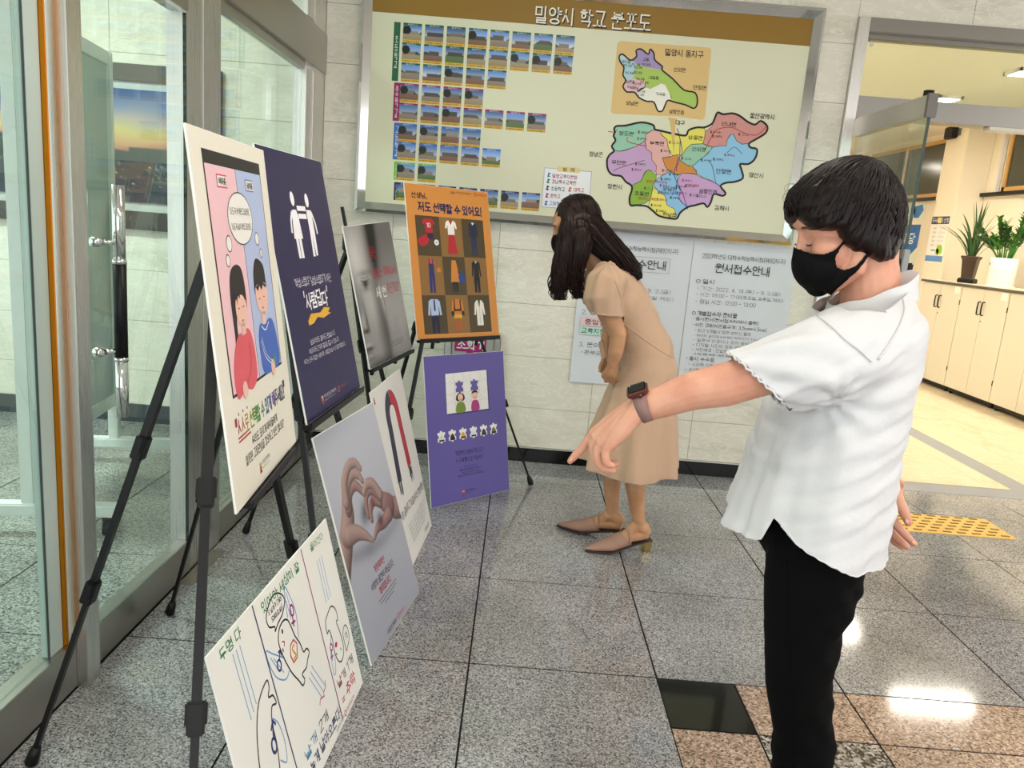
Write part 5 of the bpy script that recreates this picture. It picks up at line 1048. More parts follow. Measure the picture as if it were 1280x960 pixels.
# ---- poster f: grey board with bruised hands forming a heart
def hands_print(X, Y):
    w, h = 515., 728.; x, y = X * w, Y * h
    base = np.stack([.60 + .10 * (1 - Y) - .0 * X, .61 + .10 * (1 - Y), .66 + .09 * (1 - Y)], -1)
    sh = np.zeros_like(X); img = base.copy()
    def cap(path, rad, col, tip=None):
        nonlocal img
        P = np.array(smooth_path(path, 6)); R_ = .86 * np.interp(np.linspace(0, 1, len(P)), np.linspace(0, 1, len(rad)), rad)
        best = np.full(X.shape, 9.); off = np.zeros(X.shape)
        for i in range(len(P) - 1):
            a, b = P[i], P[i + 1]; d = b - a; L2 = d @ d + 1e-9
            t = np.clip(((x - a[0]) * d[0] + (y - a[1]) * d[1]) / L2, 0, 1); px, py = a[0] + t * d[0], a[1] + t * d[1]
            r = R_[i] + (R_[i + 1] - R_[i]) * t; ds = np.hypot(x - px, y - py) / r
            sgn = ((x - px) * (-.5) + (y - py) * (-.85)) / r
            m = ds < best; off = np.where(m, sgn, off); best = np.where(m, ds, best)
        a_ = np.clip((1.02 - best) * 9, 0, 1)[..., None]; lum = .70 + .22 * off - .22 * best ** 3
        img = img * (1 - a_) + np.array(col) * np.clip(lum, .12, 1.2)[..., None] * a_
    def shadow(pts, r, k):
        nonlocal img
        for a in smooth_path(pts, 4): img = img * (1 - k * np.exp(-(((x - a[0]) ** 2 + (y - a[1]) ** 2) / r ** 2)))[..., None] if False else img * (1 - k * np.exp(-((x - a[0]) ** 2 + (y - a[1]) ** 2) / r ** 2))[..., None]
    sk = (.86, .72, .69); sk2 = (.80, .62, .61)
    shadow([(60, 400), (160, 420), (230, 430), (330, 440), (470, 430)], 26, .10); shadow([(200, 330), (230, 300), (250, 330)], 26, .10)
    cap([(-40, 420), (10, 370), (60, 320)], [64, 58, 54], sk); cap([(60, 320), (100, 270), (120, 215)], [56, 52, 36], sk)
    cap([(110, 260), (150, 215), (205, 212), (250, 250)], [30, 26, 22, 18], sk2); cap([(112, 250), (132, 200), (190, 172), (240, 185), (262, 212)], [30, 27, 24, 21, 16], sk)
    cap([(108, 235), (130, 178), (185, 142), (240, 145), (272, 172)], [30, 27, 23, 20, 15], sk); cap([(70, 330), (130, 345), (185, 375), (226, 408)], [44, 32, 22, 11], sk)
    cap([(540, 400), (480, 385), (430, 355)], [52, 50, 48], sk2); cap([(440, 360), (390, 330), (350, 290)], [50, 44, 34], sk2)
    cap([(360, 320), (310, 300), (270, 318), (262, 350)], [28, 24, 20, 15], sk2); cap([(372, 300), (320, 262), (272, 262), (246, 295), (242, 330)], [28, 25, 22, 18, 13], sk2); cap([(380, 300), (340, 250), (290, 236), (252, 252)], [28, 25, 22, 17], sk)
    cap([(420, 385), (350, 392), (290, 390), (246, 410)], [34, 28, 20, 10], sk2)
    img = img * (1 - .35 * np.exp(-(((x - 330) / 26) ** 2 + ((y - 370) / 18) ** 2)) * 1)[..., None] * np.array([1, 1, 1])
    br = .5 * np.exp(-(((x - 300) / 20) ** 2 + ((y - 300) / 16) ** 2)) + .45 * np.exp(-(((x - 330) / 22) ** 2 + ((y - 385) / 14) ** 2)) + .3 * np.exp(-(((x - 440) / 30) ** 2 + ((y - 350) / 30) ** 2))
    img = img * (1 - br[..., None] * np.array([.45, .75, .6]))
    return tolin(np.clip(img, 0, 1))
of_, A = poster('display_poster', 'grey poster of two bruised hands shaping a heart, leaning on the second easel', (-.324, 2.389, .002), 81.3, 16.9, face=None)
link('photo_print', grid_mesh('photo_print', .511, .724, 150, 210, hands_print), attr_mat('photo_print'), of_, loc=(0, -PT - .0006, .002))
q = Q(A); q.L(3).txt('가정폭력은', 182, 482, 280, 506, '#a8202c', .012); q.txt('사랑의 표현이 아닙니다.', 130, 522, 348, 546, '#3a3438', .008); q.txt('범죄입니다.', 186, 556, 294, 580, '#a8202c', .014)
for k, (x0, x1) in enumerate(((158, 336), (166, 330), (200, 296))): q.line([(x0, 594 + 12 * k), (x1, 594 + 12 * k)], 3, '#6a646c')
q.flush('print_rule'); q.txt('국가인권교육센터', 165, 698, 255, 712, '#2b2b2b', .01); q.ring(280, 704, 8, 8, 3, '#c2435a').flush('organiser_mark'); q.txt('양성평등교육', 294, 698, 345, 710, '#c2435a')
# ---- poster g: magnet
og_, A = poster('display_poster', 'white poster with a red and navy horseshoe magnet, leaning on the third easel', (-.33, 3.03, .002), 86.7, 14.4, face='#dedcd8')
q = Q(A); arc = lambda x0, y0, r, a0, a1, n=10: [(x0 + r * math.cos(t), y0 + r * math.sin(t)) for t in np.linspace(a0, a1, n)]
q.L(1).line([(150, 400), (172, 180)] + arc(250, 150, 78, math.pi * 1.02, math.pi * 1.5, 8), 62, '#25243c').flush('magnet_arm'); q.line(arc(250, 150, 78, math.pi * 1.5, math.pi * 1.98, 8) + [(332, 220), (345, 390)], 62, '#b01e30').flush('magnet_arm')
for x in (146, 345):
    q.L(2)
    for k in range(16): a = rng.uniform(-32, 32); q.line([(x + a * .7, 395 + rng.uniform(-6, 10)), (x + a * .55 + rng.uniform(-8, 8), 425 + rng.uniform(0, 36))], 7, ['#5a6468', '#3c4448', '#8a9498'][k % 3])
    q.flush('iron_filings')
q.L(2).txt('서로 끌어주고 이끌어주는 양성평등', 54, 502, 500, 540, '#2a2a2e', .004, jit=.06, rot=-.02)
for k in range(5): q.txt('함께 있어 더 강해지는 힘 우리가 만들어 갑니다', 140 + 6 * k, 580 + 18 * k, 480 - 12 * k, 590 + 18 * k, '#6a6a70')
for k, c in enumerate(('#b8a37a', '#b5651d', '#8f2a26')): q.rect(22, 26 + k * 9, 40, 34 + k * 9, c)
q.flush('organiser_mark'); q.txt('양성평등교육', 380, 690, 470, 704, '#4a4a4a')
# ---- poster h: purple puzzle board
oh, A = poster('display_poster', 'purple poster with a white jigsaw picture, leaning on the easel of the orange poster', (-.157, 3.680, .002), 44.3, 10.2, face='#5f549c')
q = Q(A); q.L(1).poly([(131, 98), (399, 95), (403, 296), (131, 294)], '#3c3470').flush('puzzle_shadow'); q.L(2).poly([(126, 92), (392, 90), (395, 288), (125, 287)], '#e6e4e2').flush('puzzle_sheet')
def knob_line(p0, p1, k=1):
    (x0, y0), (x1, y1) = p0, p1; dx_, dy_ = x1 - x0, y1 - y0; nx_, ny_ = -dy_, dx_; f = lambda t, s_: (x0 + dx_ * t + nx_ * s_ * k, y0 + dy_ * t + ny_ * s_ * k)
    return [f(0, 0), f(.4, 0), f(.34, .12), f(.42, .22), f(.58, .22), f(.66, .12), f(.6, 0), f(1, 0)]
q.L(3)
for i in range(1, 5):
    for j in range(4): q.line(knob_line((126 + 53.4 * i, 91 + 49 * j), (126 + 53.4 * i, 140 + 49 * j), 1 if (i + j) % 2 else -1), 1.4, '#b9b6b8')
for j in range(1, 4):
    for i in range(5): q.line(knob_line((126 + 53.4 * i, 91 + 49 * j), (179 + 53.4 * i, 91 + 49 * j), -1 if (i + j) % 2 else 1), 1.4, '#b9b6b8')
q.flush('puzzle_joint')
def piece(x, y, s_, c, L_):
    q.L(L_).poly([(x, y), (x + .35 * s_, y), (x + .32 * s_, y - .16 * s_), (x + .62 * s_, y - .16 * s_), (x + .6 * s_, y), (x + s_, y), (x + s_, y + .3 * s_), (x + .86 * s_, y + .32 * s_), (x + .86 * s_, y + .6 * s_), (x + s_, y + .62 * s_), (x + s_, y + s_), (x + .62 * s_, y + s_), (x + .64 * s_, y + 1.14 * s_), (x + .34 * s_, y + 1.14 * s_), (x + .36 * s_, y + s_), (x, y + s_), (x, y + .62 * s_), (x + .14 * s_, y + .6 * s_), (x + .14 * s_, y + .34 * s_), (x, y + .3 * s_)], c)
for x in (186, 283): piece(x, 138, 48, '#5f549c', 4); q.flush('puzzle_gap')
q.L(5).blob([(184, 222), (190, 200), (212, 192), (234, 200), (240, 222), (226, 232), (198, 232)], '#1c1a18').L(6).ell(212, 213, 17, 18, '#e4bfa4').L(5).blob([(184, 285), (188, 246), (212, 236), (236, 246), (240, 285)], '#6f8a2c').L(7).line([(204, 221), (212, 224), (220, 221)], 2.5, '#b03a3a', sm=3).flush('puzzle_girl')
q.L(5).ell(307, 210, 20, 22, '#e4bfa4').blob([(282, 285), (286, 244), (307, 234), (328, 244), (332, 285)], '#a83478').L(6).blob([(286, 202), (294, 188), (318, 188), (328, 202), (316, 198), (300, 198)], '#1c1a18').L(7).line([(299, 219), (307, 222), (315, 219)], 2.5, '#b03a3a', sm=3).flush('puzzle_boy')
for k, c in enumerate(('#d8d4cc', '#1e1e20', '#d9a81e', '#e0e0e2', '#2c3a2c', '#7a6e3a')):
    x, y = 60 + 68 * k, 372; piece(x, y, 46, '#e9e7e6', 2); q.L(3).blob([(x + 10, y + 44), (x + 12, y + 24), (x + 23, y + 14), (x + 34, y + 24), (x + 38, y + 44)], c).L(4).rect(x + 8, y + 36, x + 40, y + 44, '#26221e'); q.flush('puzzle_piece')
q.L(2).txt('직업에도 성별이 있나요?', 165, 474, 345, 500, '#2c2650', .006, jit=.05); q.txt('누구에게나 꿈 어울려요', 167, 510, 344, 536, '#2c2650', .006, jit=.05)
for k, (x0, x1) in enumerate(((216, 300), (185, 330), (200, 316), (172, 340))): q.txt('성별에 따른 직업은 정해져 있지 않습니다', x0, 556 + 14 * k, x1, 564 + 14 * k, '#2c2650', .004)
logo(q, 195, 676, 160, True, False)

# ---- the easels themselves
def boarddirs(yaw, tilt):
    c, s_ = math.cos(math.radians(yaw)), math.sin(math.radians(yaw)); return np.array([c, s_, 0]), np.array([s_, -c, 0])
for lab, apex, l_, r_, b_, pos, yaw, tilt, half in (
    ('black easel nearest the camera, carrying the cream poster', (-.655, 1.68, 1.30), (-.435, .97, 0), (-.505, 2.09, 0), (-1.075, 1.61, 0), (-.535, 1.67, .758), 93.8, 7.4, .19),
    ('black easel carrying the dark navy poster', (-.69, 2.2, 1.30), (-.415, 1.90, 0), (-.40, 2.70, 0), (-1.075, 2.346, 0), (-.522, 2.24, .789), 86.3, 12.3, .26),
    ('black easel carrying the small black-and-white face poster', (-.745, 3.36, 1.22), (-.47, 3.06, 0), (-.45, 3.66, 0), (-1.07, 3.04, 0), (-.5435, 3.3755, .735), 72.6, 12., .20),
    ('black easel carrying the orange poster in front of the back wall', (-.400, 3.885, 1.30), (-.515, 3.345, 0), (.148, 3.968, 0), (-.73, 4.23, 0), (-.272, 3.723, .802), 44.0, 13.4, .25)):
    root, mid, ac, fw_ = easel(lab, apex, l_, r_, b_, pos[2], half)
    xd, fd = boarddirs(yaw, tilt); xd = np.array([xd[0], xd[1], .0872 if yaw == 72.6 else 0.0])
    finish_ledge(root, np.array(pos) - [0, 0, .001], xd, fd, half, pos[2])
# ------------------------------------------------------------------ people: shared tools
from mathutils.bvhtree import BVHTree
def remesh(mb, voxel, smooth=4, fac=.5):
    me = mb.mesh('remesh_src'); o = bpy.data.objects.new('remesh_src', me); COL.objects.link(o)
    m = o.modifiers.new('r', 'REMESH'); m.mode = 'VOXEL'; m.voxel_size = voxel; m.adaptivity = 0
    if smooth: s_ = o.modifiers.new('s', 'SMOOTH'); s_.iterations = smooth; s_.factor = fac
    bpy.context.view_layer.update(); dg = bpy.context.evaluated_depsgraph_get()
    out = bpy.data.meshes.new_from_object(o.evaluated_get(dg)); bpy.data.objects.remove(o); bpy.data.meshes.remove(me)
    out.materials.clear(); return out
def coords(me): c = np.zeros(len(me.vertices) * 3); me.vertices.foreach_get('co', c); return c.reshape(-1, 3)
def normals(me): c = np.zeros(len(me.vertices) * 3); me.vertices.foreach_get('normal', c); return c.reshape(-1, 3)
def set_coords(me, c): me.vertices.foreach_set('co', np.asarray(c, float).ravel()); me.update()
_wv = np.random.default_rng(11)
def wav(p, scale, seed, n=10):
    """smooth random field in about -1..1; scale = wavelength per axis in metres"""
    r = np.random.default_rng(seed); out = np.zeros(len(p)); sc = np.asarray(scale, float)
    for _ in range(n):
        k = r.normal(size=3) / sc * 2.2; out += np.cos(p @ k + r.random() * 6.283)
    return out / math.sqrt(n) * .7
def cut(me, fn=None, plane=None, region=None, keep_above=True):
    """open a closed shell: drop what lies below z = fn(x, y), or on the normal side of a plane"""
    bm = bmesh.new(); bm.from_mesh(me)
    if fn:
        for v in bm.verts: v.co.z -= fn(v.co.x, v.co.y)
        bmesh.ops.bisect_plane(bm, geom=bm.verts[:] + bm.edges[:] + bm.faces[:], plane_co=(0, 0, 0), plane_no=(0, 0, -1 if keep_above else 1), clear_outer=True)
        for v in bm.verts: v.co.z += fn(v.co.x, v.co.y)
    else:
        fs = [f for f in bm.faces if region is None or region(f.calc_center_median())]
        es = {e for f in fs for e in f.edges}; vs = {v for f in fs for v in f.verts}
        bmesh.ops.bisect_plane(bm, geom=list(vs) + list(es) + fs, plane_co=plane[0], plane_no=plane[1], clear_outer=True)
    bm.to_mesh(me); bm.free(); me.update()
def shell(me, t):
    bm = bmesh.new(); bm.from_mesh(me); bmesh.ops.recalc_face_normals(bm, faces=bm.faces); bmesh.ops.solidify(bm, geom=bm.faces[:], thickness=t); bm.to_mesh(me); bm.free(); me.update()
def smooth_on(me): me.polygons.foreach_set('use_smooth', [True] * len(me.polygons)); me.update(); return me
def place(name, me, m, parent, **tg):
    c = coords(me) - parent_origin(parent); set_coords(me, c); return link(name, smooth_on(me), m, parent, **tg)
def in_poly(x, z, poly):
    ins = np.zeros(len(x), bool); n = len(poly)
    for i in range(n):
        (x0, z0), (x1, z1) = poly[i - 1], poly[i]
        c = ((z0 > z) != (z1 > z)) & (x < (x1 - x0) * (z - z0) / (z1 - z0 + 1e-12) + x0); ins ^= c
    return ins
def on_surface(bvh, u, v, lift=.001):
    r = Vector(ray(u, v)).normalized(); h = bvh.ray_cast(Vector(CAMP), r); return None if h[0] is None else np.array(h[0] - r * lift)
def bvh_of(me, off=(0, 0, 0)): return BVHTree.FromPolygons([tuple(np.array(v.co) + np.array(off)) for v in me.vertices], [tuple(p.vertices) for p in me.polygons])
def skin(name, base, warm):
    m = mat(name, base, .48, spec=.35, Subsurface_Weight=.08, Subsurface_Scale=.01); m.node_tree.nodes['Principled BSDF'].inputs['Subsurface Radius'].default_value = (1, .35, .2)
    t = NT(m); t.color(t.mix(t.ramp(t.noise(t.pos(), 22, 3), [(.35, '#000000'), (.7, '#ffffff')]), base, warm)); t.bump(t.noise(t.pos(), 420, 2), .08, .001); return m
SKIN1, SKIN2 = skin('skin_light', '#d8a288', '#cf9078'), skin('skin_legs', '#c39672', '#b88660')
def hairmat(name, c0, c1):
    m = mat(name, c0, .36, spec=.22); t = NT(m); n = t.noise(t.pos((1, 1, 1)), 55, 4, .7); t.color(t.ramp(n, [(.3, c0), (.75, c1)])); t.bump(t.noise(t.pos((160, 160, 14)), 3, 3), .25, .002); return m
HAIR1, HAIR2 = hairmat('hair_dark_brown', '#090504', '#1e0e0b'), hairmat('hair_long_brown', '#0d0706', '#2c1612')

class Head:
    """head frame: origin between the ear canals, f forward, s sideways (+ = towards -Y), u up"""
    def __init__(s, E, pitch, scale=1.0, yaw=0.0):
        c, n = math.cos(math.radians(pitch)), math.sin(math.radians(pitch)); s.E = np.array(E, float); s.k = scale
        cy, sy = math.cos(math.radians(yaw)), math.sin(math.radians(yaw))
        s.F = np.array([-c * cy, -c * sy, -n]); s.U = np.array([-n * cy, -n * sy, c]); s.S = np.cross(s.U, s.F); s.R = np.stack([s.F, s.S, s.U], 1)
    def p(s, f, sd, u): return s.E + s.k * (s.F * f + s.S * sd + s.U * u)
    def ell(s, mb, c, r): mb.ellipsoid(s.p(*c), np.array(r) * s.k, s.R)
    def tube(s, mb, pts, r, **k): mb.tube([s.p(*q) for q in pts], [x * s.k for x in r] if hasattr(r, '__len__') else r * s.k, 12, **k)
    def shapes(s, mb, g=0.0, nose=True, cran=True):
        if cran: s.ell(mb, (-.004, 0, .042), (.092 + g, .076 + g, .086 + g)); s.ell(mb, (.030, 0, .035), (.064 + g, .068 + g, .066 + g))
        s.ell(mb, (.042, 0, -.022), (.050 + g, .061 + g, .062 + g)); s.ell(mb, (.050, 0, -.060), (.040 + g, .047 + g, .042 + g)); s.ell(mb, (.074, 0, -.086), (.020 + g, .024 + g, .020 + g))
        for sg in (-1, 1): s.ell(mb, (.056, sg * .036, -.016), (.032 + g, .026 + g, .032 + g)); s.tube(mb, [(.0, sg * .055, -.02), (.02, sg * .055, -.065), (.066, sg * .022, -.092)], [.018 + g, .018 + g, .018 + g])
        if nose:
            s.tube(mb, [(.086, 0, .022), (.094, 0, -.005), (.102, 0, -.026)], [.008 + g, .009 + g, .0115 + g]); s.ell(mb, (.090, 0, -.032), (.016 + g, .018 + g, .009 + g))
            s.ell(mb, (.086, 0, -.060), (.014 + g, .024 + g, .013 + g)); s.ell(mb, (.086, 0, .034), (.010 + g, .046, .010 + g))
    def ears(s, mb):
        for sg in (-1, 1): s.ell(mb, (-.006, sg * .071, .0), (.017, .007, .030)); s.ell(mb, (.0, sg * .071, -.022), (.010, .006, .012))
    def eyes(s, parent, m_lash, m_brow, side=(1, -1)):
        for sg in side:
            b = MB(); s.tube(b, [(.0905 - .22 * abs(d) ** 2 * 20, sg * (.031 + d), -.001 - .0035 * math.cos(d * 70)) for d in np.linspace(-.014, .015, 7)], [.0006, .0012, .0016, .0017, .0017, .0014, .0008]); b.build('eyelashes', m_lash, parent, smooth=True)
            b = MB(); s.tube(b, [(.0945 - 14 * (d + .004) ** 2, sg * (.033 + d), .026 + .004 * math.cos(d * 50)) for d in np.linspace(-.02, .02, 6)], [.0008, .002, .0024, .0022, .0016, .0008]); b.build('eyebrow', m_brow, parent, smooth=True)

def fingers(mb, chains):
    for pts, r in chains:
        q = smooth_path(pts, 3); rr = np.interp(np.linspace(0, 1, len(q)), np.linspace(0, 1, len(r)), r); mb.tube(q, rr, 12); mb.ellipsoid(q[-1], (rr[-1],) * 3, None, 10, 8)
def nails(parent, m, items):
    for tip, along, normal, w in items:
        a = np.array(along, float); a /= np.linalg.norm(a); n = np.array(normal, float); n -= a * (n @ a); n /= np.linalg.norm(n)
        MB().ellipsoid(tip, (w * 1.25, w, .0012), np.stack([a, np.cross(n, a), n], 1), 12, 6).build('fingernail', m, parent, smooth=True)
NAIL = mat('nail_pink', '#e2a596', .25)

# ================================================================== the pointing woman
YC = 1.52
w1 = empty('person', (.66, YC, 0), 'woman in a white blouse, black trousers and black mask pointing down', 'person')
P = lambda u, v, Y: at_y(u, v, Y)
H1 = Head((.622, YC, 1.388), 18)
b = MB(); H1.shapes(b); H1.ears(b)
b.tube([(.652, YC, 1.40), (.668, YC, 1.33), (.686, YC, 1.26), (.688, YC, 1.20)], [.060, .054, .056, .062], 20, up=(1, 0, 0), ry=[.058, .054, .060, .10])
b.tube([(.685, YC, 1.21), (.672, YC, 1.12), (.655, YC, .98), (.645, YC, .86), (.645, YC, .76)], [.05, .072, .075, .085, .085], 20, up=(1, 0, 0), ry=[.11, .125, .12, .14, .145])
# left arm, reaching out
sh, el, wr_ = np.array([.635, 1.395, 1.205]), np.array([.428, 1.378, 1.110]), P(797, 510, 1.42)
el = (P(920, 449, 1.38) + P(947, 496, 1.38)) / 2; fm = (P(858, 466, 1.40) + P(872, 511, 1.40)) / 2; fm2 = (P(895, 455, 1.39) + P(912, 508, 1.39)) / 2
b.tube([sh, (sh + el) / 2 + [0, 0, -.005], el, fm2, fm, P(828, 502, 1.413), wr_], [.050, .043, .0395, .0400, .0345, .0285, .0262], 18, up=(0, 1, 0), ry=[.05, .044, .0405, .0405, .0360, .0305, .0285])
mcp = {'i': P(741, 544, 1.462), 'm': P(743, 549, 1.443), 'r': P(749, 556, 1.424), 'p': P(758, 561, 1.407)}
for k, r0 in (('i', .0150), ('m', .0160), ('r', .0155), ('p', .0135)):
    m_ = mcp[k]; s0 = wr_ + (np.array([0, m_[1] - 1.434, 0])) * .55; b.tube([s0 + (wr_ - m_) * .1, s0 * .5 + m_ * .5, m_], [.020, .0185, r0 * .84], 12)
fingers(b, [([mcp['i'], P(727, 561, 1.468), P(718, 570.5, 1.47), P(712.5, 576.5, 1.47)], [.0105, .0092, .0082, .0064]),
            ([mcp['m'], P(742, 563, 1.443), P(747, 576, 1.443), P(759, 579.5, 1.443), P(770, 579.5, 1.444)], [.0115, .0100, .0094, .0084, .0072]),
            ([mcp['r'], P(747, 568, 1.423), P(751, 582, 1.423), P(760, 586, 1.424), P(766, 588, 1.425)], [.0112, .0100, .0092, .0082, .0070]),
            ([mcp['p'], P(757, 570, 1.404), P(759, 579, 1.404), P(766, 582, 1.406)], [.0098, .0086, .0078, .0062]),
            ([P(788, 520, 1.452), P(773, 536, 1.474), P(762, 553, 1.478), P(757, 566, 1.476)], [.0170, .0145, .0108, .0085])])
# right arm, held behind the back
b.tube([(.685, 1.64, 1.18), (.745, 1.72, 1.07), (.79, 1.745, .97), (.825, 1.69, .90), P(1117, 612, 1.60)], [.046, .043, .038, .034, .0245], 16)
rw = P(1117, 612, 1.60)
for u, v, Y in ((1112, 640, 1.575), (1108, 643, 1.595), (1106, 646, 1.615), (1107, 648, 1.63)): b.tube([rw, (rw + P(u, v, Y)) / 2, P(u, v, Y)], [.021, .018, .0130], 12)
fingers(b, [([P(1112, 640, 1.575), P(1120, 655, 1.572), P(1133, 670, 1.572), P(1143, 680, 1.572)], [.0110, .0098, .0090, .0070]),
            ([P(1108, 643, 1.595), P(1112, 662, 1.596), P(1125, 676, 1.597), P(1134, 684, 1.597)], [.0112, .0100, .0090, .0072]),
            ([P(1106, 646, 1.615), P(1109, 664, 1.617), P(1120, 678, 1.618), P(1128, 684, 1.618)], [.0108, .0094, .0086, .0068]),
            ([P(1107, 648, 1.632), P(1108, 662, 1.636), P(1116, 674, 1.637)], [.0094, .0082, .0062]),
            ([P(1117, 615, 1.585), P(1124, 628, 1.560), P(1131, 642, 1.552), P(1135.5, 653, 1.550)], [.0165, .0125, .0110, .0085])])
body = remesh(b, .0026, 4)
bo = place('body', body, SKIN1, w1)
nails(w1, NAIL, [(P(713.5, 574.2, 1.462), mcp['i'] * 0 + P(713, 576, 1.47) - P(727, 561, 1.468), (-.3, -.55, .8), .0042), (P(1134, 651.5, 1.542), P(1135, 653, 1.55) - P(1131, 642, 1.552), (.1, -1, .2), .0048), (P(1142, 678, 1.565), P(1143, 680, 1.572) - P(1133, 670, 1.572), (.5, -.8, .3), .0042)])
H1.eyes(w1, mat('lash_black', '#15100f', .6), mat('brow_brown', '#4a352c', .7))
# mask: the lower face, a little inflated, trimmed to the outline seen in profile
MASKM = mat('mask_fabric', '#030304', .7, spec=.15); t_ = NT(MASKM); t_.bump(t_.noise(t_.pos(), 900, 2), .15, .0006)
b = MB(); H1.shapes(b, .0040, False, True); H1.ell(b, (.058, 0, -.047), (.059, .060, .0595)); H1.tube(b, [(.086, 0, .02), (.096, 0, -.005), (.100, 0, -.03)], [.010, .012, .016])
mk = remesh(b, .0028, 14); c = coords(mk)
k5 = lambda x, y: (lambda q: (q[0], q[2]))(P(960 + x / 4.8, 180 + y / 4.8, YC - .04))
mpoly = [k5(*q) for q in ((60, 590), (190, 604), (225, 630), (270, 652), (320, 648), (365, 625), (418, 574), (452, 592), (410, 630), (388, 680), (398, 728), (430, 744), (470, 722), (545, 640), (585, 650), (470, 795), (400, 890), (380, 960), (60, 960))]
ins = in_poly(c[:, 0], c[:, 2], mpoly)
bm = bmesh.new(); bm.from_mesh(mk); bm.verts.ensure_lookup_table(); bmesh.ops.delete(bm, geom=[v for v, i in zip(bm.verts, ins) if not i], context='VERTS')
bnd = [v for v in bm.verts if v.is_boundary]
for _ in range(6): bmesh.ops.smooth_vert(bm, verts=bnd, factor=.5, use_axis_x=True, use_axis_y=True, use_axis_z=True)
bm.to_mesh(mk); bm.free(); shell(mk, .0012); place('face_mask', mk, MASKM, w1)

def pillow(outline, side, W_, p=2.4, rings=14, yc=0.0):
    """closed body with one outline in its middle plane and another towards its flanks; bulges to +-W_ in Y"""
    n = len(outline); b = MB(); vs = []; O0 = np.array(outline); O1 = np.array(side); c0, c1 = O0.mean(0), O1.mean(0)
    rs = [math.cos(t) for t in np.linspace(-math.pi / 2, math.pi / 2, 2 * rings + 1)]; ts = np.linspace(-math.pi / 2, math.pi / 2, 2 * rings + 1)
    for r, t in zip(rs, ts):
        y = math.copysign(W_ * (1 - max(r, 1e-4) ** p) ** (1 / p), t)
        k_ = abs(y) / W_; O = O0 * (1 - k_) + O1 * k_; cx, cz = c0 * (1 - k_) + c1 * k_
        for i in range(n): vs.append((cx + (O[i][0] - cx) * r, yc + y, cz + (O[i][1] - cz) * r))
    m = len(rs)
    fs = [(k * n + i, k * n + (i + 1) % n, (k + 1) * n + (i + 1) % n, (k + 1) * n + i) for k in range(m - 1) for i in range(n)]
    return b.add(vs, fs)
hp = [(160, 318), (205, 242), (305, 155), (430, 88), (560, 74), (680, 108), (765, 200), (822, 300), (836, 400), (822, 510), (800, 600), (762, 672), (690, 706), (610, 668), (545, 640), (470, 606), (425, 572), (385, 520), (310, 526), (240, 512), (195, 480), (166, 410)]
k5c = lambda x, y: (lambda q: (q[0], q[2]))(P(960 + x / 4.8, 180 + y / 4.8, YC))
outl_ = [tuple(q) for q in smooth_path([k5c(*q) for q in hp], 5, True)]
hc = k5c(510, 370); k5s = lambda x, y: (lambda q: (q[0], q[2]))(P(960 + x / 4.8, 180 + y / 4.8, YC - .078))
hs = [(215, 330), (255, 258), (330, 175), (430, 105), (550, 95), (665, 130), (745, 210), (800, 300), (815, 400), (805, 510), (790, 610), (758, 700), (692, 740), (612, 726), (545, 702), (472, 660), (430, 610), (388, 535), (320, 530), (262, 520), (222, 485), (205, 415)]
side_ = [tuple(q) for q in smooth_path([k5s(*q) for q in hs], 5, True)]
hb = pillow(outl_, side_, .090, 3.4, 14, YC); hair_me = remesh(hb, .004, 8)
c = coords(hair_me); ang = np.arctan2(c[:, 2] - hc[1] - .03, c[:, 0] - hc[0]); nrm = normals(hair_me)
c = c + nrm * (.0010 * np.sin(ang * 30 + 2.5 * np.sin(c[:, 2] * 30)) + .0006 * np.sin(ang * 61 + c[:, 1] * 40))[:, None]; set_coords(hair_me, c)
hair_bvh = bvh_of(hair_me)
ho = place('hair', hair_me, HAIR1, w1)
sb = MB(); rs = np.random.default_rng(5)
hc3 = np.array([hc[0] + .005, YC, hc[1]]); crown_d = np.array([.28, -.05, .96])
for k in range(1000):
    az = rs.random() * 2 * math.pi; el_ = rs.uniform(-.75, .15); ed = np.array([math.cos(az) * math.cos(el_), math.sin(az) * math.cos(el_), math.sin(el_)]); t0 = rs.random() * .75; pts = []
    om = math.acos(np.clip(crown_d @ ed / np.linalg.norm(crown_d), -1, 1)); sw = rs.normal() * .10
    for t in np.linspace(t0, min(1.05, t0 + .30 + .25 * rs.random()), 9):
        d_ = (crown_d * math.sin((1 - t) * om) + ed * math.sin(t * om)) / math.sin(om); d_ = d_ + np.cross(d_, crown_d) * sw * math.sin(t * 3); d_ /= np.linalg.norm(d_)
        h_ = hair_bvh.ray_cast(Vector(hc3 + d_ * .3), Vector(-d_))
        if h_[0] is None or h_[1].z < -.45: break
        pts.append(np.array(h_[0]) + np.array(h_[1]) * (.0004 + .0010 * math.sin(t * 9 + k)))
    if len(pts) > 4: n_ = len(pts); sb.tube(pts, [.0004 + .0013 * math.sin(math.pi * (i + .3) / n_) for i in range(n_)], 5)
for k in range(10):   # loose hairs at the fringe
    q0 = np.array([150 + 120 * rs.random(), 300 - 60 * rs.random()]); pts = []
    for t in np.linspace(0, 1, 8): x, z = k5c(q0[0] - 70 * math.sin(t * 2.6) * rs.uniform(.9, 1.1), q0[1] - 40 * t + 130 * t * t); pts.append((x, YC - .03 + .05 * rs.random() * 0 - .006 * k + .03, z))
    sb.tube(pts, .0003, 4)
sb.build('hair_strands', HAIR1, ho, origin=parent_origin(w1), smooth=True, kind='stuff')

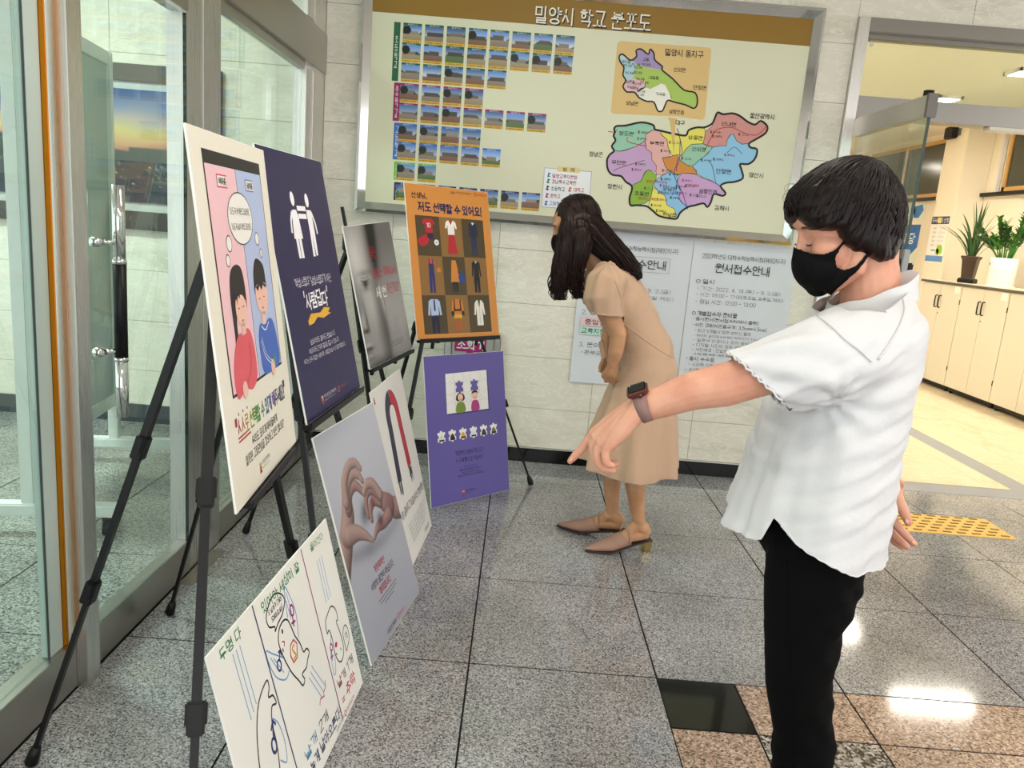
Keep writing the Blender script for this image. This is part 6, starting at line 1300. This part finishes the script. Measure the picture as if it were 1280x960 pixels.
# blouse
BL = mat('blouse_white', '#d2d2d4', .8, spec=.15); t_ = NT(BL); t_.bump(t_.noise(t_.pos((1, 1, 1)), 26, 4, .6, .8), .16, .012)
rings = [(1.305, .700, .060, .070), (1.275, .692, .085, .105), (1.240, .692, .098, .160), (1.19, .690, .108, .182), (1.12, .676, .124, .186), (1.06, .665, .131, .190), (.95, .651, .142, .200), (.86, .643, .151, .208), (.77, .631, .162, .216), (.66, .622, .168, .220)]
rings = [(z, x - .013 * min(1, (1.32 - z) / .1), a_ - .013 * min(1, (1.32 - z) / .1), w_) for z, x, a_, w_ in rings]
b = MB().tube([(x, YC, z) for z, x, a_, w_ in rings], [r[2] for r in rings], 36, up=(1, 0, 0), ry=[r[3] for r in rings])
sl = [np.array(q) for q in ((.67, 1.43, 1.185), (.60, 1.395, 1.166), (.535, 1.380, 1.143), (.475, 1.375, 1.128), (.435, 1.376, 1.118), (.385, 1.378, 1.104))]
b.tube(sl, [.085, .092, .086, .070, .056, .050], 24, up=(0, 1, 0), ry=[.088, .090, .082, .069, .056, .050])
b.ellipsoid((.545, 1.378, 1.112), (.055, .05, .048))
b.tube([(.69, 1.62, 1.19), (.735, 1.69, 1.12), (.77, 1.735, 1.04), (.79, 1.745, .985)], [.085, .082, .070, .058], 20)
bl = remesh(b, .0055, 7)
c = coords(bl); n_ = normals(bl); z = c[:, 2]; th = np.arctan2(c[:, 1] - YC, c[:, 0] - .65)
sleeve_w = np.clip((.60 - c[:, 0]) / .06, 0, 1) * np.clip((1.6 - c[:, 1]) / .05, 0, 1) * np.clip((z - 1.03) / .03, 0, 1)
low = np.clip((1.10 - z) / .35, 0, 1) * (1 - sleeve_w)
d = .0060 * low * np.sin(th * 9 + 1.2 * np.sin(z * 5)) + .0022 * low * np.sin(th * 22 + z * 5)
cd = np.stack([c[:, 0] + .5 * c[:, 2], c[:, 1], c[:, 2] - .5 * c[:, 0]], 1)
d += .0046 * wav(cd, (.16, .12, .030), 3) * (1 - low * .5) + .0016 * wav(cd, (.07, .06, .013), 4) * (1 - low * .4)
arm = np.exp(-(((c[:, 0] - .60) / .09) ** 2 + ((z - 1.10) / .09) ** 2)) * (c[:, 1] < 1.5)       # folds fanning out from the armpit
d += .0035 * arm * np.sin(np.arctan2(z - 1.09, c[:, 0] - .57) * 9)
al = (c - sl[1]) @ ((sl[4] - sl[1]) / np.linalg.norm(sl[4] - sl[1])); d += sleeve_w * .0035 * np.sin(np.arctan2(z - 1.125, c[:, 1] - 1.378) * 8 + al * 25)
set_coords(bl, c + n_ * d[:, None])
def hem_z(x, y):
    """the shirt tail: front panel, side slit, long curved back; by the angle round from the front"""
    ph = abs(math.degrees(math.atan2(abs(y - YC) / .216, -(x - .62) / .163)))
    return float(np.interp(ph, [0, 30, 38, 42.5, 46, 58, 80, 100, 125, 180], [.772, .790, .800, .846, .842, .818, .797, .774, .780, .80])) + .0008 * math.sin(ph * .9)
cut(bl, hem_z)
cut(bl, plane=((.432, 1.376, 1.120), (-.62, 0, -.78)), region=lambda q: q.x < .497 and q.z > 1.03 and q.y < 1.47)
cut(bl, plane=((.79, 1.745, 1.0), (.2, .1, -1)), region=lambda q: q.x > .70 and q.z < 1.06 and q.y > 1.69)
cut(bl, plane=((.69, YC, 1.272), (-.3714, 0, .9285)), region=lambda q: q.x > .585 and abs(q.y - YC) < .15)
bl_bvh = bvh_of(bl); shell(bl, .0012); blo = place('blouse', bl, BL, w1)
# collar band
b = MB(); nseg = 40; vs = []
for hgt, gr in ((-.022, 1.10), (.008, 1.02), (.030, 1.0), (.0305, .975), (.0, .98)):
    for i in range(nseg):
        t = 2 * math.pi * i / nseg; x = .684 + .078 * gr * math.cos(t); y = YC + .073 * gr * math.sin(t); vs.append((x, y, 1.266 + (x - .69) * .40 + hgt * (.75 + .25 * math.cos(t)) + .002 * math.sin(t * 7)))
b.add(vs, [(k * nseg + i, k * nseg + (i + 1) % nseg, (k + 1) * nseg + (i + 1) % nseg, (k + 1) * nseg + i) for k in range(4) for i in range(nseg)])
b.build('collar', BL, blo, origin=parent_origin(w1), smooth=True)
def seam(px, r, name, m, par, bvh, lift=.0022, n=8):
    q = [on_surface(bvh, *p, lift) for p in smooth_path(px, n)]; q = [p for p in q if p is not None]
    if len(q) > 2: MB().tube(q, r, 6).build(name, m, par, origin=parent_origin(w1), smooth=True)
seam([(1022, 394), (1040, 408), (1058, 425), (1075, 438), (1090, 452)], .0022, 'sleeve_seam', BL, blo, bl_bvh)
seam([(1048, 366), (1085, 359), (1118, 362), (1131, 382), (1126, 404), (1112, 430), (1098, 449)], .0022, 'yoke_seam', BL, blo, bl_bvh)
# hems as thin rolled edges
q = []
for i in range(80):
    ph = math.radians(47 + 110 * i / 79); x, y = .62 - .163 * math.cos(ph), YC - .216 * math.sin(ph); h_ = bl_bvh.find_nearest(Vector((x, y, hem_z(x, y) + .001)))
    if h_[0] is not None: q.append(np.array(h_[0]))
MB().tube(q, .0016, 6).build('hem', BL, blo, origin=parent_origin(w1), smooth=True)
# gathered cuff
ax = np.array([-.62, 0, -.78]); u1 = np.array([.78, 0, -.62]); u2 = np.array([0, 1., 0]); ctr = np.array([.432, 1.376, 1.120])
ring = []
for i in range(72):
    t = 2 * math.pi * i / 72; dirv = u1 * math.cos(t) + u2 * math.sin(t); h_ = bl_bvh.ray_cast(Vector(ctr - ax * .004 + dirv * .2), Vector(-dirv))
    r_ = .2 - h_[3] if h_[0] is not None else .052
    ring.append(ctr + dirv * (min(r_, .075) + .0008) + ax * (.002 + .002 * math.sin(i * 1.9)))
MB().tube(ring + [ring[0]], .0022, 6, cap=False).build('cuff_edge', BL, blo, origin=parent_origin(w1), smooth=True)
# trousers
TR = mat('trousers_black', '#040405', .8, spec=.1)
b = MB(); b.ellipsoid((.645, YC, .80), (.118, .168, .12))
for yy, dx_ in ((1.435, 0), (1.605, .055)):
    b.tube([(.632 + dx_, yy + (.02 if yy < 1.5 else -.02), .82), (.625 + dx_, yy, .70), (.622 + dx_, yy, .60), (.632 + dx_, yy, .48), (.662 + dx_, yy, .36), (.672 + dx_, yy, .27), (.69 + dx_, yy, .14), (.70 + dx_, yy, .055)], [.092, .092, .075, .065, .060, .061, .064, .066], 24, up=(1, 0, 0), ry=[.09, .088, .076, .066, .061, .062, .064, .066])
tr_ = remesh(b, .006, 6); c = coords(tr_); n_ = normals(tr_); d = .0035 * wav(c, (.05, .05, .03), 8) * np.clip((c[:, 0] - .60) / .06, .2, 1); set_coords(tr_, c + n_ * d[:, None])
tr_bvh = bvh_of(tr_); tro = place('trousers', tr_, TR, w1)
seam([(984, 700), (986, 780), (988, 860), (990, 958)], .0012, 'side_seam', TR, tro, tr_bvh, .0003)
for yy, dx_ in ((1.435, 0), (1.605, .055)):
    s_ = MB(); x0 = .735 + dx_
    s_.tube([(x0 + .02, yy, .04), (x0 - .03, yy, .045), (x0 - .10, yy, .042), (x0 - .17, yy, .032), (x0 - .215, yy, .022), (x0 - .228, yy, .016)], [.028, .038, .038, .028, .018, .008], 16, up=(0, 0, 1), ry=[.026, .032, .037, .044, .034, .012])
    me = remesh(s_, .005, 3); c = coords(me); c[:, 2] = np.maximum(c[:, 2], .004); set_coords(me, c); so = place('shoe', me, mat('shoe_black', '#0d0d0e', .35), w1)
# watch
wa = el - wr_; wa = np.array(fm - wr_); wa /= np.linalg.norm(wa); up_w = np.array([-.25, -.25, 1.0]); up_w -= wa * (up_w @ wa); up_w /= np.linalg.norm(up_w); sd_w = np.cross(wa, up_w)
wc = wr_ + wa * .012
STR = mat('strap_mauve', '#8a6a64', .55); RG = mat('rose_gold', '#7d4a42', .18, .9)
wt = empty('wrist_watch', (0, 0, 0)); wt.parent = w1; wt.location = Vector(wc) - w1.location
b = MB(); nn = 48; vs = []
for k, (off, rr) in enumerate(((-.011, 0), (-.011, .003), (.011, .003), (.011, 0))):
    for i in range(nn):
        t = 2 * math.pi * i / nn; r1, r2 = .0275 + rr, .0305 + rr; vs.append(wc + wa * off * (1 + .25 * math.cos(t)) + up_w * r1 * math.cos(t) + sd_w * r2 * math.sin(t))
b.add(vs, [(k * nn + i, k * nn + (i + 1) % nn, ((k + 1) % 4) * nn + (i + 1) % nn, ((k + 1) % 4) * nn + i) for k in range(4) for i in range(nn)])
b.build('strap', STR, wt, smooth=True)
Rw = np.stack([wa, sd_w, up_w], 1)
cb = MB(); top = wc + up_w * .0325
for hgt, w_, l_ in ((-.003, .017, .019), (.0, .019, .0215), (.006, .019, .0215), (.009, .0165, .019)):
    pass
def rbox(mb, ctr, R_, hx2, hy2, z0, z1, rad=.007, n=6, inset=.0):
    prof = []
    for cx_, cy_, a0 in ((1, 1, 0), (-1, 1, 90), (-1, -1, 180), (1, -1, 270)):
        for i in range(n): a = math.radians(a0 + 90 * i / (n - 1)); prof.append((cx_ * (hx2 - rad) + rad * math.cos(a), cy_ * (hy2 - rad) + rad * math.sin(a)))
    k = len(prof); vs = []
    for z_, s_ in ((z0, .86), (z0 + .003, 1), (z1 - .0025, 1), (z1, .86)): vs += [ctr + R_ @ np.array([x * s_, y * s_, z_]) for x, y in prof]
    mb.add(vs, [(j * k + i, j * k + (i + 1) % k, (j + 1) * k + (i + 1) % k, (j + 1) * k + i) for j in range(3) for i in range(k)] + [tuple(range(k))[::-1], tuple(range(3 * k, 4 * k))])
rbox(cb, top, Rw, .0205, .0180, -.004, .0075); cb.build('case', RG, wt, smooth=False)
cb = MB(); rbox(cb, top, Rw, .0170, .0150, .0070, .0088, .006); cb.build('watch_glass', mat('watch_glass', '#0a0a0c', .05), wt)
MB().tube([top + sd_w * .018 + wa * .004, top + sd_w * .0215 + wa * .004], .0035, 10).build('crown', RG, wt, smooth=True)
MB().beam(wc - up_w * .031 - wa * .012, wc - up_w * .031 + wa * .012, .012, .003).build('strap_loop', STR, wt)

# ================================================================== the stooping woman
Y2 = 3.2
w2 = empty('person', (.53, Y2, 0), 'woman in a beige dress with long dark hair stooping to look at the boards', 'person')
H2 = Head((.212, Y2, 1.362), 16, .98)
b = MB(); H2.shapes(b); H2.ears(b)
b.tube([(.225, Y2, 1.34), (.262, Y2, 1.28), (.315, Y2, 1.225), (.36, Y2, 1.17)], [.052, .048, .055, .08], 16, up=(0, 1, 0), ry=[.05, .048, .052, .06])
b.tube([(.35, Y2, 1.18), (.43, Y2, 1.07), (.52, Y2, .93), (.575, Y2, .80)], [.13, .14, .13, .15], 20, up=(0, 1, 0), ry=[.075, .09, .085, .095])
for sg in (-1, 1):
    yy = lambda d: Y2 + sg * d
    b.tube([(.345, yy(.15), 1.17), (.35, yy(.168), 1.07), (.405, yy(.158), .965), (.402, yy(.15), .90), (.398, yy(.125), .835)], [.042, .040, .034, .032, .0225], 16)
    hw_ = np.array([.398, yy(.125), .835])
    for d1, d2, r in ((.0, .095, .012), (.012, .100, .012), (-.012, .098, .011)): b.tube([hw_, (.402 + d1, yy(.105), .80), (.405 + d1, yy(.085), .775)], [.020, .0165, r], 10)
    fingers(b, [([(.405 + d, yy(.085), .775), (.406 + d, yy(.06), .757), (.405 + d, yy(.035), .752), (.404 + d, yy(.018), .758)], [.010, .009, .008, .0065]) for d in (-.018, .0, .018)] + [([(.388, yy(.10), .815), (.374, yy(.08), .79), (.372, yy(.06), .775)], [.013, .010, .008])])
def leg(mb, hip, knee, ankle, heel, ball, toe):
    hip, knee, ankle, heel, ball, toe = (np.array(q, float) for q in (hip, knee, ankle, heel, ball, toe))
    calf = knee * .62 + ankle * .38 + np.array([.016, 0, 0]); low_ = knee * .25 + ankle * .75 + np.array([.004, 0, 0])
    mb.tube([hip, (hip + knee) / 2, knee, calf, low_, ankle, ankle + [.008, 0, -.03]], [.085, .068, .050, .0475, .0335, .0285, .027], 18)
    mb.tube([heel + [0, 0, .026], (heel + ankle) / 2 + [.005, 0, .01], ankle + [-.01, 0, -.005]], [.026, .030, .030], 14)
    mb.tube([heel + [.002, 0, .022], heel * .55 + ball * .45 + [0, 0, .035], ball + [0, 0, .020], toe + [0, 0, .012]], [.024, .027, .022, .010], 16, up=(0, 0, 1), ry=[.026, .031, .036, .014])
    mb.tube([ankle + [-.012, 0, -.012], heel * .5 + ball * .5 + [0, 0, .045], ball + [0, 0, .024]], [.029, .027, .020], 14)
shoes = []
near = dict(hip=(.57, 3.13, .80), knee=(.505, 3.135, .46), ankle=(.598, 3.185, .135), heel=(.640, 3.198, .058), ball=(.478, 3.158, .012), toe=(.405, 3.140, .010))
far = dict(hip=(.57, 3.28, .80), knee=(.43, 3.28, .47), ankle=(.497, 3.300, .130), heel=(.540, 3.288, .056), ball=(.372, 3.352, .012), toe=(.293, 3.385, .010))
leg(b, **near); leg(b, **far)
body2 = remesh(b, .0042, 4); place('body', body2, SKIN2, w2)
b = MB(); H2.shapes(b, .004, False, True); H2.ell(b, (.058, 0, -.047), (.060, .060, .060)); mk = remesh(b, .004, 8); c = coords(mk) - H2.E; fu = np.stack([c @ H2.F, c @ H2.U], 1) / H2.k
mp2 = [(.13, -.004), (.092, -.004), (.060, -.018), (.028, -.022), (-.004, -.012), (-.008, -.022), (.020, -.040), (.022, -.075), (.03, -.13), (.13, -.13)]
bm = bmesh.new(); bm.from_mesh(mk); bm.verts.ensure_lookup_table(); ins = in_poly(fu[:, 0], fu[:, 1], mp2); bmesh.ops.delete(bm, geom=[v for v, i in zip(bm.verts, ins) if not i], context='VERTS'); bm.to_mesh(mk); bm.free(); shell(mk, .0015); place('face_mask', mk, MASKM, w2)
H2.eyes(w2, mat('lash_black'), mat('brow_brown'))
# dress
DR = mat('dress_beige', '#bb9c82', .8, spec=.2, Sheen_Weight=.15); t_ = NT(DR); t_.bump(t_.noise(t_.pos(), 600, 2), .1, .001)
b = MB()
b.tube([(.318, Y2, 1.232), (.372, Y2, 1.168), (.430, Y2, 1.080), (.512, Y2, .945), (.560, Y2, .86)], [.085, .170, .172, .158, .17], 28, up=(0, 1, 0), ry=[.068, .098, .108, .108, .112])
b.tube([(.535, Y2, .93), (.563, Y2, .82), (.556, Y2, .70), (.545, Y2, .55), (.530, Y2, .42), (.528, Y2, .30)], [.105, .122, .145, .170, .195, .20], 32, up=(1, 0, 0), ry=[.15, .188, .205, .228, .25, .255])
for sg in (-1, 1): b.tube([(.365, Y2 + sg * .12, 1.185), (.335, Y2 + sg * .155, 1.155), (.330, Y2 + sg * .170, 1.10), (.345, Y2 + sg * .172, 1.05), (.36, Y2 + sg * .172, .99)], [.075, .080, .074, .062, .056], 20)
dr = remesh(b, .0075, 6); c = coords(dr); n_ = normals(dr); z = c[:, 2]; th = np.arctan2(c[:, 1] - Y2, c[:, 0] - .54); low = np.clip((.80 - z) / .4, 0, 1)
slw = np.clip((.42 - c[:, 0]) / .04, 0, 1) * np.clip((z - 1.0) / .05, 0, 1)
d = low * (.021 * np.sin(th * 7 + .6) + .007 * np.sin(th * 15 + z * 4)) + (1 - low) * .0035 * wav(np.stack([c[:, 0] + .6 * c[:, 2], c[:, 1], c[:, 2] - .6 * c[:, 0]], 1), (.16, .1, .04), 21) + slw * .004 * np.sin(np.arctan2(c[:, 0] - .34, c[:, 1] - 3.03) * 7)
set_coords(dr, c + n_ * d[:, None])
cut(dr, lambda x, y: .385 + .05 * max(0, x - .60) + .004 * math.sin(x * 40))
for sg in (-1, 1): cut(dr, plane=((.345, Y2 + sg * .17, 1.042), (-.05, 0, -1)), region=(lambda q: q.x < .415 and q.z > .93 and q.y < Y2 - .11) if sg < 0 else (lambda q: q.x < .415 and q.z > .93 and q.y > Y2 + .11))
dr_bvh = bvh_of(dr); shell(dr, .002); dro = place('dress', dr, DR, w2)
MB().tube([(.345 + .060 * math.cos(t), Y2 - .172 + .060 * math.sin(t), 1.046) for t in np.linspace(0, 2 * math.pi, 30)], .004, 6, cap=False).build('sleeve_cuff', DR, dro, origin=parent_origin(w2), smooth=True)
def seam2(px, r, name):
    q = [on_surface(dr_bvh, *p, .001) for p in smooth_path(px, 6)]; q = [p for p in q if p is not None]
    if len(q) > 2: MB().tube(q, r, 6).build(name, DR, dro, origin=parent_origin(w2), smooth=True)
seam2([(779, 404), (800, 420), (822, 436), (842, 448)], .002, 'waist_seam'); seam2([(768, 350), (776, 372), (779, 404)], .0015, 'sleeve_seam')
MB().add([P(748, 428, 3.16), P(753, 424, 3.16), P(757, 446, 3.15), P(752, 450, 3.15), P(749, 428, 3.18), P(754, 424, 3.18), P(758, 446, 3.17), P(753, 450, 3.17)], [(0, 1, 2, 3), (7, 6, 5, 4), (0, 4, 5, 1), (1, 5, 6, 2), (2, 6, 7, 3), (3, 7, 4, 0)]).build('belt_end', DR, dro, origin=parent_origin(w2))
MB().lathe([(.004, -.002), (.008, -.001), (.008, .001), (.004, .002)], P(778, 405, 3.04), 12, (0, 1, 0)).build('eyelet', mat('eyelet_gold', '#a8895a', .3, .9), dro, origin=parent_origin(w2))
# bracelet
wq = np.array([.398, Y2 - .128, .848]); MB().tube([wq + [.026 * math.cos(t), .022 * math.sin(t), .004 * math.cos(t)] for t in np.linspace(0, 2 * math.pi, 28)], .0025, 6, cap=False).build('bracelet', mat('bracelet_silver', '#b9aaa0', .15, 1.0), w2, smooth=True)
# pointed mules with block heels
MU = mat('mule_suede', '#a58272', .85, spec=.15); SOLE = mat('mule_sole', '#3a2c26', .6); GOLD = mat('heel_gold', '#c9b27a', .18, .95)
for L_ in (near, far):
    heel, ball, toe = (np.array(L_[k]) for k in ('heel', 'ball', 'toe')); fd = toe - ball; fd[2] = 0; fd /= np.linalg.norm(fd); sd = np.array([-fd[1], fd[0], 0])
    sh_ = empty('shoe', (0, 0, 0)); sh_.parent = w2; sh_.location = Vector(ball) - w2.location
    tipp = toe + fd * .035; prof = [(heel - fd * .022, .020, .004), (heel, .028, .004), (heel * .6 + ball * .4, .027, .004), (ball * .8 + heel * .2, .034, .003), (ball, .038, .003), ((ball + toe) / 2, .033, .003), (toe, .020, .003), (tipp, .004, .003)]
    path = [p for p, _, _ in prof]; b = MB(); vs = []
    for p, w_, t in prof:
        z_ = max(p[2] - .006, .001)
        for sx_, dz in ((-1, 0), (1, 0), (1, .007), (-1, .007)): vs.append((p[0] + sd[0] * w_ * sx_, p[1] + sd[1] * w_ * sx_, z_ + dz))
    k = len(prof); b.add(vs, [(i * 4 + j, i * 4 + (j + 1) % 4, (i + 1) * 4 + (j + 1) % 4, (i + 1) * 4 + j) for i in range(k - 1) for j in range(4)] + [(3, 2, 1, 0), tuple(range(4 * k - 4, 4 * k))]); b.build('sole', SOLE, sh_, smooth=False)
    v_ = MB().tube([heel * .52 + ball * .48 + [0, 0, .030], ball * .8 + heel * .2 + [0, 0, .028], ball + [0, 0, .022], (ball + toe) / 2 + [0, 0, .017], toe + [0, 0, .010], tipp + [0, 0, .006]], [.034, .034, .028, .021, .012, .003], 20, up=(0, 0, 1), ry=[.038, .041, .042, .036, .022, .004])
    me = remesh(v_, .004, 3); cut(me, plane=(tuple(heel * .42 + ball * .58 + [0, 0, .03]), tuple(-fd * .75 + np.array([0, 0, .66])))); cc = coords(me); cc[:, 2] = np.maximum(cc[:, 2], .003); set_coords(me, cc)
    set_coords(me, coords(me)); me_c = coords(me) - parent_origin(sh_); set_coords(me, me_c); link('vamp', smooth_on(me), MU, sh_)
    st_c = heel * .40 + ball * .60; MB().tube([st_c + sd * .042 * math.cos(t) + np.array([0, 0, .012 + .066 * math.sin(t)]) - fd * .012 * math.cos(t) for t in np.linspace(.1, math.pi - .1, 14)], .004, 6, ry=.002).build('strap', MU, sh_, smooth=True)
    MB().tube([st_c - sd * .040 * q_ + np.array([0, 0, .036 + .0]) - fd * .004 for q_ in (.98, 1.03)], .006, 8).build('buckle', GOLD, sh_)
    hc_ = heel - fd * .004; MB().beam((hc_[0], hc_[1], .0), (hc_[0], hc_[1], hc_[2] - .004), .034, .034, .042, .042, side=tuple(fd)).build('block_heel', GOLD, sh_, bevel=.003)
# long hair: solid locks plus strands
kc = lambda x, y, Y: P(680 + x / 5.217, 236 + y / 5.217, Y)
b = MB(); H2.ell(b, (-.014, 0, .046), (.098, .088, .092))
H2.ell(b, (-.035, 0, .0), (.080, .086, .09))
masses = [([kc(215, 150, 3.2), kc(290, 260, 3.18), kc(380, 350, 3.16), kc(490, 450, 3.15), kc(570, 530, 3.15), kc(610, 590, 3.15)], [.075, .066, .058, .048, .034, .010], [.085, .095, .10, .095, .08, .05]),
          ([kc(172, 130, 3.14), kc(160, 280, 3.11), kc(142, 400, 3.10), kc(118, 520, 3.10), kc(96, 640, 3.11), kc(105, 725, 3.12)], [.028, .042, .042, .038, .028, .006], [.035, .036, .036, .032, .024, .006]),
          ([kc(225, 190, 3.13), kc(240, 310, 3.09), kc(232, 410, 3.075), kc(210, 510, 3.08), kc(205, 600, 3.09), kc(235, 715, 3.11)], [.040, .052, .044, .030, .020, .005], [.03, .040, .034, .026, .018, .005]),
          ([kc(180, 130, 3.26), kc(180, 300, 3.29), kc(160, 450, 3.30), kc(120, 560, 3.30), kc(115, 660, 3.30)], [.040, .042, .036, .03, .008], [.035, .036, .034, .03, .008])]
for pts, rx, ry in masses: q = smooth_path(pts, 4); f_ = lambda r: np.interp(np.linspace(0, 1, len(q)), np.linspace(0, 1, len(r)), r); b.tube(q, f_(rx) * .92, 16, up=(1, 0, .3), ry=f_(ry) * .92)
hm = remesh(b, .006, 6); c = coords(hm); fpos = (c - H2.E) @ H2.F; upos = (c - H2.E) @ H2.U
c2_ = c + normals(hm) * (.0015 * np.sin(c[:, 1] * 260 + 20 * c[:, 2]) + .001 * np.sin(c[:, 0] * 320 + c[:, 1] * 150))[:, None]; set_coords(hm, c2_)
h2o = place('hair', hm, HAIR2, w2)
sb = MB(); rs = np.random.default_rng(9)
for pts, rx, ry in masses:
    q = np.array(smooth_path(pts, 5)); n = len(q); tl = np.linspace(0, 1, n); fx = np.interp(tl, np.linspace(0, 1, len(rx)), rx); fy = np.interp(tl, np.linspace(0, 1, len(ry)), ry)
    for k in range(150 if ry[1] > .05 else 90):
        a = rs.random() * 2 * math.pi; t0 = rs.random() * .35; rr = .86 + .17 * rs.random(); ph = rs.random() * 6; amp = (.004 + .010 * rs.random()) * (1 if ry[1] > .05 else 1.9); out = []
        for i in range(n):
            if tl[i] < t0: continue
            tg_ = q[min(i + 1, n - 1)] - q[max(i - 1, 0)]; tg_ /= np.linalg.norm(tg_); u_ = np.array([1, 0, .3]); u_ = u_ - tg_ * (u_ @ tg_); u_ /= np.linalg.norm(u_); v_ = np.cross(tg_, u_)
            wv_ = amp * max(0, tl[i] - .45) * math.sin(tl[i] * 16 + ph) * 2
            out.append(q[i] + u_ * (math.cos(a) * fx[i] * rr + wv_) + v_ * (math.sin(a) * fy[i] * rr + wv_ * .5))
        if len(out) > 4: sb.tube(out, [.0006 + .0020 * math.sin(math.pi * (j + .4) / (len(out) + .2)) for j in range(len(out))], 5)
for k in range(150):      # over the crown
    sg = -1 if k % 3 else 1; x0 = 120 + 130 * rs.random(); out = []
    f0 = .06 - .13 * rs.random()
    for t in np.linspace(0, 1, 9):
        an = t * 1.75; f_ = f0 - .025 * t; kk = math.sqrt(max(.05, 1 - (f_ / .105) ** 2)); out.append(H2.p(-.014 + f_, sg * .0885 * kk * math.sin(an), .046 + .0935 * kk * math.cos(an)))
    sb.tube(out, [.0006 + .0018 * math.sin(math.pi * (j + .4) / 9.2) for j in range(9)], 5)
sb.build('hair_strands', HAIR2, h2o, origin=parent_origin(w2), smooth=True, kind='stuff')
